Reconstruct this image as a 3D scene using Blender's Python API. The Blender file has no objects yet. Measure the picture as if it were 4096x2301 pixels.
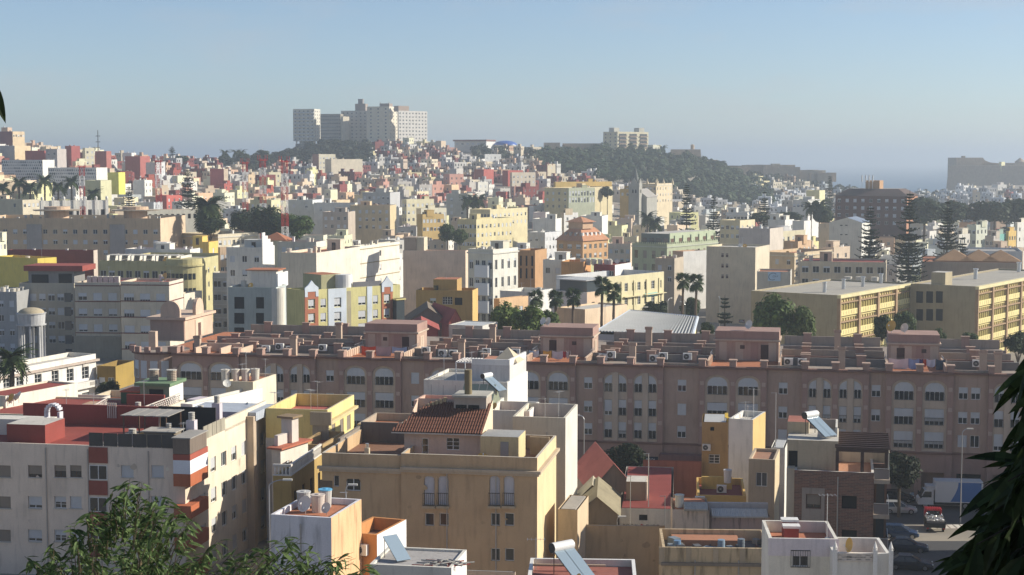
import bpy, math, random
from mathutils import Vector, Matrix
R = math.radians
random.seed(11)
sc = bpy.context.scene
col = sc.collection

# ------------------------------------------------------------------ camera, sky, sun, exposure
F = 6303.0; IW, IH = 4096.0, 2301.0; CZ = 42.0; PITCH = math.atan(510.0 / F)
cp, sp = math.cos(PITCH), math.sin(PITCH)
cd = bpy.data.cameras.new('camera'); cam = bpy.data.objects.new('camera', cd); col.objects.link(cam)
cd.sensor_width = 36.0; cd.lens = 36.0 * F / IW; cd.clip_start = 0.2; cd.clip_end = 90000
cam.location = (0, 0, CZ); cam.rotation_euler = (R(90) - PITCH, 0, 0)
sc.camera = cam
SUN_EL, SUN_AZ = R(27), R(83)                # azimuth clockwise from +Y (the viewing direction) towards +X
SUN = Vector((math.cos(SUN_EL) * math.sin(SUN_AZ), math.cos(SUN_EL) * math.cos(SUN_AZ), math.sin(SUN_EL)))
w = bpy.data.worlds.new('World'); sc.world = w; w.use_nodes = True
nt = w.node_tree; bg = nt.nodes['Background']
sky = nt.nodes.new('ShaderNodeTexSky'); sky.sky_type = 'NISHITA'; sky.sun_disc = False
sky.sun_elevation = SUN_EL; sky.sun_rotation = SUN_AZ
sky.air_density = 0.8; sky.dust_density = 0.3; sky.ozone_density = 4.0; sky.altitude = 50
wtc = nt.nodes.new('ShaderNodeTexCoord'); wmp = nt.nodes.new('ShaderNodeMapping'); wmp.inputs['Scale'].default_value = (2.2, 2.2, 9.0)
wno = nt.nodes.new('ShaderNodeTexNoise'); wno.inputs['Scale'].default_value = 2.3; wno.inputs['Detail'].default_value = 7; wno.inputs['Roughness'].default_value = .6
wmr = nt.nodes.new('ShaderNodeMapRange'); wmr.inputs[1].default_value = .50; wmr.inputs[2].default_value = .80; wmr.inputs[3].default_value = 0; wmr.inputs[4].default_value = .5
wmx = nt.nodes.new('ShaderNodeMix'); wmx.data_type = 'RGBA'; wmx.inputs['B'].default_value = (4.6, 4.5, 4.6, 1)
nt.links.new(wtc.outputs['Generated'], wmp.inputs[0]); nt.links.new(wmp.outputs[0], wno.inputs['Vector']); nt.links.new(wno.outputs[0], wmr.inputs[0]); nt.links.new(wmr.outputs[0], wmx.inputs[0]); whs = nt.nodes.new('ShaderNodeHueSaturation'); whs.inputs['Saturation'].default_value = .9; nt.links.new(sky.outputs[0], whs.inputs['Color']); nt.links.new(whs.outputs[0], wmx.inputs['A'])
nt.links.new(wmx.outputs['Result'], bg.inputs[0]); bg.inputs[1].default_value = 0.070
ld = bpy.data.lights.new('sun', 'SUN'); ld.energy = 3.7; ld.angle = R(0.53); ld.color = (1.0, 0.92, 0.78)
lo = bpy.data.objects.new('sun', ld); col.objects.link(lo)
lo.rotation_euler = SUN.to_track_quat('Z', 'Y').to_euler(); lo.location = (200, 40, 200)
sc.view_settings.view_transform = 'Standard'; sc.view_settings.look = 'None'
sc.view_settings.exposure = 0.88; sc.view_settings.gamma = 1.0; sc.view_settings.use_curve_mapping = False
sc.render.engine = 'CYCLES'
cy = sc.cycles
cy.max_bounces = 6; cy.diffuse_bounces = 4; cy.glossy_bounces = 2; cy.transmission_bounces = 2
cy.volume_bounces = 1; cy.transparent_max_bounces = 6
cy.caustics_reflective = False; cy.caustics_refractive = False
cy.use_denoising = True; cy.volume_step_rate = 1.0

# ------------------------------------------------------------------ pixel (4096 x 2301 frame) <-> world
def ray(u, v):
    a = (u - IW / 2) / F; b = -(v - IH / 2) / F
    return Vector((a, cp + b * sp, -sp + b * cp))
def P(u, v, d):                              # the point on that line of sight at distance y = d
    r = ray(u, v); t = d / r.y
    return Vector((r.x * t, d, CZ + r.z * t))
def G(u, v, z):                              # the point on that line of sight at height z
    r = ray(u, v); t = (z - CZ) / r.z
    return Vector((r.x * t, r.y * t, z))
def proj(p):
    x, y, z = p[0], p[1], p[2] - CZ
    yf = y * cp - z * sp; up = y * sp + z * cp
    return IW / 2 + F * x / yf, IH / 2 - F * up / yf

# ------------------------------------------------------------------ terrain
def lerp(a, b, t): return a + (b - a) * t
def tab(xs, ys, x):
    if x <= xs[0]: return ys[0]
    for i in range(len(xs) - 1):
        if x <= xs[i + 1]:
            t = (x - xs[i]) / (xs[i + 1] - xs[i]); t = t * t * (3 - 2 * t) * .5 + t * .5
            return lerp(ys[i], ys[i + 1], t)
    return ys[-1]
NEARY = [-60, 0, 12, 30, 60, 90, 120, 150, 180]
NEARZ = [44, 39, 33, 25, 17, 10.5, 5.5, 2, 0]
HD = [430, 560, 700, 800, 900, 1000, 1100, 1200, 1300, 1400, 1600]
HU = [-300, 150, 500, 900, 1300, 1700, 2100, 2500, 2750, 3000, 3300, 3600, 3900, 4400]
HZ = [[0, 10, 24, 36, 51, 57, 55, 50, 40, 20, -9],
      [0, 9, 21, 30, 41, 45, 42, 36, 25, 8, -9],
      [0, 6, 15, 23, 30, 36, 38, 36, 25, 5, -9],
      [0, 4, 11, 18, 25, 31, 36, 35, 26, 5, -9],
      [0, 2, 8, 14, 21, 28, 36, 46, 54, 50, -9],
      [0, 2, 8, 14, 21, 28, 37, 46, 54, 50, -9],
      [0, 2, 7, 13, 20, 27, 36, 44, 48, 38, -9],
      [0, 1, 4, 8, 14, 20, 28, 39, 50, 42, -9],
      [0, 0, 2, 5, 9, 14, 22, 33, 43, 36, -9],
      [0, 0, 1, 2, 4, 7, 12, 20, 27, 24, -9],
      [0, 0, 0, 1, 2, 4, 7, 12, 17, 12, -9],
      [0, 0, 0, 0, 1, 2, 4, 7, 9, 6, -9],
      [0, 0, 0, 0, 1, 3, 6, 11, 17, 20, -9],
      [0, 0, 0, 0, 1, 3, 6, 11, 17, 20, -9]]
def tz(x, y):
    if y < 430: return tab(NEARY, NEARZ, y)
    u = 2048 + F * x / y
    u = max(HU[0], min(HU[-1], u))
    for i in range(len(HU) - 1):
        if u <= HU[i + 1]: break
    t = (u - HU[i]) / (HU[i + 1] - HU[i])
    return lerp(tab(HD, HZ[i], y), tab(HD, HZ[i + 1], y), t)

# ------------------------------------------------------------------ materials
def s2l(c): return c / 12.92 if c <= 0.04045 else ((c + 0.055) / 1.055) ** 2.4
def rgb(r, g, b): return (s2l(r / 255), s2l(g / 255), s2l(b / 255))
MATS = {}
def _grp():
    g = bpy.data.node_groups.new('weather', 'ShaderNodeTree')
    g.interface.new_socket('Color', in_out='INPUT', socket_type='NodeSocketColor')
    g.interface.new_socket('Dirt', in_out='INPUT', socket_type='NodeSocketFloat')
    g.interface.new_socket('Color', in_out='OUTPUT', socket_type='NodeSocketColor')
    g.interface.new_socket('Height', in_out='OUTPUT', socket_type='NodeSocketFloat')
    n, l = g.nodes, g.links
    gi = n.new('NodeGroupInput'); go = n.new('NodeGroupOutput')
    tc = n.new('ShaderNodeTexCoord'); oi = n.new('ShaderNodeObjectInfo')
    add = n.new('ShaderNodeVectorMath'); add.operation = 'ADD'
    mu = n.new('ShaderNodeVectorMath'); mu.operation = 'SCALE'; mu.inputs[3].default_value = 60
    cx = n.new('ShaderNodeCombineXYZ')
    for i in range(3): l.new(oi.outputs['Random'], cx.inputs[i])
    l.new(cx.outputs[0], mu.inputs[0]); l.new(mu.outputs[0], add.inputs[1]); l.new(tc.outputs['Object'], add.inputs[0])
    n1 = n.new('ShaderNodeTexNoise'); n1.inputs['Scale'].default_value = .35; n1.inputs['Detail'].default_value = 4
    n2 = n.new('ShaderNodeTexNoise'); n2.inputs['Scale'].default_value = 1.0; n2.inputs['Detail'].default_value = 3
    mp = n.new('ShaderNodeMapping'); mp.inputs['Scale'].default_value = (2.6, 2.6, .35)
    n3 = n.new('ShaderNodeTexNoise'); n3.inputs['Scale'].default_value = 9; n3.inputs['Detail'].default_value = 3
    l.new(add.outputs[0], n1.inputs['Vector']); l.new(add.outputs[0], mp.inputs[0]); l.new(mp.outputs[0], n2.inputs['Vector']); l.new(add.outputs[0], n3.inputs['Vector'])
    def ramp(src, a, b, lo, hi):
        m = n.new('ShaderNodeMapRange'); m.inputs[1].default_value = a; m.inputs[2].default_value = b
        m.inputs[3].default_value = lo; m.inputs[4].default_value = hi; l.new(src, m.inputs[0]); return m.outputs[0]
    a = ramp(n1.outputs[0], .3, .7, .88, 1.06); b = ramp(n2.outputs[0], .52, .80, 0, .38); c = ramp(n3.outputs[0], .3, .7, .95, 1.04)
    bd = n.new('ShaderNodeMath'); bd.operation = 'MULTIPLY'; l.new(b, bd.inputs[0]); l.new(gi.outputs[1], bd.inputs[1])
    inv = n.new('ShaderNodeMath'); inv.operation = 'SUBTRACT'; inv.inputs[0].default_value = 1; l.new(bd.outputs[0], inv.inputs[1])
    m1 = n.new('ShaderNodeMath'); m1.operation = 'MULTIPLY'; l.new(a, m1.inputs[0]); l.new(inv.outputs[0], m1.inputs[1])
    m2 = n.new('ShaderNodeMath'); m2.operation = 'MULTIPLY'; l.new(m1.outputs[0], m2.inputs[0]); l.new(c, m2.inputs[1])
    vm = n.new('ShaderNodeVectorMath'); vm.operation = 'SCALE'; l.new(gi.outputs[0], vm.inputs[0]); l.new(m2.outputs[0], vm.inputs[3])
    l.new(vm.outputs[0], go.inputs[0]); l.new(n3.outputs[0], go.inputs[1])
    return g
WEATHER = _grp()
def pl(c, dirt=.6, rough=.9, name=None):     # painted plaster, concrete: colour is linear albedo
    key = ('pl', tuple(round(x, 3) for x in c), dirt, rough)
    if key in MATS: return MATS[key]
    m = bpy.data.materials.new(name or 'plaster'); m.use_nodes = True; n, l = m.node_tree.nodes, m.node_tree.links
    b = n['Principled BSDF']; b.inputs['Roughness'].default_value = rough; b.inputs['Specular IOR Level'].default_value = .25
    g = n.new('ShaderNodeGroup'); g.node_tree = WEATHER; g.inputs[0].default_value = (*c, 1); g.inputs[1].default_value = dirt
    l.new(g.outputs[0], b.inputs['Base Color'])
    bu = n.new('ShaderNodeBump'); bu.inputs['Strength'].default_value = .15; bu.inputs['Distance'].default_value = .03
    l.new(g.outputs[1], bu.inputs['Height']); l.new(bu.outputs[0], b.inputs['Normal'])
    MATS[key] = m; return m
def flat(c, rough=.5, metal=0, spec=.5, name='paint'):
    key = ('fl', tuple(round(x, 3) for x in c), rough, metal, spec)
    if key in MATS: return MATS[key]
    m = bpy.data.materials.new(name); m.use_nodes = True; b = m.node_tree.nodes['Principled BSDF']
    b.inputs['Base Color'].default_value = (*c, 1); b.inputs['Roughness'].default_value = rough
    b.inputs['Metallic'].default_value = metal; b.inputs['Specular IOR Level'].default_value = spec
    MATS[key] = m; return m
def ribbed(c, scale, axis='x', name='ribbed', rough=.6, depth=.5, dark=.6):   # slatted / corrugated relief
    key = ('rb', tuple(c), scale, axis, rough, dark)
    if key in MATS: return MATS[key]
    m = bpy.data.materials.new(name); m.use_nodes = True; n, l = m.node_tree.nodes, m.node_tree.links
    b = n['Principled BSDF']; b.inputs['Roughness'].default_value = rough
    tc = n.new('ShaderNodeTexCoord'); wv = n.new('ShaderNodeTexWave'); wv.wave_type = 'BANDS'; wv.bands_direction = axis.upper(); wv.inputs['Scale'].default_value = scale
    l.new(tc.outputs['Object'], wv.inputs[0])
    g = n.new('ShaderNodeGroup'); g.node_tree = WEATHER; g.inputs[0].default_value = (*c, 1); g.inputs[1].default_value = .5
    mx = n.new('ShaderNodeMix'); mx.data_type = 'RGBA'; mx.inputs['A'].default_value = (*[x * dark for x in c], 1)
    l.new(wv.outputs['Fac'], mx.inputs[0]); l.new(g.outputs[0], mx.inputs['B']); l.new(mx.outputs['Result'], b.inputs['Base Color'])
    bu = n.new('ShaderNodeBump'); bu.inputs['Strength'].default_value = depth; bu.inputs['Distance'].default_value = .05
    l.new(wv.outputs['Fac'], bu.inputs['Height']); l.new(bu.outputs[0], b.inputs['Normal'])
    MATS[key] = m; return m
def leafmat(c, var=.5, trans=.25, name='leaf', hue=.02):
    key = ('lf', tuple(c), var, trans)
    if key in MATS: return MATS[key]
    m = bpy.data.materials.new(name); m.use_nodes = True; n, l = m.node_tree.nodes, m.node_tree.links
    b = n['Principled BSDF']; b.inputs['Roughness'].default_value = .6; b.inputs['Specular IOR Level'].default_value = .15
    ge = n.new('ShaderNodeNewGeometry'); oi = n.new('ShaderNodeObjectInfo')
    mm = n.new('ShaderNodeMath'); mm.operation = 'ADD'; l.new(ge.outputs['Random Per Island'], mm.inputs[0]); l.new(oi.outputs['Random'], mm.inputs[1])
    fr = n.new('ShaderNodeMath'); fr.operation = 'FRACT'; l.new(mm.outputs[0], fr.inputs[0])
    mr = n.new('ShaderNodeMapRange'); mr.inputs[3].default_value = 1 - var; mr.inputs[4].default_value = 1 + var; l.new(fr.outputs[0], mr.inputs[0])
    hs = n.new('ShaderNodeHueSaturation'); hs.inputs['Color'].default_value = (*c, 1); l.new(mr.outputs[0], hs.inputs['Value'])
    l.new(hs.outputs[0], b.inputs['Base Color'])
    tr = n.new('ShaderNodeBsdfTranslucent'); l.new(hs.outputs[0], tr.inputs[0])
    mx = n.new('ShaderNodeMixShader'); mx.inputs[0].default_value = trans
    l.new(b.outputs[0], mx.inputs[1]); l.new(tr.outputs[0], mx.inputs[2]); l.new(mx.outputs[0], n['Material Output'].inputs[0])
    MATS[key] = m; return m

C = dict(  # linear albedos
    white=(.74, .73, .70), offwhite=(.66, .63, .56), cream=(.64, .57, .43), beige=(.50, .43, .34), tan=(.42, .33, .22), peach=(.60, .43, .30),
    yellow=(.66, .52, .22), paleyel=(.70, .62, .34), mustard=(.46, .30, .09), orange=(.52, .26, .10), pink=(.46, .34, .29), rose=(.50, .27, .22),
    red=(.40, .09, .075), maroon=(.20, .045, .05), brick=(.34, .15, .09), grey=(.42, .42, .41), dgrey=(.20, .20, .20), bluegrey=(.42, .46, .50),
    green=(.24, .31, .20), palegreen=(.40, .46, .30), dgreen=(.09, .16, .10), brown=(.27, .19, .13), stone=(.38, .32, .24), sky=(.35, .50, .62), teal=(.18, .40, .36))
MGLASS = flat((.022, .026, .030), .08, 0, .6, 'window_glass')
MGLASS2 = flat((.06, .075, .085), .08, 0, .6, 'window_glass_pale')
MWFR = flat((.72, .72, .70), .5, 0, .4, 'white_frame')
MBFR = flat((.12, .07, .045), .6, 0, .3, 'brown_frame')
MSHUT = ribbed((.62, .64, .66), 7.0, 'z', 'roller_shutter', .5, .3, .8)
MSHUTB = ribbed((.30, .25, .20), 7.0, 'z', 'brown_roller_shutter', .6, .3, .7)
MTERRA = pl((.42, .17, .09), .5, .9, 'terracotta_tiles')
MREDR = pl((.29, .072, .056), .5, .85, 'red_roof_paint')
MGREYR = pl((.36, .34, .31), .7, .95, 'grey_roof')
MPALER = pl((.55, .52, .46), .7, .95, 'pale_roof')
MMETAL = flat((.55, .56, .57), .35, .8, .5, 'galvanised')
MIRON = flat((.035, .033, .032), .6, .2, .4, 'iron')
MDARK = flat((.02, .02, .02), .9, 0, .2, 'dark_interior')
MTANK = pl((.62, .58, .50), .4, .6, 'fibre_cement')
ROOF = dict(terra=MTERRA, red=MREDR, grey=MGREYR, pale=MPALER)

# ------------------------------------------------------------------ mesh building
class MB:
    def __init__(s): s.v = []; s.f = []; s.m = []; s.ms = []
    def mi(s, m):
        if m not in s.ms: s.ms.append(m)
        return s.ms.index(m)
    def face(s, pts, m):
        k = len(s.v); s.v.extend([tuple(p) for p in pts]); s.f.append(tuple(range(k, k + len(pts)))); s.m.append(s.mi(m))
    def box(s, x0, x1, y0, y1, z0, z1, m, top=None, bottom=True):
        if x1 < x0: x0, x1 = x1, x0
        if y1 < y0: y0, y1 = y1, y0
        k = len(s.v); s.v += [(x0, y0, z0), (x1, y0, z0), (x1, y1, z0), (x0, y1, z0), (x0, y0, z1), (x1, y0, z1), (x1, y1, z1), (x0, y1, z1)]
        fs = [(0, 1, 5, 4), (1, 2, 6, 5), (2, 3, 7, 6), (3, 0, 4, 7), (4, 5, 6, 7)] + ([(3, 2, 1, 0)] if bottom else [])
        i = s.mi(m); j = s.mi(top) if top else i
        for q, f in enumerate(fs): s.f.append(tuple(k + a for a in f)); s.m.append(j if q == 4 else i)
    def cyl(s, x, y, r0, r1, z0, z1, n, m, cap=True, capm=None):
        k = len(s.v); i = s.mi(m)
        for r, z in ((r0, z0), (r1, z1)):
            for a in range(n): s.v.append((x + r * math.cos(2 * math.pi * a / n), y + r * math.sin(2 * math.pi * a / n), z))
        for a in range(n):
            b = (a + 1) % n; s.f.append((k + a, k + b, k + n + b, k + n + a)); s.m.append(i)
        if cap:
            s.f.append(tuple(k + n + a for a in range(n))); s.m.append(s.mi(capm) if capm else i)
            s.f.append(tuple(k + n - 1 - a for a in range(n))); s.m.append(i)
    def tube(s, p, q, r, n, m, r1=None):
        p, q = Vector(p), Vector(q); d = q - p
        if d.length < 1e-6: return
        d.normalize(); a = d.orthogonal().normalized(); b = d.cross(a); k = len(s.v); i = s.mi(m); r1 = r if r1 is None else r1
        for c, rr in ((p, r), (q, r1)):
            for t in range(n):
                an = 2 * math.pi * t / n; s.v.append(tuple(c + a * (rr * math.cos(an)) + b * (rr * math.sin(an))))
        for t in range(n):
            u = (t + 1) % n; s.f.append((k + t, k + u, k + n + u, k + n + t)); s.m.append(i)
        s.f.append(tuple(k + n + t for t in range(n))); s.m.append(i); s.f.append(tuple(k + n - 1 - t for t in range(n))); s.m.append(i)
    def prism(s, poly, z0, z1, m, top=None):       # counter-clockwise plan outline
        k = len(s.v); n = len(poly); i = s.mi(m)
        for z in (z0, z1):
            for p in poly: s.v.append((p[0], p[1], z))
        for a in range(n):
            b = (a + 1) % n; s.f.append((k + a, k + b, k + n + b, k + n + a)); s.m.append(i)
        s.f.append(tuple(k + n + a for a in range(n))); s.m.append(s.mi(top) if top else i)
        s.f.append(tuple(k + n - 1 - a for a in range(n))); s.m.append(i)
    def dome(s, x, y, z, r, h, n, rings, m, half=True):
        k = len(s.v); i = s.mi(m)
        for j in range(rings):
            t = math.pi / 2 * j / rings
            for a in range(n):
                an = 2 * math.pi * a / n; s.v.append((x + r * math.cos(t) * math.cos(an), y + r * math.cos(t) * math.sin(an), z + h * math.sin(t)))
        s.v.append((x, y, z + h)); top = len(s.v) - 1
        for j in range(rings - 1):
            for a in range(n):
                b = (a + 1) % n; s.f.append((k + j * n + a, k + j * n + b, k + (j + 1) * n + b, k + (j + 1) * n + a)); s.m.append(i)
        for a in range(n): s.f.append((k + (rings - 1) * n + a, k + (rings - 1) * n + (a + 1) % n, top)); s.m.append(i)
    def mesh(s, name, smooth=False):
        me = bpy.data.meshes.new(name); me.from_pydata(s.v, [], s.f)
        for m in s.ms: me.materials.append(m)
        me.polygons.foreach_set('material_index', s.m)
        if smooth: me.polygons.foreach_set('use_smooth', [True] * len(s.f))
        me.update(); return me
    def build(s, name, parent=None, loc=None, rz=0, smooth=False):
        return link(name, s.mesh(name, smooth), parent, loc, rz)
def link(name, data, parent=None, loc=None, rz=0):
    o = bpy.data.objects.new(name, data); col.objects.link(o)
    if parent: o.parent = parent
    if loc is not None: o.location = loc
    if rz: o.rotation_euler = (0, 0, rz)
    return o
def empty(name, loc, rz=0):
    o = bpy.data.objects.new(name, None); col.objects.link(o); o.location = loc; o.rotation_euler = (0, 0, rz); o.empty_display_size = .3; return o
def tag(o, label, cat, group=None):
    o['label'] = label; o['category'] = cat
    if group: o['group'] = group
    return o
def struct(o, kind='structure'): o['kind'] = kind; return o
ORD = ['first', 'second', 'third', 'fourth', 'fifth', 'sixth', 'seventh', 'eighth', 'ninth', 'tenth', 'eleventh', 'twelfth', 'thirteenth', 'fourteenth', 'fifteenth', 'sixteenth', 'seventeenth', 'eighteenth', 'nineteenth', 'twentieth', 'twenty-first', 'twenty-second', 'twenty-third', 'twenty-fourth']

# ------------------------------------------------------------------ windows (shared meshes, outward = -y, origin at the middle of the sill)
WM = {}
def wmesh(kind, wd, h, style, frac):
    wd, h, frac = round(wd, 1), round(h, 1), round(frac * 4) / 4
    key = (kind, wd, h, style, frac)
    if key in WM: return WM[key]
    b = MB(); x = wd / 2; fr = MBFR if style in ('brown',) else MWFR; gl = MGLASS if style != 'pale' else MGLASS2
    t = .06
    if kind in ('all', 'frame') and style != 'hole':
        b.box(-x, -x + t, .0, .06, 0, h, fr); b.box(x - t, x, .0, .06, 0, h, fr)
        b.box(-x + t, x - t, .0, .06, 0, t, fr); b.box(-x + t, x - t, .0, .06, h - t, h, fr)
        if wd > .8: b.box(-t * .6, t * .6, .005, .055, t, h - t, fr)
        if wd > 1.9:
            for q in (-wd / 4, wd / 4): b.box(q - t * .5, q + t * .5, .005, .055, t, h - t, fr)
        if style == 'grid':
            for q in (.33, .66): b.box(-x + t, x - t, .01, .05, h * q - .02, h * q + .02, fr)
    if kind in ('all', 'pane'): b.face([(-x, .04, 0), (x, .04, 0), (x, .04, h), (-x, .04, h)], MDARK if style == 'hole' else gl)
    if kind in ('all', 'shutter') and frac > 0:
        z = h * (1 - frac); b.box(-x + .03, x - .03, -.03, .035, z, h - .005, MSHUTB if style == 'brown' else MSHUT)
    WM[key] = b.mesh('window' if kind in ('all', 'frame') else kind); return WM[key]
def put_window(parent, loc, rz, wd, h, style, frac, near):
    if not near: return link('window', wmesh('all', wd, h, style, frac), parent, loc, rz)
    o = link('window', wmesh('frame', wd, h, style, 0), parent, loc, rz)
    link('pane', wmesh('pane', wd, h, style, 0), o)
    if frac > 0: link('shutter', wmesh('shutter', wd, h, style, frac), o)
    return o

# ------------------------------------------------------------------ a wall with real window openings
def uniq(a):
    a = sorted(a); o = [a[0]]
    for x in a[1:]:
        if x - o[-1] > .004: o.append(x)
    return o
def holed(mb, a0, a1, z0, z1, holes, m, pt, rec=.16, rm=None):
    """wall in plan coordinate a (a0..a1) and height; pt(a, depth, z) gives the point, depth > 0 goes into the wall"""
    hs = [(max(a0, h[0]), min(a1, h[1]), max(z0, h[2]), min(z1, h[3])) for h in holes]
    hs = [h for h in hs if h[1] - h[0] > .05 and h[3] - h[2] > .05]
    zs = uniq([z0, z1] + [h[2] for h in hs] + [h[3] for h in hs])
    for j in range(len(zs) - 1):
        zc = (zs[j] + zs[j + 1]) / 2
        row = sorted([h for h in hs if h[2] < zc < h[3]])
        x = a0
        for h in row + [(a1, a1, 0, 0)]:
            if h[0] - x > .004: mb.face([pt(x, 0, zs[j]), pt(h[0], 0, zs[j]), pt(h[0], 0, zs[j + 1]), pt(x, 0, zs[j + 1])], m)
            x = max(x, h[1])
    r = rm or m
    for h in hs:
        A, B_, z, Z = h[:4]
        mb.face([pt(A, 0, z), pt(A, rec, z), pt(A, rec, Z), pt(A, 0, Z)], r); mb.face([pt(B_, rec, z), pt(B_, 0, z), pt(B_, 0, Z), pt(B_, rec, Z)], r)
        mb.face([pt(A, 0, z), pt(B_, 0, z), pt(B_, rec, z), pt(A, rec, z)], r); mb.face([pt(A, rec, Z), pt(B_, rec, Z), pt(B_, 0, Z), pt(A, 0, Z)], r)

# ------------------------------------------------------------------ a flat-roofed building: front corner at column u1, front runs left to u0, lit side runs right to u2
class Bd: pass
BLD = []
def B(name, label, u0, u1, u2, v, d, rot, c, roof='terra', fw=None, sw=None, ws=(1.1, 1.4), sh=3.1, top=1.9, st='mix', par=.9, cs=None, cat='building', group=None,
      W=None, D=None, zb=None, huts=0, chim=0, trim=None, fpx=(), spx=(), near=None, dirt=.6, rows0=0, front=True, h=None, rec=.16, coping=None, wm=None, band=None, raw=False):
    b = Bd(); th = R(rot); c_, s_ = math.cos(th), math.sin(th)
    p = P(u1, v, d); hh = CZ - p.z; a0 = (u0 - 2048) / F; k = p.y * cp + hh * sp
    if W is None: W = (p.x - a0 * k) / (c_ + a0 * s_ * cp)
    if D is None:
        a2 = (u2 - 2048) / F; den = s_ - a2 * c_ * cp
        D = (a2 * k - p.x) / den if abs(den) > 1e-3 else 12
        if D < 2 or D > 120: D = 12
    W = max(1.0, W)
    cs4 = [(p.x, p.y), (p.x - W * c_, p.y + W * s_), (p.x + D * s_, p.y + D * c_), (p.x - W * c_ + D * s_, p.y + W * s_ + D * c_)]
    if zb is None: zb = min(tz(*q) for q in cs4) - .3
    H = p.z - zb if h is None else h
    if h is not None: zb = p.z - h
    b.W, b.D, b.H, b.p, b.th, b.zb, b.d = W, D, H, p, th, zb, d
    b.root = tag(empty(name, (p.x, p.y, zb), -th), label, cat, group)
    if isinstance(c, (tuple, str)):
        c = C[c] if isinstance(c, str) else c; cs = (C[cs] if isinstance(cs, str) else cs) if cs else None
        if raw: pass  # front colour kept as given, on several buildings darkened for its shade
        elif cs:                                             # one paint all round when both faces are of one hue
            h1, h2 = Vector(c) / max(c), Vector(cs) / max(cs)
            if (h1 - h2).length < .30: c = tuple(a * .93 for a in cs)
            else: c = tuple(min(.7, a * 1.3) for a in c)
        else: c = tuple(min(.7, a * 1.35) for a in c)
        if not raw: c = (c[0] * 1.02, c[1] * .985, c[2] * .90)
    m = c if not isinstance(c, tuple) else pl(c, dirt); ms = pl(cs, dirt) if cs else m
    if wm: m = ms = wm
    near = d < 235 if near is None else near
    M = Matrix.Translation((p.x, p.y, zb)) @ Matrix.Rotation(-th, 4, 'Z'); b.M = M; Mi = M.inverted()
    o_l = Mi @ Vector((0, 0, CZ))
    def onfront(u, v_, y=0.0):
        r = (Mi.to_3x3() @ ray(u, v_)); t = (y - o_l.y) / r.y; q = o_l + r * t; return q.x, q.z
    def onside(u, v_, x=0.0):
        r = (Mi.to_3x3() @ ray(u, v_)); t = (x - o_l.x) / r.x; q = o_l + r * t; return q.y, q.z
    b.f, b.s = onfront, onside
    rng = random.Random(int(u1 * 7 + v * 3 + d))
    fh, shh = [], []                                        # holes: a0,a1,z0,z1,style,frac
    def sty():
        if st == 'mix': return rng.choice(['std', 'std', 'std', 'pale']), rng.choice([0, 0, .25, .5, .75, 1, 1])
        if st == 'dark': return 'std', rng.choice([0, 0, 0, 0, .25])
        if st == 'hole': return 'hole', 0
        if st == 'shut': return 'std', rng.choice([1, 1, .75, .75, .5])
        if st == 'brown': return 'brown', rng.choice([0, .5, 1])
        return st, rng.choice([0, 0, .5])
    def grid(spec, L, holes, neg):
        n, rows = spec[:2]; ww, wh = (spec[2], spec[3]) if len(spec) > 3 else ws
        ww = min(ww, L / max(n, 1) * .8)
        for j in range(rows0, rows):
            zt = H - par - top - j * sh + wh / 2 + .2
            if zt - wh < .4: break
            for i in range(n):
                x = L * (i + .5) / n; x = x - L if neg else x
                holes.append((x - ww / 2, x + ww / 2, zt - wh, zt, *sty()))
    if fw: grid(fw, W, fh, True)
    if sw: grid(sw, D, shh, False)
    for q in fpx:
        x, z = onfront(q[0], q[1]); wx = abs(onfront(q[0] + q[2] / 2, q[1])[0] - onfront(q[0] - q[2] / 2, q[1])[0]); hz = q[3] * d / F
        fh.append((x - wx / 2, x + wx / 2, z - hz / 2, z + hz / 2, *(q[4:6] if len(q) > 4 else sty())))
    for q in spx:
        y, z = onside(q[0], q[1]); wy = abs(onside(q[0] + q[2] / 2, q[1])[0] - onside(q[0] - q[2] / 2, q[1])[0]); hz = q[3] * d / F
        shh.append((y - wy / 2, y + wy / 2, z - hz / 2, z + hz / 2, *(q[4:6] if len(q) > 4 else sty())))
    fh = [q for q in fh if q[0] > -W + .05 and q[1] < -.05 and q[3] < H - .1]; shh = [q for q in shh if q[0] > .05 and q[1] < D - .05 and q[3] < H - .1]
    mb = MB(); T = .22; R_ = H - par
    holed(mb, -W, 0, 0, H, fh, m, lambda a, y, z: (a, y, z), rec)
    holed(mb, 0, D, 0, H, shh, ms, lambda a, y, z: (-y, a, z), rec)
    mb.face([(0, D, 0), (-W, D, 0), (-W, D, H), (0, D, H)], m); mb.face([(-W, D, 0), (-W, 0, 0), (-W, 0, H), (-W, D, H)], m)
    tm = coping or m
    if par > .05:
        for (xa, xb, ya, yb) in ((-W, 0, 0, T), (-W, 0, D - T, D), (-W, -W + T, T, D - T), (-T, 0, T, D - T)):
            mb.face([(xa, ya, H), (xb, ya, H), (xb, yb, H), (xa, yb, H)], tm)
        mb.face([(-T, T, R_), (-W + T, T, R_), (-W + T, T, H), (-T, T, H)], m); mb.face([(-W + T, D - T, R_), (-T, D - T, R_), (-T, D - T, H), (-W + T, D - T, H)], m)
        mb.face([(-W + T, T, R_), (-W + T, D - T, R_), (-W + T, D - T, H), (-W + T, T, H)], m); mb.face([(-T, D - T, R_), (-T, T, R_), (-T, T, H), (-T, D - T, H)], m)
    mb.build('wall', b.root)
    rb = MB(); rb.box(-W + T, -T, T, D - T, R_ - .25, R_ - .004 if par > .05 else R_ + .02, ROOF[roof] if isinstance(roof, str) else roof); rb.build('roof', b.root)
    for q in fh: put_window(b.root, ((q[0] + q[1]) / 2, rec - .07, q[2]), 0, q[1] - q[0], q[3] - q[2], q[4], q[5], near)
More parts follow.
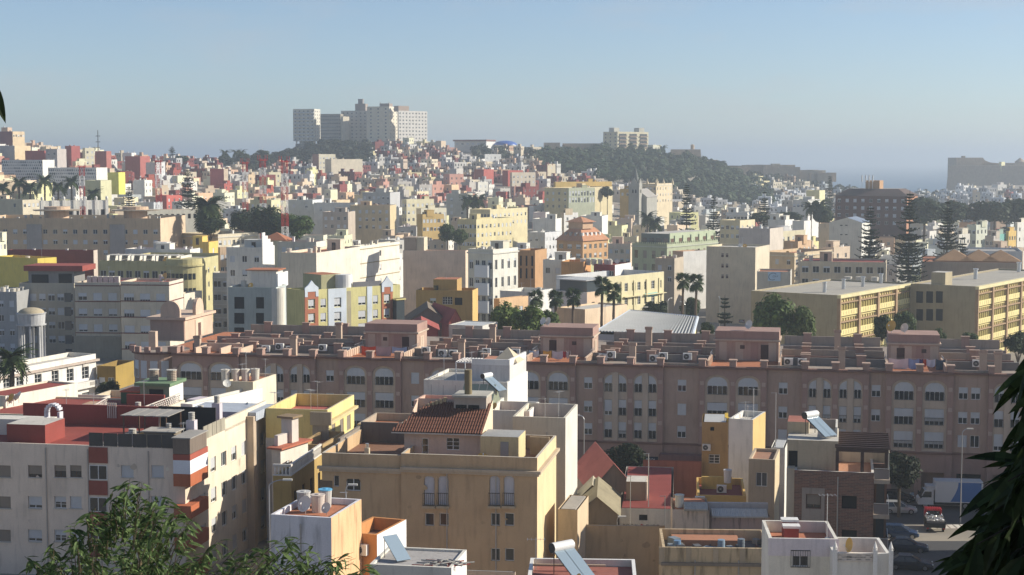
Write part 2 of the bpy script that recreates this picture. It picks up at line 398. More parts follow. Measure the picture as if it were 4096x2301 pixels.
    for q in shh: put_window(b.root, (-(rec - .07), (q[0] + q[1]) / 2, q[2]), R(90), q[1] - q[0], q[3] - q[2], q[4], q[5], near)
    b.R = R_; b.m = m; b.ms = ms
    if trim:                                                  # cornice under the parapet
        tb = MB(); tmat = pl(C[trim] if isinstance(trim, str) else trim, .5); z = R_ - .15; e = .22
        tb.box(-W - e, e, -e, -.002, z, z + .3, tmat); tb.box(.002, e, -.002, D + e, z, z + .3, tmat); tb.build('cornice', b.root)
    if band:                                                  # string courses at each floor
        bm_ = pl(C[band] if isinstance(band, str) else band, .4)
        j = 0
        while R_ - .3 - j * sh > 1:
            z = R_ - .3 - j * sh; tb = MB(); tb.box(-W - .05, .07, -.08, -.002, z, z + .2, bm_); tb.box(.002, .08, .0, D, z, z + .2, bm_); tb.build('string_course', b.root); j += 1
    for i in range(huts):
        x = -W * rng.uniform(.2, .8); y = D * rng.uniform(.25, .75); a, e, hh_ = min(W * .3, rng.uniform(1.2, 2.2)), min(D * .3, rng.uniform(1.2, 2.2)), rng.uniform(2.0, 2.7)
        q = MB(); q.box(x - a, x + a, y - e, y + e, R_, R_ + hh_, m, None, False); q.box(x - a - .1, x + a + .1, y - e - .1, y + e + .1, R_ + hh_, R_ + hh_ + .15, tm)
        o = q.build('stair_hut', b.root)
        if d < 700: link('hut_door', wmesh('all', .9, 1.9, 'brown', 0), o, (x, y - e - .06, R_ + .05))
    for i in range(chim):
        x = -W * rng.uniform(.08, .92); y = D * rng.uniform(.15, .85); q = MB(); hh_ = rng.uniform(.9, 1.7); q.box(x - .28, x + .28, y - .28, y + .28, R_, R_ + hh_, rng.choice([m, MWFR])); q.box(x - .38, x + .38, y - .38, y + .38, R_ + hh_, R_ + hh_ + .12, MPALER); q.build('chimney', b.root)
    def part(nm, x0, x1, y0, y1, z0, z1, mat, topm=None):
        q = MB(); q.box(x0, x1, y0, y1, z0, z1, mat, topm); return q.build(nm, b.root)
    b.part = part
    BLD.append((b, min(u0, u1), max(u1, u2 or u1), d))
    return b
def wpt(b, x, y, z): return b.M @ Vector((x, y, z))

# ================================================================== THE SETTING
def ground_mat():
    m = bpy.data.materials.new('town_ground'); m.use_nodes = True; n, l = m.node_tree.nodes, m.node_tree.links; b = n['Principled BSDF']; b.inputs['Roughness'].default_value = .95
    tc = n.new('ShaderNodeTexCoord'); a = n.new('ShaderNodeTexNoise'); a.inputs['Scale'].default_value = .05; a.inputs['Detail'].default_value = 8; l.new(tc.outputs['Object'], a.inputs['Vector'])
    r = n.new('ShaderNodeValToRGB'); e = r.color_ramp.elements; e[0].position = .35; e[0].color = (.17, .16, .14, 1); e[1].position = .65; e[1].color = (.36, .31, .24, 1)
    l.new(a.outputs[0], r.inputs[0]); l.new(r.outputs[0], b.inputs['Base Color']); return m
def terrain():
    ys = [-60, -30, -10, 0, 6, 12, 20, 30, 45, 60, 75, 90, 105, 120, 135, 150, 165, 180, 220, 270, 330, 400] + list(range(430, 1651, 20))
    n = 80; v = []; f = []
    for y in ys:
        for i in range(n + 1):
            x = (i / n * 2 - 1) * (.52 * max(y, 0) + 130); v.append((x, y, tz(x, y) if y >= 430 else tab(NEARY, NEARZ, y)))
    for j in range(len(ys) - 1):
        for i in range(n): k = j * (n + 1) + i; f.append((k, k + 1, k + n + 2, k + n + 1))
    me = bpy.data.meshes.new('ground'); me.from_pydata(v, [], f); me.materials.append(ground_mat()); me.polygons.foreach_set('use_smooth', [True] * len(f))
    struct(link('ground', me))
terrain()
def sea():
    m = bpy.data.materials.new('sea_water'); m.use_nodes = True; n, l = m.node_tree.nodes, m.node_tree.links; b = n['Principled BSDF']
    b.inputs['Base Color'].default_value = (.02, .09, .17, 1); b.inputs['Roughness'].default_value = .45
    tc = n.new('ShaderNodeTexCoord'); a = n.new('ShaderNodeTexNoise'); a.inputs['Scale'].default_value = .02; a.inputs['Detail'].default_value = 6; l.new(tc.outputs['Object'], a.inputs['Vector'])
    bu = n.new('ShaderNodeBump'); bu.inputs['Strength'].default_value = .6; bu.inputs['Distance'].default_value = 2; l.new(a.outputs[0], bu.inputs['Height']); l.new(bu.outputs[0], b.inputs['Normal'])
    mb = MB(); S = 38000; mb.face([(-S, -2500, 0), (S, -2500, 0), (S, 40000, 0), (-S, 40000, 0)], m); struct(mb.build('sea', None, (0, 0, -4)))
sea()
def haze():
    m = bpy.data.materials.new('haze_air'); m.use_nodes = True; n, l = m.node_tree.nodes, m.node_tree.links; n.remove(n['Principled BSDF'])
    v = n.new('ShaderNodeVolumePrincipled'); v.inputs['Color'].default_value = (.62, .70, .78, 1); v.inputs['Density'].default_value = .00031; v.inputs['Anisotropy'].default_value = .35
    l.new(v.outputs[0], n['Material Output'].inputs['Volume'])
    mb = MB(); S = 39000; mb.box(-S, S, -3000, 41000, -12, 112, m); o = mb.build('haze'); struct(o, 'stuff')
haze()

# ================================================================== FAR LANDMARKS
MCONC = pl((.40, .40, .38), .5)
def tower(label, u0, u1, u2, v, vb, d, rot, c, nf, ns, rows, cs=None, st='dark', stilts=True, **kw):
    zb = P(u1, vb, d).z; b = B('apartment_tower', label, u0, u1, u2, v, d, rot, c, 'grey', (nf, rows) if nf else None, (ns, rows) if ns else None, (1.5, 1.3), 2.9, 1.6, st, .6, cs, 'tower block', 'tower blocks on the far hilltop', zb=zb, near=False, **kw)
    if stilts:
        g = min(tz(b.p.x, b.p.y), zb - 4)
        for i in range(max(3, int(b.W / 4))): 
            x = -b.W * (i + .5) / max(3, int(b.W / 4)); b.part('pillar', x - .4, x + .4, 1, 1.8, g - zb - 1, 0, MPALER)
        for i in range(max(2, int(b.D / 5))):
            y = b.D * (i + .5) / max(2, int(b.D / 5)); b.part('pillar', -1.8, -1, y - .4, y + .4, g - zb - 1, 0, MPALER)
        b.part('core', -b.W * .8, -b.W * .2, b.D * .3, b.D * .9, g - zb - 1, 0, MCONC)
    return b
T1 = tower('pale balconied tower block, leftmost of the cluster on the far hilltop', 1172, 1257, 1281, 436, 565, 1330, 14, (.64, .64, .62), 5, 3, 9, (.72, .68, .58))
for j in range(9):
    for i in range(5): T1.part('balcony', -T1.W * (i + .92) / 5, -T1.W * (i + .1) / 5, -1.2, -.01, T1.R - 2.9 * j - 2.9, T1.R - 2.9 * j - 1.9, pl((.62, .62, .60), .4))
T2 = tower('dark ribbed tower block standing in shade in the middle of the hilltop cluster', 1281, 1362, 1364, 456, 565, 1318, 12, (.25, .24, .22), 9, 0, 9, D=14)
T3 = tower('grey tower block with a rooftop hut behind the tall pale one on the hilltop', 1364, 1468, 1470, 443, 565, 1325, 12, (.40, .385, .36), 6, 0, 9, D=16)
T3.part('roof_house', -11, -2, 2, 9, T3.R, T3.R + 6.5, pl((.34, .29, .25))); T3.part('roof_house', -9, -5, 4, 8, T3.R + 6.5, T3.R + 10.5, pl((.26, .25, .24)))
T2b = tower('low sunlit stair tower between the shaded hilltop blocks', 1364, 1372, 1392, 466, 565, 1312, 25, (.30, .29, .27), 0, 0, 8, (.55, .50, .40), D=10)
T4 = tower('tallest pale tower block with a lit right edge on the far hilltop', 1468, 1557, 1592, 426, 565, 1300, 16, (.54, .51, .475), 3, 3, 10, (.74, .66, .52), ws=None) if False else tower('tallest pale tower block with a lit right edge on the far hilltop', 1468, 1557, 1592, 426, 565, 1300, 16, (.54, .51, .475), 3, 3, 10, (.72, .66, .54))
T4.part('roof_house', -10, -1.5, 4, 12, T4.R, T4.R + 3.2, pl((.34, .28, .24))); T4.part('vent', -9.6, -9.2, 4, 4.4, T4.R, T4.R + 4.4, MPALER); T4.part('vent', -2, -1.6, 4, 4.4, T4.R, T4.R + 4.4, MPALER)
T5 = tower('wide sunlit pale tower block, rightmost of the cluster on the far hilltop', 1590, 1594, 1709, 443, 565, 1296, 48, (.50, .47, .42), 0, 9, 9, (.68, .65, .60))
T5.part('roof_house', -T5.W - 6, -T5.W + 0, 1, 12, T5.R, T5.R + 4.6, pl((.40, .31, .25)))
# podium wall under the towers
q = P(1180, 575, 1285); r_ = P(1760, 575, 1285)
mb = MB(); mb.box(q.x, r_.x, 1288, 1291, 42, q.z, pl((.24, .23, .22), .7)); tag(mb.build('retaining_wall'), 'long dark retaining wall under the hilltop tower blocks', 'wall')
# Parador hotel
HT = tower('cream hilltop hotel with rows of dark balconies above the wood', 2413, 2470, 2594, 527, 612, 1300, 50, (.50, .49, .42), 3, 0, 5, (.66, .60, .42), stilts=False)
for j in range(4):
    for i in range(3):
        y0 = HT.D * (i + .14) / 3; y1 = HT.D * (i + .86) / 3; z = HT.R - 2.6 - j * 3.0
        o = HT.part('balcony', -.02, 1.0, y0, y1, z - .9, z - .1, pl((.30, .22, .17), .3)); HT.part('balcony_recess', .005, .06, y0, y1, z - .1, z + 1.5, MGLASS)
for x, y in ((-HT.W * .6, 3), (-4, HT.D * .72)): HT.part('roof_house', x - 3, x + 3, y, y + 6, HT.R, HT.R + 4.0, pl((.52, .50, .42)))
LW = B('villa', 'small cream annexe with arched windows right of the hilltop hotel', 2590, 2612, 2645, 580, 1295, 40, 'cream', 'terra', (3, 2), (4, 2), chim=2, cat='villa', sh=4)
# fort
MST = pl((.46, .36, .26), .9, .95, 'old_stone')
def battered(name, label, pts, zb, batter, m, cat='fort'):       # pts: plan corners with top z, walls lean inwards
    c = Vector((sum(p.x for p in pts) / len(pts), sum(p.y for p in pts) / len(pts), 0)); mb = MB(); n = len(pts)
    lowp = [Vector((p.x + (p.x - c.x) * batter, p.y + (p.y - c.y) * batter, zb)) for p in pts]
    for i in range(n): j = (i + 1) % n; mb.face([lowp[i], lowp[j], pts[j], pts[i]], m)
    mb.face(pts, m); o = mb.build('wall'); r = tag(empty(name, (c.x, c.y, zb)), label, cat); o.parent = r; o.location = -Vector((c.x, c.y, zb)); return r, c
def fplan(u0, u1, v, d, dep, skew=0):
    a, b = P(u0, v, d), P(u1, v, d + skew); na, nb = (Vector((q.x / q.y * dep * 1.02, dep, 0)) for q in (a, b)); return [a, b, b + nb, a + na]
fr, c = battered('fort_bastion', 'square old stone bastion with leaning walls on the headland', fplan(2683, 2802, 598, 1330, 26), 34, .12, MST)
mb = MB(); t = P(2770, 588, 1340); mb.cyl(t.x, t.y, 1.6, 1.6, t.z - 2, t.z + .8, 10, MST); mb.dome(t.x, t.y, t.z + .8, 1.8, 1.4, 10, 3, MST); o = mb.build('sentry_box'); o.parent = fr; o.location = -fr.location
battered('fort_wall', 'low sloping stone rampart right of the square bastion', fplan(2705, 2872, 640, 1320, 20, 14), 30, .06, MST)
battered('fort_wall', 'ruined stone rampart left of the hilltop hotel', fplan(2175, 2240, 571, 1320, 10), 44, .03, MST)
battered('fort_wall', 'long low stone rampart between ruin and hilltop hotel', fplan(2250, 2410, 574, 1330, 8), 44, .02, MST)
# old fortress far right
MST2 = pl((.42, .35, .27), .9, .95, 'dark_old_stone')
fr, c = battered('fortress', 'dark walled fortress on the headland at the far right', fplan(3795, 4250, 663, 1500, 120, -20), 6, .05, MST2, 'fortress')
for (a, b_, v, dd) in ((3826, 3932, 631, 1520), (3932, 4010, 653, 1525), (4060, 4140, 652, 1530)):
    p0, p1 = P(a, v, dd), P(b_, v, dd); mb = MB(); mb.box(p0.x, p1.x, dd, dd + 30, 20, p0.z, MST2); o = mb.build('upper_wall'); o.parent = fr; o.location = -fr.location
p0, p1, p2 = P(3932, 632, 1522), P(4010, 654, 1522), P(3932, 654, 1522)
mb = MB(); k = [p0, P(3940, 642, 1522), P(3960, 650, 1522), P(4000, 654, 1522), p2]
mb.face([Vector((q.x, q.y - .0, q.z)) for q in k][::-1], MST2); mb.face([Vector((q.x, q.y + 12, q.z)) for q in k], MST2)
for i in range(3): mb.face([k[i], k[i + 1], k[i + 1] + Vector((0, 12, 0)), k[i] + Vector((0, 12, 0))], MST2)
o = mb.build('ramp'); o.parent = fr; o.location = -fr.location
p0 = P(3858, 624, 1520); mb = MB(); mb.box(p0.x - 1.5, p0.x + 1.5, 1522, 1526, p0.z - 4, p0.z, MST2); o = mb.build('lookout'); o.parent = fr; o.location = -fr.location
p0, p1 = P(4060, 640, 1528), P(4120, 640, 1528); mb = MB(); mb.cyl((p0.x + p1.x) / 2, 1535, 5, 5, p0.z - 6, p0.z - 2, 12, MST2); mb.cyl((p0.x + p1.x) / 2, 1535, 5.6, .3, p0.z - 2, p0.z + 2, 12, MST2); o = mb.build('turret'); o.parent = fr; o.location = -fr.location
LH = B('house', 'small cream lookout house on top of the dark fortress', 3996, 4006, 4020, 648, 1490, 40, 'paleyel', 'terra', (1, 1), (1, 1), h=12)
# shore cliffs / ramparts of the headland stepping down right
for i, (a, b_, v, dd) in enumerate(((2870, 2990, 667, 1360), (2995, 3160, 662, 1400), (3060, 3190, 671, 1380), (3180, 3290, 684, 1390), (3270, 3330, 697, 1370))):
    battered('rampart', ['grey rampart at the foot of the bastion', 'flat-topped rampart with scrub along the skyline right of the wood', 'stepped stone rampart under the skyline right of the wood', 'low rampart stepping down towards the sea', 'last low rampart before the open sea'][i], fplan(a, b_, v, dd, 30), 5, .02, MST2, 'rampart')
    rr_ = bpy.data.objects[[o.name for o in col.objects if o.name.startswith('rampart')][-1]]; rq = random.Random(i + 40)
    for k in range(6):
        uu = a + (b_ - a) * (k + rq.random()) / 6; q = P(uu, v - rq.uniform(1, 7), dd + 6); w2 = rq.uniform(2, 7); mb = MB(); mb.box(q.x - w2, q.x + w2, q.y, q.y + rq.uniform(6, 14), q.z - 8, q.z, pl(rq.choice([(.42, .35, .27), (.34, .30, .24), (.52, .47, .38)]), .8)); o = mb.build('upper_wall'); o.parent = rr_; o.location = -rr_.location
# sports hall + blue dome
SH_ = B('sports_hall', 'long grey hall with a white lit end beside the blue dome', 1818, 1945, 1981, 565, 1245, 22, (.45, .45, .46), 'grey', (6, 1, 2, 1.2), None, par=.4, cs='white', cat='hall', h=12)
SH_.part('roof_trim', -SH_.W - 1, .5, -1, SH_.D, SH_.H + .02, SH_.H + 1.2, pl((.24, .12, .10)))
t = P(2022, 581, 1262); g = MB(); g.dome(0, 0, 0, 9.5, 3.6, 24, 6, flat((.05, .13, .42), .4, 0, .4, 'blue_dome')); r = tag(empty('domed_hall', (t.x, t.y, t.z - 8)), 'round hall under a shallow bright blue dome on the hilltop', 'hall')
g.build('dome', r, (0, 0, 8), 0, True); g = MB(); g.cyl(0, 0, 9.3, 9.3, -4, 8, 24, pl(C['offwhite'])); g.build('wall', r)
# church with spire
MCH = pl((.36, .35, .31), .8)
t = P(2542, 668, 760); zg = tz(t.x, t.y); r = tag(empty('church', (t.x, t.y, zg), R(-20)), 'grey gothic church with a thin pointed spire above the roofs', 'church')
zz = lambda v: P(2542, v, 760).z - zg
mb = MB(); hw = 2.6; mb.box(-hw, hw, -hw, hw, 0, zz(745), MCH); mb.build('tower', r)
mb = MB(); mb.cyl(0, 0, 2.3, .12, zz(735), zz(668), 8, pl((.16, .17, .16), .5)); mb.build('spire', r)
for q in (-1, 1):
    for p_ in (-1, 1): mb = MB(); mb.cyl(q * 2.4, p_ * 2.4, .5, .05, zz(748), zz(715), 6, MCH); mb.build('pinnacle', r)
for rz, dx, dy in ((0, 0, -1), (90, 1, 0)):
    mb = MB(); mb.face([(-2.6, 0, zz(745)), (2.6, 0, zz(745)), (0, 0, zz(712))], MCH); mb.face([(2.6, .3, zz(745)), (-2.6, .3, zz(745)), (0, .3, zz(712))], MCH); mb.face([(-2.6, 0, zz(745)), (0, 0, zz(712)), (0, .3, zz(712)), (-2.6, .3, zz(745))], MCH); mb.face([(0, 0, zz(712)), (2.6, 0, zz(745)), (2.6, .3, zz(745)), (0, .3, zz(712))], MCH)
    mb.build('gable', r, (dx * 2.62, dy * 2.62, 0), R(rz))
    mb = MB()
    for x in (-.9, .5): mb.face([(x, 0, zz(772)), (x + .8, 0, zz(772)), (x + .8, 0, zz(762)), (x + .4, 0, zz(756)), (x, 0, zz(762))], MDARK)
    mb.build('belfry_window', r, (dx * 2.63, dy * 2.63, 0), R(rz))
mb = MB(); mb.box(-5, 5, 2.7, 22, 0, zz(790), MCH); mb.build('nave', r)
mb = MB(); z = zz(790); mb.face([(-5.3, 2.7, z), (0, 2.7, z + 4), (0, 22, z + 4), (-5.3, 22, z)][::-1], MGREYR); mb.face([(5.3, 2.7, z), (0, 2.7, z + 4), (0, 22, z + 4), (5.3, 22, z)], MGREYR); mb.face([(-5, 2.69, z), (5, 2.69, z), (0, 2.69, z + 4)], MCH); mb.build('nave_roof', r)
for (u, v, lab) in ((2645, 722, 'cream turreted palace with pinnacles right of the church spire'),):
    TP = B('palace', lab, 2555, 2625, 2690, 735, 800, 25, (.46, .40, .30), 'grey', (5, 3), (6, 3), chim=0, cat='palace', trim='offwhite')
    for x, y in ((0, 0), (-TP.W, 0), (-.5, TP.D * .5), (0, TP.D), (-TP.W * .5, 0), (-TP.W * .6, TP.D * .7)):
        mb = MB(); mb.box(x - .5, x + .5, y - .5, y + .5, TP.R, TP.H + .8, TP.m); mb.cyl(x, y, .5, .05, TP.H + .8, TP.H + 2.6, 6, TP.m); mb.build('pinnacle', TP.root)

# lattice radio masts
MRED = flat((.42, .03, .025), .5); MWHT = flat((.75, .73, .70), .5)
def mast(label, u, v0, v1, d, wd, segs, cap=True):
    t, bt = P(u, v0, d), P(u, v1, d); zg = tz(bt.x, bt.y) - .2; H = t.z - zg; n = max(8, int(H / (wd * 1.3))); ph = (t.z - bt.z) / segs
    r = tag(empty('radio_mast', (t.x, t.y, zg), R(25)), label, 'mast', 'red and white radio masts')
    cs_ = [(-wd / 2, -wd / 2), (wd / 2, -wd / 2), (wd / 2, wd / 2), (-wd / 2, wd / 2)]; tr = wd * .036
    nseg = max(1, int(math.ceil(H / ph)))
    for sgi in range(nseg):
        z1 = H - sgi * ph; z0 = max(0, z1 - ph); m = MRED if sgi % 2 == 0 else MWHT; mb = MB(); st_ = max(1, int((z1 - z0) / (wd * 1.1)))
        for (x, y) in cs_: mb.tube((x, y, z0), (x, y, z1), tr * 1.4, 4, m)
        for i in range(st_):
            a, b_ = z0 + (z1 - z0) * i / st_, z0 + (z1 - z0) * (i + 1) / st_
            for k in range(4):
                p, q = cs_[k], cs_[(k + 1) % 4]; mb.tube((*p, a), (*q, b_), tr, 4, m); mb.tube((*p, b_), (*q, b_), tr, 4, m); mb.tube((*q, a), (*p, b_), tr * .8, 4, m)
        mb.build('lattice_section', r)
    mb = MB(); mb.box(-wd * .75, wd * .75, -wd * .75, wd * .75, H - wd * .35, H - wd * .15, m if not cap else MRED)
    for (x, y) in cs_: mb.box(x * 1.5 - .06, x * 1.5 + .06, y * 1.5 - .06, y * 1.5 + .06, H - wd * .2, H + wd * .8, MRED)
    mb.build('platform', r)
mast('red and white lattice mast in front of the white pilastered hall', 327, 664, 868, 560, 1.6, 5)
mast('red and white lattice mast with a bright cabin behind it, left of the araucaria', 632, 640, 868, 545, 1.7, 4)
mast('red and white lattice mast left of the pair over the dome of trees', 979, 648, 850, 560, 1.6, 5)
mast('red and white lattice mast, left one of the close pair over the dark trees', 1050, 636, 850, 500, 1.6, 6)
mast('red and white lattice mast standing lowest and nearest, over the dark trees', 1137, 642, 960, 440, 1.5, 6)
def pole(label, u, v0, v1, d, r=.12, name='antenna_mast', cat='mast', m=None):
    t, b_ = P(u, v0, d), P(u, v1, d); zg = min(b_.z, tz(t.x, t.y) - .1) ; mb = MB(); mb.tube((0, 0, 0), (0, 0, t.z - zg), r, 6, m or MIRON, r * .5)
    for q in (.55, .7, .85): mb.tube((-r * 3, 0, (t.z - zg) * q), (r * 3, 0, (t.z - zg) * q), r * .6, 4, m or MIRON)
    return tag(mb.build(name, None, (t.x, t.y, zg)), label, cat)
pole('thin dark skyline mast above the red houses on the left hill', 391, 521, 600, 960, .45)
pole('white flagpole on the skyline left of the tower blocks', 1037, 570, 640, 1150, .2, m=MWHT)
pole('shorter white pole on the skyline beside the flagpole', 1050, 580, 640, 1150, .2, m=MWHT)
pole('thin pole standing before the tower block podium', 1462, 560, 600, 1260, .15)

# ================================================================== MIDDLE-DISTANCE BUILDINGS
AB, HO = 'apartment_building', 'house'
# --- left
L1 = B(AB, 'long brown-beige apartment block with round canopied penthouses on its roof', -120, 641, 741, 874, 455, 3, (.58, .47, .37), 'grey', (19, 4, 1.3, 1.3), None, sh=3.0, top=2.5, par=1.6, cs=(.62, .48, .34), st='mix', coping=pl(C['peach']))
for uu in (137, 470):
    x, z = L1.f(uu, 900); L1.part('stair_pier', x - 2.2, x + 2.2, -.35, -.003, 0, L1.R - .2, pl((.40, .36, .32)))
for ua, ub in ((100, 300), (436, 600)):
    x = (L1.f(ua, 850)[0] + L1.f(ub, 850)[0]) / 2; mb = MB(); mb.cyl(x, 6, 3.4, 3.4, L1.R, L1.R + 3.6, 20, pl(C['peach'])); o = mb.build('round_penthouse', L1.root)
    mb = MB(); mb.cyl(x, 6, 6.6, 6.9, L1.R + 3.6, L1.R + 3.95, 28, pl(C['beige'])); mb.build('canopy_roof', L1.root); mb = MB(); mb.cyl(x, 6, 3.7, 3.7, L1.R + 3.95, L1.R + 4.8, 20, pl(C['peach'])); mb.build('roof_drum', L1.root)
for i in range(26):
    x = -L1.W * (i + .5) / 26 + random.uniform(-.8, .8); h_ = random.uniform(1.4, 2.6); L1.part('chimney', x - .3, x + .3, 3 + (i % 3) * 2, 3.6 + (i % 3) * 2, L1.R, L1.R + h_, MPALER)
WH = B('hall', 'long cream-white hall with pilasters topped by urns and arched windows', 158, 163, 423, 804, 560, 62, (.72, .70, .62), 'red', None, (10, 1, 1.4, 3.0), par=.8, st='hole', sh=5, top=4.2, cat='hall')
for i in range(7):
    y = WH.D * i / 6.02 + .4; WH.part('pilaster', .003, .35, y - .5, y + .5, 0, WH.H + .25, WH.m); mb = MB(); mb.cyl(.1, y, .35, .55, WH.H + .25, WH.H + .8, 8, WH.m); mb.dome(.1, y, WH.H + .8, .55, .7, 8, 3, WH.m); mb.build('urn', WH.root)
B('hall', 'low white-walled shed with a sloping grey-green roof at the left edge', -100, 90, 160, 800, 575, 30, 'offwhite', pl((.36, .35, .26)), (3, 1), (4, 1), cs='cream', par=.3, cat='hall')
B('hall', 'long low cream hall with a red roof edge beyond the beige block', 500, 520, 790, 842, 530, 66, (.66, .62, .50), 'red', None, (12, 1, 1, 1.6), cs=(.70, .66, .54), st='hole', cat='hall', par=.5)
B('school_building', 'white lattice-screened block on the left hillside, the taller one', 6, 170, 177, 640, 760, 4, (.55, .60, .66), 'grey', None, None, D=16, cat='school')
B('school_building', 'white lattice-screened block on the left hillside, the lower longer one', 192, 385, 392, 671, 745, 4, (.55, .60, .66), 'grey', None, None, D=16, cat='school')
LAT = [BLD[-2][0], BLD[-1][0]]
B(HO, 'yellow crenellated block beside the ruined wall on the left slope', 430, 474, 478, 690, 800, 5, (.72, .56, .12), 'terra', None, None, D=10)
B(HO, 'olive-green blank wall block under the lattice-screened school', 335, 402, 406, 722, 690, 5, (.40, .40, .28), 'grey', None, None, D=14)
B(HO, 'dark red-walled house with a red awning and many pots on its roof', 30, 374, 390, 1002, 415, 6, (.16, .045, .045), 'red', None, None, cs=(.55, .47, .40), par=1.4, chim=8)
B(HO, 'mustard-yellow parapet house in front of the dark red one', -20, 150, 226, 1034, 392, 35, (.62, .42, .10), 'terra', None, None, par=1.2)
B(HO, 'cream corner house with a red top at the far left edge', -90, -4, 26, 952, 430, 10, 'cream', 'terra', (2, 3), (2, 4), huts=1)
YG = B(AB, 'olive-yellow apartment block with a rounded corner tower', 395, 740, 920, 1046, 388, 8, (.40, .37, .21), 'grey', (10, 3, 1.5, 1.9), (7, 3), sh=3.6, top=2.6, par=1.0, cs=(.52, .48, .27), st='dark')
mb = MB(); mb.cyl(-1.0, 2.2, 4.4, 4.4, 0, YG.H + .6, 24, YG.m); mb.build('corner_tower', YG.root); mb = MB(); mb.cyl(-1.0, 2.2, 4.8, 4.8, YG.H - 1.2, YG.H - .8, 24, YG.m); mb.build('cornice', YG.root)
for j in range(4):
    mb = MB()
    for i in range(9):
        a = R(-150 + i * 14); mb.box(-.45, .45, -.06, .05, 0, 1.3, MGLASS) if False else None
        x, y = -1 + 4.42 * math.cos(a), 2.2 + 4.42 * math.sin(a); t = Vector((-math.sin(a), math.cos(a), 0)) * .42; z = YG.H - 4.4 - j * 3.6
        mb.face([(x - t.x, y - t.y, z), (x + t.x, y + t.y, z), (x + t.x, y + t.y, z + 1.5), (x - t.x, y - t.y, z + 1.5)], MGLASS)
    mb.build('strip_window', YG.root)
for i in range(7):
    x = -YG.W * (i + .5) / 7; YG.part('roof_partition', x - .15, x + .15, 1, 9, YG.R, YG.R + 2.2, pl(C['offwhite']))
    if i % 2: YG.part('pergola', x - 4, x + 2, 3, 7, YG.R + 2.1, YG.R + 2.25, MPALER)
B(HO, 'white house with patio walls and a yellow dish before the olive-yellow block', 500, 760, 800, 998, 425, 10, 'offwhite', 'red', (4, 2), (2, 2), huts=2, chim=4)
B(HO, 'orange-yellow rooftop house behind the olive-yellow block', 770, 835, 872, 968, 440, 12, (.62, .38, .12), 'terra', (1, 1), (1, 1), huts=1)
B(AB, 'cream apartment row with a broad flat roof below the dome of trees', 720, 872, 1032, 938, 470, 35, (.52, .52, .44), 'grey', (5, 2), (9, 3), cs='cream', trim='offwhite', sh=3.4, chim=2)
B(HO, 'ochre corner house with a long terrace wall', 872, 880, 955, 990, 400, 55, (.48, .33, .12), 'terra', None, (4, 2), cs=(.62, .45, .30))
LG = B(AB, 'drab grey apartment building with washing lines left of the banded blocks', 76, 296, 300, 1134, 345, 4, (.31, .29, .25), 'grey', (6, 5, 1.5, 1.6), None, D=14, st='mix', top=2.4)
LG.part('penthouse', -LG.W * .92, -1, 3, 10, LG.R, LG.R + 3.4, pl((.24, .23, .22))); LG.part('penthouse_roof', -LG.W * .98, 1.2, 2.2, 11, LG.R + 3.4, LG.R + 4.6, MREDR); LG.part('dark_opening', -LG.W * .86, -LG.W * .55, 2.94, 3.05, LG.R + .2, LG.R + 2.6, MDARK); LG.part('dark_opening', -4.5, -1.5, 2.94, 3.05, LG.R + .2, LG.R + 2.8, MDARK)
for j in range(5): LG.part('balcony_strip', -LG.W * .18, -LG.W * .06, -.02, .25, LG.R - 3.2 - j * 3.1, LG.R - 1.2 - j * 3.1, MGLASS2)
B(AB, 'shaded grey-blue house with a glazed balcony at the left edge', -60, 66, 72, 1168, 338, 4, (.24, .25, .27), 'grey', (3, 4), None, D=12, chim=4)
LA = B(AB, 'cream apartment block banded with dark red string courses, left of the two', 299, 479, 482, 1131, 333, 4, (.38, .35, .30), 'red', (3, 4, 1.9, 1.6), None, D=14, st='shut', band=(.16, .05, .045), sh=3.35, top=2.7, par=.5)
for i in range(6): LA.part('water_tank', -8.5 + i * 1.2, -7.5 + i * 1.2, 4, 5, LA.R, LA.R + 1.5, MTANK)
x, z = LA.f(392, 1345); LA.part('garage_wall', -LA.W - .2, .25, -.5, -.003, 0, z, pl((.30, .27, .21)))
LB = B(AB, 'cream apartment block with banded curved corner and a bright blank side wall', 482, 676, 733, 1128, 325, 6, (.38, .35, .30), 'red', (3, 4, 2.2, 1.7), None, st='shut', band=(.16, .05, .045), sh=3.35, top=3.0, par=.5, cs=(.66, .60, .50))
mb = MB(); mb.cyl(-.6, .55, .6, .6, 0, LB.H - .1, 16, LB.m); mb.build('curved_corner', LB.root)
B(AB, 'bright cream stepped block with roof railings behind the pink gabled stair house', 700, 736, 808, 1176, 338, 14, (.60, .54, .44), 'terra', None, None, cs=(.68, .62, .52))
B(AB, 'pale grey balconied block behind the grey modern building', 850, 960, 985, 1092, 360, 6, (.40, .39, .36), 'terra', (3, 4, 2.6, 1.4), (1, 4), st='dark', band='offwhite')
B(HO, 'white house with stepped white gables catching the sun', 905, 1050, 1098, 990, 345, 8, (.62, .62, .62), 'grey', (3, 3), None, cs='white', huts=1)
WHT = BLD[-1][0]
for i in range(4): WHT.part('stepped_gable', -.25, .02, i * 2.0, i * 2.0 + 2.0, WHT.H, WHT.H + 3.2 - i * .8, pl(C['white'], .2))
LM = B(AB, 'grey modern block with big dark windows and a white rounded corner', 912, 1105, 1144, 1150, 300, 6, (.37, .36, .35), 'grey', None, None, cs=(.45, .50, .50), par=.5,
       fpx=[(957, 1212, 40, 48, 'hole', 0), (1040, 1212, 32, 46, 'hole', 0), (1092, 1210, 28, 46, 'hole', 0), (957, 1274, 40, 44, 'hole', 0), (1040, 1274, 32, 44, 'hole', 0), (1092, 1270, 28, 46, 'hole', 0), (957, 1330, 40, 40, 'hole', 0), (1040, 1330, 32, 40, 'hole', 0)])
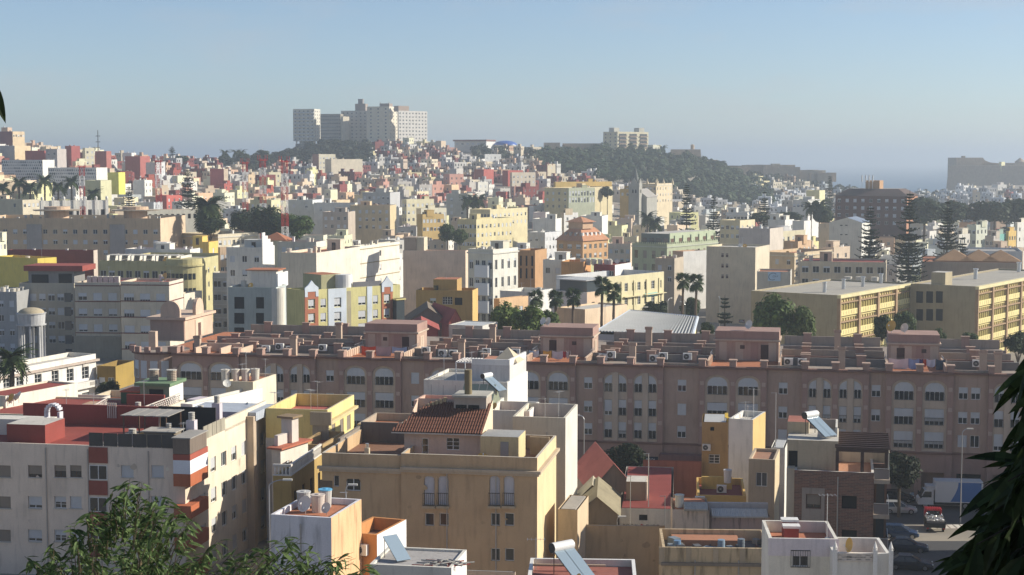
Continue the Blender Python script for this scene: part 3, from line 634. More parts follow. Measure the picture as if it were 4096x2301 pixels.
mb = MB(); mb.cyl(-.2, 1.3, 1.5, 1.5, 0, LM.H - .2, 24, pl((.70, .66, .58))); mb.build('rounded_corner', LM.root)
LM.part('roof_house', -6, -1.0, 4, 9, LM.R, LM.R + 3.4, pl(C['offwhite'])); LM.part('stepped_wall', -1.0, -.7, 4, 12, LM.R, LM.R + 2.8, pl(C['white'], .3)); LM.part('roof_slab', -7, -.5, 3.6, 9.5, LM.R + 3.4, LM.R + 3.6, MTERRA)
# colourful building: lit facade is its side
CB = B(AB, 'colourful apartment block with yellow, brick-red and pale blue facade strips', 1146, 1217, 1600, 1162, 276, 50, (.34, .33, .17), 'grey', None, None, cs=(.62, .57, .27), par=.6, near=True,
       spx=[(u, v, w_, 36, 'std', f_) for (u, w_, v0, f_) in ((1245, 23, 1216, .75), (1293, 22, 1213, .75), (1350, 28, 1210, .75), (1448, 30, 1203, .75), (1502, 20, 1199, .75), (1547, 22, 1195, .75)) for v, f_ in ((v0, f_), (v0 + 57, .75), (v0 + 108, 1))])
def sband(b, ua, ub, va, vb, mat, proud=.05, nm='facade_strip'):
    y0, z1 = b.s(ua, va); y1, _ = b.s(ub, va); q = b.s((ua + ub) / 2, vb); return b
def strip_frames(b, cols, mat, z0, z1):
    pass
MBR = pl((.44, .17, .10), .4); MPB = pl((.62, .68, .74), .3)
def side_strip(b, ua, ub, mat, holes_src, proud=.10, z1=None, z0=0):
    ya, yb = b.s(ua, 1200)[0], b.s(ub, 1200)[0]; hs = []
    for o in b.root.children:
        if o.name.startswith('window') and abs(o.rotation_euler[2]) > .1: hs.append((o.location.y - .75, o.location.y + .75, o.location.z - .12, o.location.z + 1.65))
    mb = MB(); holed(mb, ya, yb, z0, z1 or b.H, hs, mat, lambda a, y, z: (proud - y, a, z), proud - .004)
    mb.face([(0, ya, z0), (proud, ya, z0), (proud, ya, z1 or b.H), (0, ya, z1 or b.H)], mat); mb.face([(0, yb, z0), (proud, yb, z0), (proud, yb, z1 or b.H), (0, yb, z1 or b.H)][::-1], mat)
    mb.build('facade_strip', b.root)
side_strip(CB, 1218, 1272, MBR, None); side_strip(CB, 1312, 1385, MPB, None); side_strip(CB, 1468, 1488, MPB, None); side_strip(CB, 1526, 1570, MBR, None)
for ua, ub in ((1218, 1272), (1526, 1570)):
    ya, yb = CB.s(ua, 1160)[0], CB.s(ub, 1160)[0]; w_ = yb - ya; zc = CB.H; mb = MB()
    pts = [(0, -1.2), (0, .4), (.25, .9), (.5, 1.7), (.75, .9), (1, .4), (1, -1.2), (.8, -1.2), (.8, -.3), (.2, -.3), (.2, -1.2)]
    quad = [(0, 1, 9, 10), (1, 2, 4, 5), (2, 3, 4), (1, 5, 8, 9), (8, 5, 6, 7)]
    for q in quad:
        mb.face([(.16, ya + w_ * pts[k][0], zc + pts[k][1]) for k in q][::-1], MPB); mb.face([(-.1, ya + w_ * pts[k][0], zc + pts[k][1]) for k in q], MPB)
    for k in range(len(pts)):
        a_, b_ = pts[k], pts[(k + 1) % len(pts)]; mb.face([(.16, ya + w_ * a_[0], zc + a_[1]), (.16, ya + w_ * b_[0], zc + b_[1]), (-.1, ya + w_ * b_[0], zc + b_[1]), (-.1, ya + w_ * a_[0], zc + a_[1])], MPB)
    mb.build('gable_crest', CB.root)
CB.part('dark_recess', -.02, .012, *[CB.s(u, 1200)[0] for u in (1388, 1404)], 0, CB.H - .6, pl((.40, .36, .25)))
CB.part('roof_house', -8, -2, *[CB.s(u, 1150)[0] for u in (1310, 1390)], CB.R, CB.R + 3.0, pl((.40, .38, .22)), MTERRA); mb = MB(); mb.cyl(-1.7, CB.s(1395, 1150)[0], 1.6, 1.6, CB.R, CB.R + 2.9, 20, pl(C['white'], .3)); mb.build('round_roof_house', CB.root)
CB.part('parapet_screen', -.3, -.1, *[CB.s(u, 1150)[0] for u in (1414, 1524)], CB.R, CB.H + .9, pl((.16, .16, .17)))
CB.part('bay_window', .0, 1.1, CB.D - 1.6, CB.D + .2, 4, CB.H - 2.5, MGLASS2)
for z in (4, 7, CB.H - 2.5): CB.part('bay_ledge', .0, 1.3, CB.D - 1.8, CB.D + .4, z - .25, z, pl((.66, .58, .26)))
# tall cream blank walls behind
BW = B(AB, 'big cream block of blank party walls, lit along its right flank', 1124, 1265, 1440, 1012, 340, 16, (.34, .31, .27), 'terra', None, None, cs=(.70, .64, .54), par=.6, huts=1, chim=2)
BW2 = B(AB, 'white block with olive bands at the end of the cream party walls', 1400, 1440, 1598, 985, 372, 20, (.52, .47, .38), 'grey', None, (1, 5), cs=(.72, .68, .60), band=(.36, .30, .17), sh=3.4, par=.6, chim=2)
B(HO, 'dark-roofed white shed above the cream party walls', 1110, 1265, 1302, 968, 395, 12, (.52, .50, .46), 'red', (3, 1), None, par=.4, cs='offwhite', chim=2)
B(HO, 'small cream house with a red hipped roof left of the party walls', 1052, 1140, 1163, 962, 400, 14, (.55, .50, .40), 'terra', (2, 2), (1, 2), par=.05)
hx = BLD[-1][0]; mb = MB(); a_ = hx.W + .8; z = hx.H
mb.face([(-a_ , -.8, z), (.8, -.8, z), (-a_ / 2 + .4, hx.D / 2, z + 2)], MTERRA); mb.face([(.8, -.8, z), (.8, hx.D + .8, z), (-a_ / 2 + .4, hx.D / 2, z + 2)], MTERRA); mb.face([(.8, hx.D + .8, z), (-a_, hx.D + .8, z), (-a_ / 2 + .4, hx.D / 2, z + 2)], MTERRA); mb.face([(-a_, hx.D + .8, z), (-a_, -.8, z), (-a_ / 2 + .4, hx.D / 2, z + 2)], MTERRA); mb.build('hipped_roof', hx.root)
TW = B(AB, 'big blank tan party wall with a block on its roof, centre of the town', 1612, 1862, 1872, 1004, 375, 8, (.68, .53, .41), 'terra', None, None, raw=True, cs=(.68, .54, .41), par=.3)
TW.part('roof_block', TW.f(1615, 960)[0], TW.f(1664, 960)[0], .3, 6, TW.R, TW.R + 3.4, pl((.40, .32, .25))); TW.part('roof_block', TW.f(1664, 960)[0] + .01, TW.f(1694, 960)[0], .6, 5, TW.R, TW.R + 3.4, pl((.60, .53, .40)))
OH = B(HO, 'mustard-orange house with white windows below the blank tan wall', 1664, 1890, 1912, 1163, 305, 8, (.44, .29, .115), 'terra', None, None, raw=True, cs=(.62, .42, .16), par=.7, near=True,  # front mustard darkened against the side to hold its shade
       fpx=[(1732, 1204, 24, 22, 'std', .5), (1790, 1203, 40, 30, 'grid', 0), (1834, 1206, 30, 30, 'hole', 0), (1912, 1220, 12, 40, 'std', 0)])
xa, xb = OH.f(1731, 1150)[0], OH.f(1826, 1150)[0]; OH.part('upper_room', xa, xb, .6, 6, OH.R, OH.R + 2.8, OH.m, MTERRA); x = OH.f(1742, 1155)[0]; OH.part('upper_window', x - .45, x + .45, .53, .6, OH.R + .7, OH.R + 1.6, MGLASS)
WO = B(AB, 'ornate off-white corner house with tall windows and enclosed balconies', 1872, 1972, 2072, 998, 350, 32, (.50, .47, .42), 'grey', (4, 4, 1.0, 2.0), (4, 4, 1.0, 2.2), sh=4.0, top=2.8, cs=(.70, .68, .60), trim='offwhite', st='dark', huts=1, chim=3)
for j in range(3): WO.part('glazed_balcony', -4.4, -.8, -.9, -.02, WO.R - 9.4 - j * 4.0 + 4, WO.R - 6.7 - j * 4.0 + 4, MWFR)
# --- centre
MS = B(AB, 'orange-brick corner block with tiled mansard roof and pyramid turret', 2227, 2331, 2432, 965, 565, 38, (.36, .21, .12), 'terra', (3, 5, 2.0, 1.6), (5, 5, 1.5, 1.7), cs=(.56, .34, .17), par=.1, st='pale', sh=3.3, top=2.2)
def mansard(b, h, inset, mat, flat_top):
    W, D, H = b.W, b.D, b.H; mb = MB(); e = .6; lo_ = [(-W - e, -e), (e, -e), (e, D + e), (-W - e, D + e)]; hi = [(-W + inset, inset), (-inset, inset), (-inset, D - inset), (-W + inset, D - inset)]
    for i in range(4): j = (i + 1) % 4; mb.face([(*lo_[i], H), (*lo_[j], H), (*hi[j], H + h), (*hi[i], H + h)], mat)
    mb.face([(*q, H + h) for q in hi], flat_top); return mb.build('mansard_roof', b.root)
MANT = pl((.50, .25, .14), .6, .9, 'orange_tiles'); mansard(MS, 4.6, 3.6, MANT, MANT)
for i in range(5):
    y = MS.D * (i + .7) / 6; o = MS.part('dormer', -2.3, -1.0, y - .45, y + .45, MS.H + 1.6, MS.H + 2.9, MWFR)
for i in range(4):
    x = -MS.W * (i + .7) / 5; MS.part('dormer', x - .45, x + .45, 1.0, 2.3, MS.H + 1.6, MS.H + 2.9, MGREYR)
MS.part('turret', -MS.W * .75, -MS.W * .2, MS.D * .2, MS.D * .6, MS.H + 4.2, MS.H + 6.6, pl((.55, .37, .24)))
mb = MB(); a0_, a1_, y0_, y1_ = -MS.W * .75 - 1, -MS.W * .2 + 1, MS.D * .2 - 1, MS.D * .6 + 1; cxx, cyy = (a0_ + a1_) / 2, (y0_ + y1_) / 2
for p_, q_ in (((a0_, y0_), (a1_, y0_)), ((a1_, y0_), (a1_, y1_)), ((a1_, y1_), (a0_, y1_)), ((a0_, y1_), (a0_, y0_))): mb.face([(*p_, MS.H + 6.6), (*q_, MS.H + 6.6), (cxx, cyy, MS.H + 8.6)], MANT)
mb.build('turret_roof', MS.root)
B(AB, 'blue-white house with a smooth upper block left of the mansard building', 2112, 2180, 2248, 930, 590, 30, (.50, .53, .58), 'grey', (3, 4), (5, 4), cs=(.66, .67, .68), chim=5)
B(AB, 'tall smooth pale grey-blue block with a bright right edge behind the mansard', 2130, 2222, 2247, 876, 625, 14, (.52, .55, .60), 'grey', None, None, cs='white', huts=1)
B(AB, 'white lit block with a slim white tower left of the brown house', 2243, 2256, 2312, 852, 655, 45, (.42, .36, .28), 'grey', None, (2, 2), cs='white', huts=1)
B(AB, 'white block with a cubic roof house right behind the mansard turret', 2318, 2408, 2432, 864, 640, 14, (.55, .58, .62), 'grey', None, None, cs='white', huts=1)
GB = B(AB, 'dark green townhouse with white-framed balconied windows and crenellated terrace', 2528, 2668, 2872, 978, 485, 36, (.20, .22, .19), 'grey', (4, 3, 1.3, 2.4), (9, 2, 1.3, 2.2), sh=4.2, top=2.6, cs=(.42, .46, .32), trim=(.48, .50, .42), st='brown')
GB.part('top_floor', -GB.W + 1.8, -.8, 2.6, GB.D - 1, GB.R, GB.R + 4.0, pl((.17, .19, .165)), MPALER); GB.part('top_floor_front', -.8, -.5, 2.6, GB.D - 1, GB.R, GB.R + 4.2, pl((.46, .52, .36)))
for i in range(6): y = 4 + (GB.D - 7) * i / 5; GB.part('terrace_recess', -.52, -.42, y - .9, y + .9, GB.R + .2, GB.R + 2.5, MBFR); GB.part('terrace_partition', -.5, 1.2 - 1.4, y + 1.2, y + 1.5, GB.R, GB.R + 3.4, pl((.46, .52, .36)))
for i in range(4): x = -GB.W + 1.8 + (GB.W - 2.6) * (i + .5) / 4; GB.part('top_window', x - .8, x + .8, 2.54, 2.6, GB.R + .8, GB.R + 2.6, MGLASS2)
for i in range(18): x = -GB.W * (i + .5) / 18; GB.part('merlon', x - .2, x + .2, .02, .2, GB.H, GB.H + .5, GB.m)
for i in range(26): y = GB.D * (i + .5) / 26; GB.part('merlon', -.2, -.02, y - .25, y + .25, GB.H, GB.H + .5, GB.ms)
BT = B(AB, 'tall blank beige party-wall block above the square with a window slot', 2826, 3022, 3042, 990, 402, 24, (.36, .32, .26), 'pale', None, None, cs=(.64, .57, .44), par=.5, D=14,
       fpx=[(u, v, 10, 16, 'brown', .5) for u in (2890, 2908) for v in (1021, 1063, 1106)])
BT.part('window_slot_shade', BT.f(2882, 1050)[0], BT.f(2914, 1050)[0], -.003, .03, BT.f(2890, 1130)[1], BT.f(2890, 1005)[1], pl((.26, .21, .16))) if False else None
B(AB, 'plain grey-mauve block behind the beige party wall', 2955, 3080, 3100, 915, 470, 26, (.42, .39, .37), 'grey', None, None, D=14, chim=4)
B(AB, 'white end wall with a rusty roof and a big diagonal shadow', 2690, 2733, 2826, 1006, 440, 50, (.40, .28, .20), 'terra', None, None, cs=(.70, .69, .66), huts=0, par=.3)
B(AB, 'brown brick party wall right of the watermarked yellow house', 2650, 2725, 2735, 1040, 420, 20, (.34, .25, .17), 'terra', None, None, cs='beige', D=9) if False else B(AB, 'brown rendered house squeezed left of the white end wall', 2620, 2698, 2735, 1034, 425, 22, (.34, .25, .17), 'terra', (2, 2), None, cs='beige', D=9)
CL = B('townhouse', 'long pale yellow townhouse with tall windows, balcony and a teal banner', 2225, 2396, 2656, 1112, 340, 39, (.44, .46, .50), 'grey', None, None, cs=(.70, .63, .40), par=1.2, trim=None, near=True, cat='building',
       spx=[(u, v0 + 100 - (u - 2500) * .10 - 100, w_, 34, 'grid', 0) for (u, w_) in ((2475, 12), (2505, 13), (2536, 14), (2556, 12), (2584, 13), (2612, 13), (2640, 12)) for v0 in (1150, 1207)])
CL.part('teal_banner', .02, .08, *[CL.s(u, 1177)[0] for u in (2579, 2629)], CL.s(2600, 1186)[1], CL.s(2600, 1172)[1], flat((.20, .48, .47), .6))
for i in range(5): y = CL.s(2436 + i * 50, 1150)[0]; CL.part('pilaster', .003, .2, y - .25, y + .25, 0, CL.R - .1, CL.ms)
for ua, ub in ((2490, 2560), (2575, 2655)): CL.part('balcony', .0, .8, CL.s(ua, 1180)[0], CL.s(ub, 1180)[0], CL.s(2540, 1182)[1] - .15, CL.s(2540, 1182)[1], CL.ms); CL.part('railing', .76, .8, CL.s(ua, 1180)[0], CL.s(ub, 1180)[0], CL.s(2540, 1182)[1], CL.s(2540, 1182)[1] + .9, MIRON) if False else None
PE = B('shop_building', 'low peach corner shop building behind the palms with flat white-walled back', 2205, 2348, 2400, 1170, 322, 39, (.52, .52, .54), 'grey', None, None, cs=(.72, .54, .38), par=.3, near=True, spx=[(2373, 1216, 12, 16, 'hole', 0)])
PE.part('glazed_terrace', -PE.W * .8, -.4, .5, 6, PE.R, PE.R + 2.6, MGLASS2); PE.part('terrace_roof', -PE.W * .85, 0, -.3, 7, PE.R + 2.6, PE.R + 2.8, ribbed((.62, .63, .62), 3.0, 'x', 'corrugated'))
PS = B('shop_building', 'single-storey peach shop row with pale fascia signs near the palms', 2225, 2340, 2400, 1238, 300, 39, (.70, .52, .36), 'pale', None, None, cs=(.74, .58, .42), par=.3, near=True, D=14)
B('house', 'narrow brown ruined brick house with tall slots left of the pale terrace', 2072, 2140, 2172, 1002, 385, 20, (.34, .20, .12), 'terra', (3, 2, .5, 2.5), None, cs=(.46, .28, .15), st='hole', D=9)
B('house', 'white house with flat roof deck and glazed room behind the pale terrace', 2172, 2250, 2278, 1040, 372, 20, (.60, .60, .58), 'pale', (2, 1), None, cs='white', D=10, huts=1)
B('house', 'orange-tiled courtyard house in front of the mansard building', 2245, 2335, 2350, 1048, 365, 15, (.32, .15, .09), 'terra', None, None, cs=(.62, .33, .14), D=8, par=1.5)
TK = B('house', 'dark red house with a white wing carrying pale water tanks', 2375, 2460, 2522, 1060, 362, 26, (.22, .05, .05), 'red', (3, 1), None, cs='white', D=10, par=.4)
for i in range(5): mb = MB(); x = -9 + i * 1.5; mb.cyl(x, 2, .5, .62, TK.R, TK.R + 1.5, 12, MTANK); mb.build('water_tank', TK.root)
B('hall', 'long low white and red hall right behind the yellow townhouse', 2380, 2400, 2520, 1076, 372, 45, (.62, .66, .70), 'red', None, None, cs='white', D=12, par=.6) 
MA = B('house', 'cream house with arched pergola roof left of the green townhouse', 2432, 2522, 2530, 975, 520, 10, (.52, .44, .36), 'terra', (4, 2), None, D=12, huts=1)
# corrugated hall
def gable_hall():
    a, b_, c, d_ = P(2385, 1330, 255), P(2770, 1345, 248), P(2790, 1272, 286), P(2520, 1246, 300)
    r = tag(empty('metal_hall', (a.x, a.y, 0)), 'low hall with a big sloping corrugated metal roof behind the pink block', 'hall'); o = Vector((a.x, a.y, 0))
    q = [p - o for p in (a, b_, c, d_)]; mt = ribbed((.66, .67, .64), 2.1, 'x', 'corrugated_metal', .45, .8, .62); n = 30
    mb = MB()
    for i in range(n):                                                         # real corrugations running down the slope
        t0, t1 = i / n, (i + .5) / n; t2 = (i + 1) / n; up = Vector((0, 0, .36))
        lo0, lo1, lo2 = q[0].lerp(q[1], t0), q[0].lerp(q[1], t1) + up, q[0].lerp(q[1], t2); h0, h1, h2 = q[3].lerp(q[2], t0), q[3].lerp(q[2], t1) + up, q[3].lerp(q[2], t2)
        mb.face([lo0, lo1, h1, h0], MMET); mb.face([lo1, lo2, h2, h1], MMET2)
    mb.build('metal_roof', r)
    mb = MB(); y = pl((.66, .58, .28))
    for i, j in ((0, 1), (1, 2), (2, 3), (3, 0)):
        f_ = lambda p: Vector((p.x * .985, p.y * .985, p.z - .25)); g_ = lambda p: Vector((p.x * .985, p.y * .985, 0)); mb.face([g_(q[i]), g_(q[j]), f_(q[j]), f_(q[i])], y if i else pl((.42, .42, .42)))
    mb.build('wall', r)
    mb = MB()
    for i, j in ((1, 2), (2, 3), (3, 0)): mb.tube(q[i] + Vector((0, 0, .1)), q[j] + Vector((0, 0, .1)), .28, 6, pl((.55, .60, .66)))
    mb.build('roof_edge', r)
MMET = pl((.54, .54, .51), .5, .45, 'corrugated_metal'); MMET2 = pl((.36, .36, .35), .8, .5, 'shaded_flank_metal'); gable_hall()  # second tone paints shading onto one flank of each corrugation
# --- right
S1 = B('school_building', 'yellow school wing with a flat grey roof and slatted sunlit facade', 3005, 3349, 3645, 1181, 303, 35.5, (.36, .305, .20), pl((.42, .39, .33), .7), None, None, raw=True, cs=(.60, .50, .25), par=.35, cat='school', coping=pl((.70, .66, .52)))  # both wings: shade on the end wall is put into its front colour
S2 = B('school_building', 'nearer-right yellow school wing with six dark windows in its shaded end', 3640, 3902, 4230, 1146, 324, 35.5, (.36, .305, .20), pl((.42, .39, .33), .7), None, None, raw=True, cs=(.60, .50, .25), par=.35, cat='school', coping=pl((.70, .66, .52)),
       fpx=[(u, v, 28, 48, 'hole', 0) for u in (3678, 3718, 3757) for v in (1189, 1260)])
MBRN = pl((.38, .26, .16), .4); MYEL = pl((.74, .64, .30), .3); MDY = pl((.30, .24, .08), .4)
for b in (S1, S2):
    nb = max(3, int(round(b.D / 9.5))); sh_ = 3.75
    for j in range(4):
        zt = b.R - .4 - j * sh_
        if zt < 2: break
        b.part('floor_beam', .01, .55, 0, b.D, zt - 1.0, zt - .75, MBRN)
        for i in range(nb):
            y0, y1 = b.D * i / nb + .45, b.D * (i + 1) / nb - .45
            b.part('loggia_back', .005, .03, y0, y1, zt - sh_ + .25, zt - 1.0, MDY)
            for k in range(8):
                y = y0 + (y1 - y0) * k / 7; b.part('mullion', .03, .22, y - .05, y + .05, zt - sh_ + .2, zt, MYEL)
            b.part('balustrade', .24, .4, y0, y1, zt - sh_ + .3, zt - sh_ + 1.4, MYEL); b.part('transom', .1, .26, y0, y1, zt - .12, zt, MYEL)
            for k in range(7):
                y = y0 + (y1 - y0) * (k + .5) / 7; b.part('balustrade_slot', .4, .405, y - .1, y + .1, zt - sh_ + .5, zt - sh_ + 1.2, MBRN)
    for i in range(nb + 1):
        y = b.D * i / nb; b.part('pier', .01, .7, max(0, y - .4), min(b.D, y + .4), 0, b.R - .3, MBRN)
    b.part('fascia', .0, .75, 0, b.D, b.R - .3, b.H, pl((.70, .62, .36), .4))
for (u, v) in ((3298, 1170), (3374, 1157), (3452, 1147), (3524, 1134)):
    g = G(u, v, S1.zb + S1.R); mb = MB(); mb.cyl(0, 0, .38, .38, 0, 1.9, 12, MMETAL); mb.cyl(0, 0, .5, .5, 1.9, 2.1, 12, MMETAL); o = mb.build('roof_vent', S1.root); o.matrix_world = Matrix.Translation(g); o.parent = S1.root; o.matrix_parent_inverse = S1.M.inverted()
for (u, v) in ((3902, 1117), (4075, 1089)):
    g = G(u, v, S2.zb + S2.R); mb = MB(); mb.cyl(0, 0, .45, .45, 0, 2.1, 12, MMETAL); mb.cyl(0, 0, .6, .6, 2.1, 2.35, 12, MMETAL); o = mb.build('roof_vent', S2.root); o.matrix_world = Matrix.Translation(g); o.parent = S2.root; o.matrix_parent_inverse = S2.M.inverted()
x0, _ = S2.f(3722, 1136); x1, _ = S2.f(3778, 1136); S2.part('stair_hut', x0, x1, .4, 4.5, S2.R, S2.R + 2.9, pl((.42, .36, .24)), MPALER)
CS = B('office_building', 'grey office wall with a pale blue union sign left of the school roof', 3028, 3162, 3180, 1088, 372, 12, (.30, .30, .30), 'terra', None, None, cs=(.55, .52, .46), D=10, par=.4)
x0, z1 = CS.f(3072, 1088); x1, z0 = CS.f(3122, 1125); CS.part('sign_panel', x0, x1, -.1, -.01, z0, z1, flat((.42, .55, .66), .5)); SIGN1 = (CS, x0, x1, z0, z1)
B(AB, 'low beige office with a red flat roof and dark windows behind the school', 3200, 3545, 3590, 1050, 385, 14, (.38, .33, .27), 'red', (8, 2, 1.6, 1.6), None, cs=(.62, .54, .42), D=14, st='dark', par=.3, huts=1)
RB = BLD[-1][0]
for i, uu in enumerate((3395, 3440, 3500)): x = RB.f(uu, 1090)[0]; mb = MB(); mb.cyl(x, -3.2, .8, .95, RB.H - 6.4, RB.H - 3.4, 14, MTANK); mb.build('water_tank', RB.root)
B(AB, 'tan blank house with a small lit terrace right of the beige party wall', 3134, 3192, 3245, 966, 455, 34, (.36, .24, .16), 'terra', None, (3, 2), cs=(.58, .40, .26), huts=1)
B(AB, 'ornate cream house with a long cornice beneath the tan blank house', 3040, 3178, 3330, 1012, 425, 40, (.46, .36, .26), 'terra', (3, 2), (8, 2), cs=(.64, .52, .36), trim='cream')
GG = B(AB, 'grey gable-ended block with three rows of paired slit windows', 3317, 3448, 3478, 892, 500, 24, (.36, .35, .34), 'grey', None, (2, 6), cs=(.70, .68, .62), D=14, par=.1, fpx=[(u, v, 10, 4, 'hole', 0) for u in (3365, 3385) for v in (902, 939, 977)])
mb = MB(); mb.face([(-GG.W, 0, GG.H), (0, 0, GG.H), (-GG.W * .45, 0, GG.H + 1.6)], GG.m); mb.face([(-GG.W * .45, 0, GG.H + 1.6), (0.3, 0, GG.H), (.3, GG.D, GG.H), (-GG.W * .45, GG.D, GG.H + 1.6)], MMETAL); mb.face([(-GG.W, 0, GG.H), (-GG.W * .45, 0, GG.H + 1.6), (-GG.W * .45, GG.D, GG.H + 1.6), (-GG.W, GG.D, GG.H)], MMETAL); mb.build('gable_roof', GG.root)
B(AB, 'cream house with a pink mansard and skylights left of the gabled grey block', 3072, 3125, 3222, 925, 505, 42, (.46, .48, .52), 'terra', (2, 2), (5, 3), cs=(.68, .62, .44), huts=1)
B(AB, 'white penthouse cubes above the cream mansard house', 3072, 3140, 3176, 880, 545, 34, (.58, .60, .62), 'grey', None, (2, 1), cs='white', huts=2)
B(AB, 'white slab tower with a narrow lit face beside the beige wall', 3170, 3216, 3242, 884, 535, 34, (.36, .34, .34), 'grey', None, None, cs='white', D=6)
B(HO, 'beige blank house left of the gabled grey block', 3276, 3318, 3320, 895, 520, 14, (.50, .42, .32), 'terra', None, None, D=8)
BR = B(AB, 'large dark red-brick apartment building with a slate mansard, right side', 3342, 3628, 3660, 786, 660, 26, (.145, .072, .058), 'grey', (9, 4, 1.4, 1.5), (2, 4), raw=True, cs=(.46, .24, .15), st='mix', par=.3, D=22)  # front brick coloured darker than the side, shade included
mansard(BR, 3.0, 4.5, pl((.12, .085, .075)), MGREYR)
BR.part('roof_block', -BR.W * .62, -BR.W * .42, 5, 12, BR.H + 2, BR.H + 6.5, pl((.45, .28, .16))); 
for i in range(4):
    x = -BR.W * (.66 - i * .05); mb = MB(); mb.tube((x, 4, BR.H + 3), (x, 4, BR.H + 9), .12, 6, MMETAL); mb.box(x - .25, x + .25, 3.8, 4.2, BR.H + 6, BR.H + 8.6, MWFR); mb.build('aerial', BR.root)
B(AB, 'pale yellow blank block above the palms left of the red-brick building', 3225, 3278, 3300, 762, 740, 26, (.66, .62, .38), 'grey', None, None, cs=(.70, .66, .42), D=10)
B(HO, 'white terrace house with glazed top left of the red-brick building', 3170, 3232, 3280, 800, 715, 28, (.58, .60, .58), 'grey', (4, 1), (3, 2), cs='white', huts=1)
B(AB, 'white long villa with arched ground-floor windows right of the araucarias', 2905, 2990, 3010, 850, 615, 20, (.70, .70, .68), 'grey', (6, 2, 1.3, 1.8), None, D=12, sh=4.2, st='dark', huts=2, trim='white')
B(AB, 'cream villa with gabled grey roof in front of the white long villa', 2880, 2960, 3020, 882, 560, 35, (.46, .40, .34), 'grey', (4, 2), (3, 2), cs=(.70, .62, .42))
for i, (u0, u1, u2, v, d, c, cs, lab) in enumerate((
    (3800, 3836, 3880, 938, 540, (.48, .46, .44), 'offwhite', 'white and cream house at the start of the right-hand street row'),
    (3868, 3905, 3950, 900, 560, (.46, .47, .50), (.62, .64, .54), 'pale green fronted townhouse with arched glazing, right-hand row'),
    (3940, 3975, 4000, 944, 545, (.30, .26, .24), (.50, .46, .42), 'dark narrow house between the green and turquoise fronts'),
    (3975, 3984, 4030, 938, 550, (.22, .30, .28), (.20, .46, .40), 'turquoise fronted house in the right-hand row'),
    (4025, 4035, 4065, 925, 555, (.40, .26, .10), (.66, .46, .16), 'orange-yellow house in the right-hand row'),
    (4060, 4070, 4130, 890, 565, (.50, .50, .48), (.68, .66, .60), 'white townhouse with balconies at the right edge'))):
    B('townhouse', lab, u0, u1, u2, v, d, 42, c, 'grey', (2, 3), (3, 3), cs=cs, st='dark', sh=3.6, huts=1)
B('hall', 'long low hall with white roof railings at the right edge', 3850, 4090, 4140, 1006, 470, 14, (.40, .41, .43), 'grey', None, None, D=20, par=.5)
B('hall', 'long low brown hall behind the school with hipped tile roofs', 3690, 4080, 4140, 1052, 400, 14, (.30, .24, .20), 'terra', None, None, D=26, par=.2)
HL = BLD[-1][0]
for uu in (3820, 3920, 4010):
    x = HL.f(uu, 1052)[0]; mb = MB(); z = HL.H
    for p_, q_ in (((-5, 0), (5, 0)), ((5, 0), (5, 10)), ((5, 10), (-5, 10)), ((-5, 10), (-5, 0))): mb.face([(x + p_[0], 4 + p_[1], z), (x + q_[0], 4 + q_[1], z), (x, 9, z + 2.8)], pl((.36, .22, .12)))
    mb.build('hipped_tile_roof', HL.root)
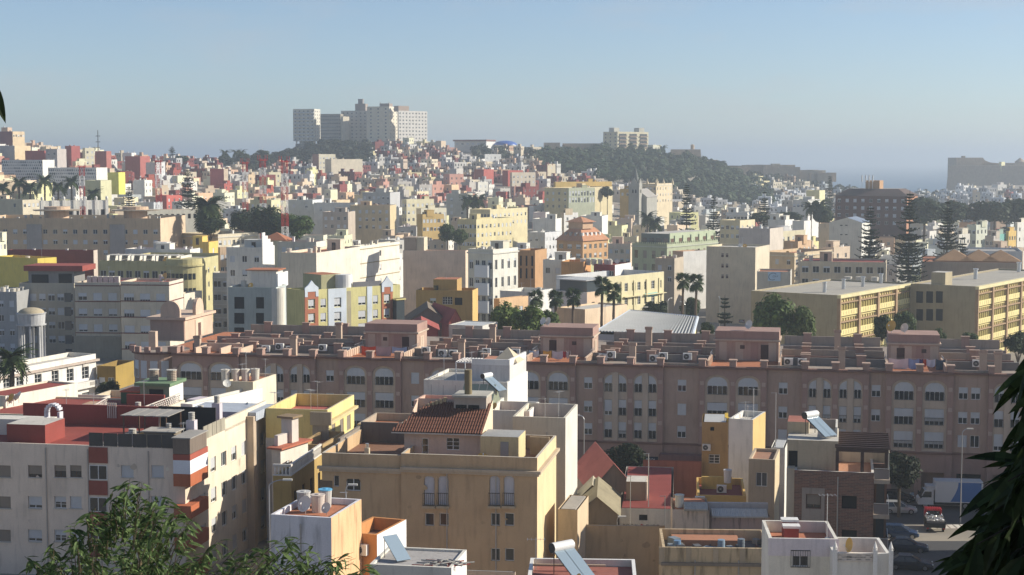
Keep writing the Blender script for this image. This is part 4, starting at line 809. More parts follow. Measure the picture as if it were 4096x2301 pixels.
# --- centre back: yellow-white classical buildings
for (u0, u1, u2, v, d, rot, c, cs, f_, s_, lab) in (
    (1400, 1560, 1562, 822, 640, 8, (.44, .37, .25), None, (6, 3), None, 'broad plain tan building with five small shuttered windows, mid town'),
    (1290, 1392, 1395, 848, 620, 8, (.34, .30, .27), None, (4, 2), None, 'grey-brown building adjoining the broad tan one'),
    (1668, 1690, 1776, 858, 600, 55, (.50, .36, .16), (.60, .43, .18), None, (6, 2), 'ochre-framed arcade house with pale arches, mid town'),
    (1830, 1905, 2050, 878, 560, 32, (.46, .42, .30), (.66, .58, .34), (8, 3), (9, 3), 'long yellow classical block with balconies, mid town centre'),
    (1880, 1960, 2110, 838, 640, 30, (.40, .37, .26), (.68, .60, .38), (6, 2), (9, 2), 'yellow parapeted block with urns behind the long classical one'),
    (1608, 1626, 1736, 798, 680, 48, (.56, .50, .34), (.70, .64, .44), (2, 3), (6, 3), 'tall yellow-cream house with white attic, mid town'),
    (1665, 1684, 1786, 834, 650, 48, (.50, .46, .40), (.70, .66, .52), None, (6, 2), 'cream lower house with brown shutters in front of the yellow-cream one'),
    (1785, 1870, 1875, 775, 720, 10, (.36, .36, .34), None, (2, 4), None, 'tall grey windowed slab left of the palms, mid town'),
    (2178, 2272, 2450, 752, 750, 30, (.36, .33, .26), (.64, .56, .36), (4, 3), (1, 1), 'green-pillared galleried building with long yellow cornice'),
    (2270, 2275, 2380, 752, 735, 55, (.34, .36, .28), (.50, .52, .38), None, (9, 2, 1, 2.4), 'green galleried facade with arcaded windows under a cream frieze'),
    (2215, 2222, 2448, 728, 790, 62, (.62, .44, .16), (.70, .50, .18), None, None, 'long orange-yellow parapet with white panels below the red houses'),
    (2480, 2520, 2545, 756, 760, 30, (.58, .40, .16), (.62, .44, .18), (2, 1), None, 'orange-yellow house wall beside the church tower'),
    (1950, 1985, 1988, 846, 660, 10, (.50, .44, .30), None, (2, 2), None, 'cream stub house between the classical blocks'),
    (1000, 1085, 1120, 800, 640, 20, (.50, .49, .30), (.66, .62, .40), (4, 2), (2, 2), 'olive-cream house with arched windows left of the tan building'),
    (1150, 1250, 1290, 800, 660, 14, (.48, .52, .54), (.62, .64, .64), (2, 1), None, 'blue-white blank house above the dark tree dome'),
    (1255, 1420, 1430, 812, 655, 10, (.60, .60, .62), None, (3, 1), None, 'long white low building behind the grey-brown one'),
    (1450, 1560, 1600, 770, 735, 18, (.40, .40, .42), (.50, .50, .50), (6, 2), None, 'grey stone church-like building with arches, mid town'),
    (1300, 1325, 1450, 637, 1010, 52, (.62, .58, .48), (.70, .62, .48), None, None, 'large blank cream wall block below the tower-block wood'),
    (1250, 1275, 1342, 617, 1050, 52, (.30, .16, .13), (.72, .66, .50), None, (5, 3), 'cream apartment house with dark red end below the hilltop wood'),
    (2040, 2048, 2142, 690, 930, 55, (.42, .36, .30), (.64, .56, .44), (1, 2), (6, 2), 'cream windowed house between the red cubes, right of centre'),
    (1935, 1940, 2005, 617, 1150, 55, (.50, .50, .50), (.74, .73, .70), None, (4, 1), 'white gable-lit house under the blue dome'),
    (1897, 1935, 1975, 678, 980, 30, (.17, .045, .05), (.44, .12, .10), None, None, 'big dark red and bright red cube house, centre of the hillside'),
    (2010, 2032, 2092, 682, 975, 42, (.20, .05, .05), (.44, .11, .09), None, (2, 1), 'bright red cube house with a flat canopy right of the big red cube'),
    (1905, 1912, 1952, 728, 900, 45, (.55, .56, .54), (.74, .72, .64), None, (2, 2), 'white slab house standing below the big red cube'),
    (2185, 2190, 2222, 656, 1020, 45, (.24, .07, .07), (.66, .58, .42), None, (1, 1), 'tall narrow cream house with dark red side on the slope'),
    (0, 58, 122, 583, 880, 30, (.34, .32, .34), (.72, .58, .38), None, None, 'cream-lit cube house above the lattice-screened school'),
    (100, 178, 182, 603, 870, 8, (.34, .075, .07), None, None, None, 'long red wall house right above the lattice screen'),
    (182, 228, 232, 596, 860, 8, (.34, .32, .33), None, (2, 3), None, 'grey house with slit windows above the gap between lattice screens'),
    (-60, 50, 98, 526, 960, 30, (.18, .06, .07), (.66, .52, .34), None, (5, 1), 'dark red and cream house at the top left of the hill'),
    (260, 285, 320, 584, 900, 40, (.14, .05, .07), (.40, .12, .11), None, None, 'dark maroon house beside a lit red wall on the left hill'),
    (330, 340, 378, 592, 930, 50, (.50, .48, .44), (.72, .68, .50), None, (2, 3), 'pale cream house with small windows on the left hill crest'),
    (380, 425, 445, 605, 900, 30, (.38, .11, .10), (.44, .17, .14), None, None, 'red cube house under the skyline mast'),
    (500, 560, 600, 625, 930, 25, (.36, .10, .09), (.42, .14, .12), None, None, 'wide red house left of the lattice mast'),
    (583, 622, 660, 650, 900, 30, (.56, .57, .62), (.70, .70, .70), None, (2, 3), 'white-blue house with black windows left of the second mast'),
    (840, 895, 912, 676, 880, 20, (.38, .10, .10), (.50, .40, .30), None, None, 'brick-red blank house left of the twin masts'),
    (5, 30, 48, 510, 1000, 30, (.50, .30, .24), (.62, .46, .34), None, (1, 1), 'pink hilltop house at the top left corner of town')):
    B(HO if d > 800 else AB, lab, u0, u1, u2, v, d, rot, c, 'terra' if 'red' in lab else 'grey', f_, s_, cs=cs, D=12 if u2 - u1 < 8 else None, huts=1 if d < 850 else 0, chim=2, trim=None)

# ================================================================== small shared builders
def text_mesh(txt, size, m, parent, loc, rot, name='lettering', italic=0, ext=.01):
    cu = bpy.data.curves.new('t', 'FONT'); cu.body = txt; cu.size = size; cu.shear = italic; cu.extrude = ext; cu.align_x = 'CENTER'; cu.align_y = 'CENTER'
    o = bpy.data.objects.new('t', cu); me = bpy.data.meshes.new_from_object(o); bpy.data.objects.remove(o); me.materials.clear(); me.materials.append(m)
    r = link(name, me, parent, loc); r.rotation_euler = rot; return r
def on(b, u, v, z=None):                     # local x, y of the deck point seen at that pixel
    q = b.M.inverted() @ G(u, v, b.zb + (b.R if z is None else z)); return q.x, q.y
def merge(src, dst):                         # src's parts become parts of dst (same building, another wing)
    for o in list(src.root.children):
        mw = Matrix.Translation(src.root.location) @ Matrix.Rotation(-src.th, 4, 'Z') @ o.matrix_basis
        o.parent = dst.root; o.matrix_basis = dst.M.inverted() @ mw
    bpy.data.objects.remove(src.root)
MDISH = flat((.62, .60, .55), .5); MDISHY = flat((.62, .36, .07), .5)
DM = {}
def dish(loc, r, label, yellow=False, az=-40, el=35, group=None):
    k = (r, yellow)
    if k not in DM:
        b = MB(); m = MDISHY if yellow else MDISH; n, ri = 16, 4
        vs = [(0, .0, 0)]
        for j in range(1, ri + 1):
            for a in range(n): t = 2 * math.pi * a / n; rr = r * j / ri; vs.append((rr * math.cos(t), -.22 * rr * rr / r, rr * math.sin(t)))
        b.v = vs; b.mi(m)
        for a in range(n): b.f.append((0, 1 + (a + 1) % n, 1 + a)); b.m.append(0)
        for j in range(ri - 1):
            for a in range(n): q = 1 + j * n; b.f.append((q + a, q + (a + 1) % n, q + n + (a + 1) % n, q + n + a)); b.m.append(0)
        arm = MB(); arm.tube((0, 0, -r * .95), (0, -r * .9, -.1), .02, 5, MMETAL); arm.box(-.05, .05, -r * .95, -r * .8, -.14, 0, MWFR)
        DM[k] = (b.mesh('reflector', True), arm.mesh('feed_arm'))
    e = tag(empty('satellite_dish', loc), label, 'satellite dish', group); mb = MB(); mb.tube((0, 0, 0), (0, 0, r * 1.2), .035, 6, MMETAL); mb.build('mast', e)
    a = link('reflector', DM[k][0], e, (0, -.05, r * 1.25)); a.rotation_euler = (R(-el), 0, R(az)); c_ = link('feed_arm', DM[k][1], a); return e
ACM = {}
def ac(loc, rz, label, group=None, s=1.0):
    if 'a' not in ACM:
        b = MB(); b.box(-.42, .42, -.16, .16, .06, .70, flat((.66, .65, .62), .5)); b.box(-.36, -.28, -.14, .14, 0, .06, MIRON); b.box(.28, .36, -.14, .14, 0, .06, MIRON); ACM['a'] = b.mesh('casing')
        b = MB(); b.tube((-.1, -.165, .38), (-.1, -.175, .38), .26, 16, MDARK)
        for t in range(6): a = math.pi * t / 6; b.tube((-.1 - .26 * math.cos(a), -.18, .38 - .26 * math.sin(a)), (-.1 + .26 * math.cos(a), -.18, .38 + .26 * math.sin(a)), .008, 4, flat((.5, .5, .48), .5))
        ACM['b'] = b.mesh('fan_grille')
    e = tag(empty('air_conditioner', loc, rz), label, 'air conditioner', group); link('casing', ACM['a'], e); link('fan_grille', ACM['b'], e); e.scale = (s, s, s); return e
def tank(loc, r, h, label, m=None, lid=None, group=None):
    e = tag(empty('water_tank', loc), label, 'water tank', group); b = MB(); b.cyl(0, 0, r * .86, r, 0, h, 18, m or MTANK); b.build('tank_body', e)
    b = MB(); b.cyl(0, 0, r * 1.06, r * 1.06, h, h + .08, 18, lid or m or MTANK); b.cyl(0, 0, r * .3, r * .3, h + .08, h + .14, 10, lid or m or MTANK); b.build('lid', e); return e
def aerial(loc, h, label, group=None, arms=5):
    e = tag(empty('tv_aerial', loc), label, 'aerial', group); b = MB(); b.tube((0, 0, 0), (0, 0, h), .03, 5, MMETAL); b.build('mast', e); b = MB(); b.tube((-.6, 0, h - .1), (.6, 0, h - .1), .015, 4, MMETAL)
    for i in range(arms): x = -.55 + 1.1 * i / (arms - 1); b.tube((x, -.35, h - .1), (x, .35, h - .1), .012, 4, MMETAL)
    b.build('boom', e); return e
def heater(loc, rz, label, s=1.0, L=2.1):
    e = tag(empty('solar_water_heater', loc, rz), label, 'solar heater'); zt = 1.55 * s
    b = MB(); b.tube((-.75 * s, .55 * s, zt), (.75 * s, .55 * s, zt), .30 * s, 18, flat((.72, .72, .70), .35)); b.tube((-.77 * s, .55 * s, zt), (-.75 * s, .55 * s, zt), .29 * s, 18, MIRON); b.build('cylinder', e)
    b = MB(); c0, c1 = Vector((0, .35 * s, zt - .15 * s)), Vector((0, -L * .75 * s, .12)); 
    for x0, x1 in ((-.75, -.02), (.02, .75)):
        q = [c1 + Vector((x0 * s, 0, 0)), c1 + Vector((x1 * s, 0, 0)), c0 + Vector((x1 * s, 0, 0)), c0 + Vector((x0 * s, 0, 0))]; b.face(q, flat((.30, .38, .44), .12, .2, .6, 'collector_glass')); b.face([p + Vector((0, .03, -.07)) for p in q][::-1], MMETAL)
    b.build('collector_panel', e); b = MB()
    for x in (-.6, .6): b.tube((x * s, .55 * s, 0), (x * s, .55 * s, zt - .2), .03, 5, MIRON); b.tube((x * s, -L * .7 * s, 0), (x * s, .5 * s, zt - .3), .03, 5, MIRON)
    b.build('frame', e); return e
RAIL = {}
def railmesh(w_, h_):
    k = (round(w_, 1), round(h_, 1))
    if k not in RAIL:
        b = MB(); w2 = k[0] / 2
        b.box(-w2, w2, -.02, .02, k[1] - .05, k[1], MIRON); b.box(-w2, w2, -.02, .02, 0, .04, MIRON); n = max(4, int(k[0] / .16))
        for i in range(n + 1): x = -w2 + k[0] * i / n; b.box(x - .012, x + .012, -.012, .012, 0, k[1], MIRON)
        RAIL[k] = b.mesh('railing')
    return RAIL[k]
def spandrel(mb, x0, x1, z0, z1, y, m, n=10):           # wall above an elliptical arch between springing z0 and crown z1
    cx_, rx = (x0 + x1) / 2, (x1 - x0) / 2; pts = [(cx_ - rx * math.cos(math.pi * i / n), z0 + (z1 - z0) * math.sin(math.pi * i / n)) for i in range(n + 1)]
    for i in range(n):
        a, b_ = pts[i], pts[i + 1]; mb.face([(a[0], y, a[1]), (b_[0], y, b_[1]), (b_[0], y, z1 + .01), (a[0], y, z1 + .01)], m); mb.face([(a[0], y, a[1]), (a[0], y + .2, a[1]), (b_[0], y + .2, b_[1]), (b_[0], y, b_[1])], m)

# ================================================================== THE LONG PINK BLOCK
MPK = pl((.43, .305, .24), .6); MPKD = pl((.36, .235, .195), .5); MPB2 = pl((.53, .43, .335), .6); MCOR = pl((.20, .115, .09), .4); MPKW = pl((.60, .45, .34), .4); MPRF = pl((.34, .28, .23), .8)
def pink():
    th = R(11.2); pc = P(4110, 1499, 190.5); zc = P(3956, 1495, 193).z; b = Bd(); b.zb = -.2; b.th = th; b.M = Matrix.Translation((pc.x, pc.y, b.zb)) @ Matrix.Rotation(-th, 4, 'Z'); b.H = zc - b.zb; b.R = b.H - .1
    Mi = b.M.inverted(); ol = Mi @ Vector((0, 0, CZ))
    def fx(u, v=1500, y=-.4):
        r = Mi.to_3x3() @ ray(u, v); t = (y - ol.y) / r.y; q = ol + r * t; return q.x
    r = tag(empty('apartment_building', (pc.x, pc.y, b.zb), -th), 'very long pink apartment block with arched window bays spanning the whole picture', 'building'); b.root = r
    H = b.H; rng = random.Random(5)
    rowsz = [(-3.3, -1.05), (-6.35, -4.3), (-9.25, -7.2)]
    segs = [('big', 690, 955), ('plain', 955, 1030, [1000]), ('split', 1030, 1262), ('plain', 1262, 1354, [1316]), ('big', 1354, 1603), ('plain', 1603, 1697, [1657]), ('split', 1697, 1950), ('plain', 1950, 2046, [1998]), ('big', 2046, 2302),
            ('plain', 2302, 2390, [2351]), ('split', 2390, 2653), ('plain', 2653, 2796, [2727]), ('big', 2796, 3067), ('plain', 3067, 3207, [3133]), ('split', 3207, 3477), ('plain', 3477, 3544, [3506]), ('big', 3544, 3816), ('plain', 3816, 3956, [3856, 3906]), ('split', 3956, 4110)]
    for sg in segs:
        x0, x1 = fx(sg[1]), fx(sg[2]); mb = MB(); zs = -9.7
        if sg[0] == 'plain':
            hs = [(fx(u) - .55, fx(u) + .55, H + z0 + .25, H + z0 + 1.75) for u in sg[3] for (z0, _) in rowsz]
            holed(mb, x0, x1, H + zs, H, hs, MPK, lambda a, y, z: (a, y, z), .15); mb.build('wall', r)
            for h in hs: put_window(r, ((h[0] + h[1]) / 2, .09, h[2]), 0, 1.1, 1.5, 'std', rng.choice([.25, .5, .5, 1, 0]), True)
            gb = MB(); gw = [(x0 + .6, x1 - .6, .02, 3.6)] if x1 - x0 > 2.5 else []
            holed(gb, x0, x1, 0, H + zs, gw, MPKD, lambda a, y, z: (a, y, z), .5); 
            for g in gw: gb.face([(g[0], .5, .02), (g[1], .5, .02), (g[1], .5, 3.6), (g[0], .5, 3.6)], rng.choice([MDARK, MSHUTB]))
            gb.build('ground_floor', r)
        else:
            y = -.4; wd = x1 - x0; pw = .75 if wd > 6 else .6; nA = 2 if wd > 5 else 1; aw = (wd - pw * (nA + 1)) / nA
            arch = [(x0 + pw + i * (aw + pw), x0 + pw + i * (aw + pw) + aw, H - 9.6, H - .75) for i in range(nA)]
            holed(mb, x0, x1, H + zs, H, arch, MPKD, lambda a, yy, z: (a, y + yy, z), .2, MPB2)
            for a in arch: spandrel(mb, a[0], a[1], H - 1.75, H - .75, y, MPKD)
            mb.face([(x0, 0, H + zs), (x0, y, H + zs), (x0, y, H), (x0, 0, H)], MPKD); mb.face([(x1, y, H + zs), (x1, .0, H + zs), (x1, .0, H), (x1, y, H)], MPKD)
            wins = []
            for a in arch:
                cx_ = (a[0] + a[1]) / 2
                cols = [(a[0] + .3, a[1] - .3)] if sg[0] == 'big' else [(a[0] + .15, cx_ - .42), (cx_ + .42, a[1] - .15)]
                hs = [(c0, c1, H + z0, H + z1) for (c0, c1) in cols for (z0, z1) in rowsz]; holed(mb, a[0], a[1], H - 9.6, H - .75, hs, MPB2, lambda q, yy, z: (q, y + .2 + yy, z), .14); wins += [(h, i % 3) for i, h in enumerate(hs)]; spandrel(mb, a[0] + (.3 if sg[0] == 'big' else .15), a[1] - (.3 if sg[0] == 'big' else .15), H - 2.0, H - 1.04, y + .197, MPB2, 14)
                if sg[0] == 'split': q = MB(); q.box(cx_ - .36, cx_ + .36, y + .03, y + .2, H - 9.6, H - .3, MPB2); q.build('pillar', r)
            mb.build('bay_wall', r)
            for h, i in wins:
                w_ = h[1] - h[0]; put_window(r, ((h[0] + h[1]) / 2, y + .27, h[2]), 0, w_, h[3] - h[2], 'std', rng.choice([.5, .5, .75, .5]) if i else .5, True)
                if rng.random() < .93: link('railing', railmesh(w_, .95), r, ((h[0] + h[1]) / 2, y + .17, h[2] + .02))
            xs = [x0 + pw / 2] + ([x0 + pw * 1.5 + aw] if nA == 2 else []) + [x1 - pw / 2]
            for x in xs:
                q = MB(); q.box(x - pw * .55, x + pw * .55, y - .2, .55, H + .3, H + 1.05, MPKD); q.box(x - pw * .68, x + pw * .68, y - .28, .62, H + 1.05, H + 1.2, MPK); q.build('parapet_block', r)
                for z in (-2.1, -4.6, -7.4): q = MB(); q.box(x - .24, x + .24, y - .05, y - .002, H + z, H + z + .5, pl((.48, .36, .30), .3)); q.build('ornament', r)
            gb = MB(); gh = [(x0 + .9, x0 + wd / 2 - .4, .02, 3.7), (x0 + wd / 2 + .4, x1 - .9, .02, 3.7)] if wd > 5 else [(x0 + .7, x1 - .7, .02, 3.7)]
            holed(gb, x0, x1, 0, H + zs, gh, MPKD, lambda a, yy, z: (a, y + yy, z), .7)
            for g in gh: gb.face([(g[0], y + .7, .02), (g[1], y + .7, .02), (g[1], y + .7, 3.7), (g[0], y + .7, 3.7)], rng.choice([MDARK, MDARK, MSHUTB, pl((.25, .17, .13))]))
            gb.face([(x0, 0, 0), (x0, y, 0), (x0, y, H + zs), (x0, 0, H + zs)], MPKD); gb.face([(x1, y, 0), (x1, 0, 0), (x1, 0, H + zs), (x1, y, H + zs)], MPKD); gb.build('ground_floor', r)
        e = -.4 if sg[0] != 'plain' else 0
        q = MB(); q.box(x0 - .02, x1 + .02, e - .32, .3, H, H + .28, MCOR); q.build('cornice', r); q = MB(); q.box(x0, x1, e - .15, e - .003, H - 9.95, H - 9.7, MCOR); q.build('string_course', r)
        if sg[0] == 'plain': q = MB(); q.box(x0, x1, .0, .25, H + .28, H + .55, MPRF); q.build('parapet', r)
    xl = fx(690); xr = 0.0; DEP = 29
    q = MB(); q.box(xl, xr, .3, DEP, H - .5, H - .1, MPRF); q.build('roof', r); q = MB(); q.box(xl, xr, 1.0, DEP, -.0, H - .5, MPK); q.build('core_wall', r)
    # roof walls with air conditioners, stair towers, terraces
    tow = [(1462, 1668), (2162, 2370), (2862, 3115), (3555, 3758)]; tx = [(fx(a, 1370, 9), fx(b_, 1370, 9)) for a, b_ in tow]
    inT = lambda x: any(a - .6 < x < b_ + .6 for a, b_ in tx)
    edges = [xl] + [e for t in tx for e in t] + [xr]
    for i in range(0, len(edges), 2):
        a, b_ = edges[i], edges[i + 1]
        if b_ - a < 1: continue
        for yy, hh, m in ((6.0, 1.0, pl((.19, .175, .165), .6)), (11.5, .55, MCOR), (15, 1.0, MPRF), (20.5, .8, pl((.24, .20, .18))), (DEP - .3, 1.3, MPRF)):
            q = MB(); q.box(a + .3, b_ - .3, yy, yy + .3, H - .1, H - .1 + hh, m); q.build('roof_wall', r)
            n = int((b_ - a) / 5)
            for k in range(n): x = a + (b_ - a) * (k + .5) / n; q = MB(); q.box(x - .55, x + .55, yy - .1, yy + .4, H - .1, H - .1 + hh + .35, MPKD); q.box(x - .65, x + .65, yy - .2, yy + .5, H + hh + .25, H + hh + .35, MPK); q.build('parapet_block', r)
    k = 0
    for u in (1062, 1118, 1160, 1290, 1385, 1703, 1812, 1945, 2015, 2062, 2412, 2445, 2615, 2653, 3098, 3155, 3910, 1770, 2170, 2750, 3210):
        x = fx(u, 1385, 5.4)
        if inT(x): continue
        ac(wpt(b, x, 5.5, H - .1 + .35 * (k % 2)), -th, 'air conditioning unit on the long pink block roof, %s from the left' % ORD[k], 'air conditioners on the pink block roof', 1.35); k += 1
    for i, ((a, b_), (ua, ub)) in enumerate(zip(tx, tow)):
        y0, y1 = 9.0, 14.5; hh = 3.5; q = MB(); q.box(a, b_, y0, y1, H - .1, H + hh, MPK); q.build('stair_tower', r)
        q = MB(); q.box(a - .25, b_ + .25, y0 - .25, y1 + .25, H + hh - .95, H + hh - .75, MPB2); q.box(a - .05, b_ + .05, y0 - .05, y1 + .05, H + hh - .75, H + hh + .35, MPKD); q.build('tower_parapet', r)
        dx = a + (b_ - a) * (.78 if i % 2 == 0 else .24); q = MB(); q.box(dx - .5, dx + .5, y0 - .05, y0 - .004, H, H + 2.1, flat((.045, .02, .018), .6)); q.build('door', r); q = MB(); q.box(dx + (-3.2 if i % 2 == 0 else 2.6), dx + (-2.6 if i % 2 == 0 else 3.2), y0 - .04, y0 - .004, H + 1.5, H + 2.0, flat((.06, .03, .025), .6)); q.build('vent_opening', r)
        for px_ in (.12, .38, .62, .9): q = MB(); q.box(a + (b_ - a) * px_ - .5, a + (b_ - a) * px_ + .5, y0 - .03, y0 - .004, H, H + 2.4, MPB2 if px_ != .62 else MPKD); q.build('panel', r)
        q = MB()                                            # arched lit window on the side face
        for z0, z1 in ((H + .3, H + 2.0),): q.box(b_ + .004, b_ + .06, y0 + 1.6, y0 + 3.6, z0, z1, MPKW); q.box(b_ + .06, b_ + .09, y0 + 1.9, y0 + 2.5, z0, z1 - .1, MPB2); q.box(b_ + .06, b_ + .09, y0 + 2.7, y0 + 3.3, z0, z1 - .1, MPB2)
        q.build('side_window', r)
        q = MB(); q.box(a - .3, b_ + .3, .7, y0 - .05, H - .1, H - .05, MTERRA); q.build('terrace', r)
        for x in (a - .4, b_ + .3):
            q = MB(); q.box(x - .12, x + .12, .7, y0 + .2, H - .1, H + .9, MPKW); q.build('terrace_wall', r)
            for kk in range(9): q = MB(); yk = 1.2 + kk * .9; q.box(x + .12, x + .2, yk - .1, yk + .1, H - .1, H + .86, MPKW); q.build('wall_rib', r)
            q = MB(); q.tube((x, 5.2, H + 1.3), (x, y0, H + 1.3), .025, 4, MMETAL)
            for kk in range(7): q.tube((x, 5.2 + kk * .6, H + .9), (x, 5.2 + kk * .6, H + 1.3), .02, 4, MMETAL)
            q.build('handrail', r)
    for n_, (u, v, yy, hh) in enumerate(((1175, 1400, 3.0, 2.6), (1846, 1400, 3.0, 2.6), (2530, 1440, 2.6, 2.7), (3367, 1450, 2.6, 2.8), (3932, 1460, 2.5, 2.8), (3992, 1460, 2.8, 2.6), (1356, 1330, 19, 2.8), (1971, 1350, 19, 3.0), (2595, 1370, 18, 3.2), (3350, 1370, 19, 3.2), (790, 1330, 5.5, 2.0))):
        x = fx(u, v, yy); q = MB(); q.box(x - .42, x + .42, yy - .3, yy + .3, H - .1, H + hh, pl((.50, .38, .29), .4)); q.box(x - .52, x + .52, yy - .4, yy + .4, H + hh - .35, H + hh, MPK); q.build('chimney', r)
    # rounded left end
    cx_ = xl - 3.2; q = MB(); rr = 3.6; q.cyl(cx_, 3.2, rr, rr, 0, H, 36, MPK, True, MPRF); q.build('round_corner', r)
    q = MB(); q.cyl(cx_, 3.2, rr + .35, rr + .35, H, H + .28, 36, MCOR, True, MPRF); q.build('cornice', r)
    for a in range(-178, -10, 24):
        an = R(a); x, y = cx_ + (rr + .02) * math.cos(an), 3.2 + (rr + .02) * math.sin(an)
        for z0, z1 in rowsz[:3]: put_window(r, (x, y, H + z0), an + R(90), 1.0, z1 - z0 + .1, 'std', rng.choice([.5, .75, 1]), True)
        x, y = cx_ + (rr + .25) * math.cos(an + R(12)), 3.2 + (rr + .25) * math.sin(an + R(12)); q = MB(); q.box(x - .35, x + .35, y - .3, y + .3, H + .28, H + 1.05, MPKD); q.build('parapet_block', r)
    q = MB(); q.box(cx_ - 1, xl, 3.2, DEP, 0, H - .1, MPK, MTERRA); q.build('end_wall', r); x = fx(615, 1400, 3); q = MB(); q.box(x - .5, x + .5, 2.5, 3.3, H - .1, H + 2.8, MPKW); q.build('chimney', r)
    # terracotta terraces at the left end
    q = MB(); q.box(xl + .2, fx(1010, 1400, 4), .6, 16, H - .1, H - .04, MTERRA); q.build('terrace', r)
    for kx, (ya, yb, h_) in enumerate(((5, 5.3, 1.1), (9, 9.3, 1.3), (13, 13.3, 1.0))): q = MB(); q.box(xl + 2 + kx * 2, xl + 8 + kx * 3, ya, yb, H - .1, H + h_, MPKW if kx != 1 else MPK); q.build('terrace_wall', r)
    for kx in (2.6, 6.2, 9.0): q = MB(); q.box(xl + kx, xl + kx + .25, 1, 8, H - .1, H + .9, MPKW); q.build('terrace_wall', r)
    # gabled stair house at the left end
    ga, gb_ = fx(602, 1370, 16), fx(737, 1370, 16); yb = 27; zt = H + 3.0
    q = MB(); q.box(ga, gb_, 16, yb, H - .1, zt, MPK); q.build('stair_house', r); q = MB(); q.box(ga - .4, gb_ + .4, 15.6, yb + .4, zt, zt + .4, MPKW); q.build('stair_house_cornice', r)
    q = MB(); q.box(gb_ + .003, gb_ + .05, 16.2, yb - .2, H, zt - .1, MPKW); q.box(gb_ + .05, gb_ + .12, 20, 23, H + .2, H + 2.6, pl((.66, .52, .40))); q.box(gb_ + .12, gb_ + .15, 21, 22, H + .2, H + 2.1, flat((.10, .05, .04), .6)); q.build('stair_house_front', r)
    for (xx, yy) in (((ga + gb_) / 2 + 1.2, 16), (gb_, 21.5)):
        q = MB(); n = 14; ax = (1, 0) if yy == 16 else (0, 1); R0 = 1.5
        if yy == 16: xx = (ga + gb_) / 2 + .6
        pf = [(R0 * math.cos(math.pi * t / n), .9 + R0 * math.sin(math.pi * t / n)) for t in range(n + 1)] + [(-R0, 0), (R0, 0)]; mk = lambda s_, off: [(xx + ax[0] * p_[0] + ax[1] * off, yy + ax[1] * p_[0] + ax[0] * off, zt + .4 + p_[1]) for p_ in pf]
        A_, B2 = mk(0, -.2 if yy == 16 else .2), mk(0, .3 if yy == 16 else -.3); q.face(A_, MPKW); q.face(B2[::-1], MPKW)
        for t in range(len(pf)): s_ = (t + 1) % len(pf); q.face([A_[t], A_[s_], B2[s_], B2[t]], MPKW)
        q.build('curved_gable', r)
    return b, fx
PK, pkx = pink()
def laundry(b, items, y, z, name_label):
    for i, (ua, ub, h_, c_, lab) in enumerate(items):
        xa, xb = pkx(ua, 1390, y), pkx(ub, 1390, y); mb = MB(); n = 10; m = flat(c_, .9, 0, .1, 'cloth')
        for k in range(n):
            t0, t1 = k / n, (k + 1) / n; f_ = lambda t, q: (xa + (xb - xa) * t, .06 * math.sin(t * 9 + q * 2) - .05 * q, z - .15 * math.sin(math.pi * t) - q * h_ * (1 - .06 * math.sin(t * 7)))
            for j in range(3): mb.face([f_(t0, (j + 1) / 3), f_(t1, (j + 1) / 3), f_(t1, j / 3), f_(t0, j / 3)], m)
        o = mb.build('hanging_cloth', None, b.M @ Vector((0, y, 0)), -b.th); tag(o, lab, 'laundry', 'washing on the pink block roof')
        e = MB(); 
    xa, xb = pkx(items[0][0] - 6, 1390, y), pkx(items[-1][1] + 6, 1390, y); mb = MB(); mb.tube((xa, y, z), (xb, y, z), .012, 4, MMETAL); mb.tube((xa, y, b.H - .1), (xa, y, z), .03, 5, MMETAL); mb.tube((xb, y, b.H - .1), (xb, y, z), .03, 5, MMETAL); o = mb.build('clothes_line', None, b.M @ Vector((0, 0, 0)), -b.th); tag(o, name_label, 'clothes line')
laundry(PK, [(1446, 1503, 1.25, (.62, .10, .05), 'red-orange sheet hanging on the pink roof line'), (1504, 1565, 1.3, (.52, .38, .36), 'pale pink sheet beside the red-orange sheet'), (1568, 1628, .9, (.42, .48, .60), 'pale blue sheet right of the pink sheet on the line')], 4.6, PK.H + 1.25, 'washing line with three sheets on the pink block roof')
laundry(PK, [(2116, 2156, .8, (.46, .54, .62), 'pale blue cloth sagging over the pink roof wall'), (2172, 2206, .9, (.66, .40, .08), 'yellow cloth hung at the second stair tower'), (2208, 2252, 1.0, (.56, .54, .56), 'white cloth right of the yellow one'), (2252, 2264, .8, (.42, .06, .06), 'small red cloth between white cloths'), (2266, 2276, .9, (.55, .53, .52), 'narrow white cloth beside the small red one')], 4.8, PK.H + 1.2, 'washing line by the second stair tower')
laundry(PK, [(3555, 3634, 1.3, (.62, .56, .58), 'pinkish white sheet on the right washing line'), (3635, 3678, 1.3, (.26, .34, .54), 'blue towel right of the pinkish sheet'), (3679, 3693, .9, (.06, .05, .18), 'dark blue cloth next to the blue towel'), (3694, 3706, .9, (.55, .10, .05), 'red cloth next to the dark blue one'), (3707, 3742, .9, (.62, .62, .66), 'white patterned cloth on the right line'), (3745, 3782, 1.4, (.06, .09, .13), 'dark jeans hanging at the end of the right line')], 4.6, PK.H + 1.3, 'long washing line before the rightmost stair tower')
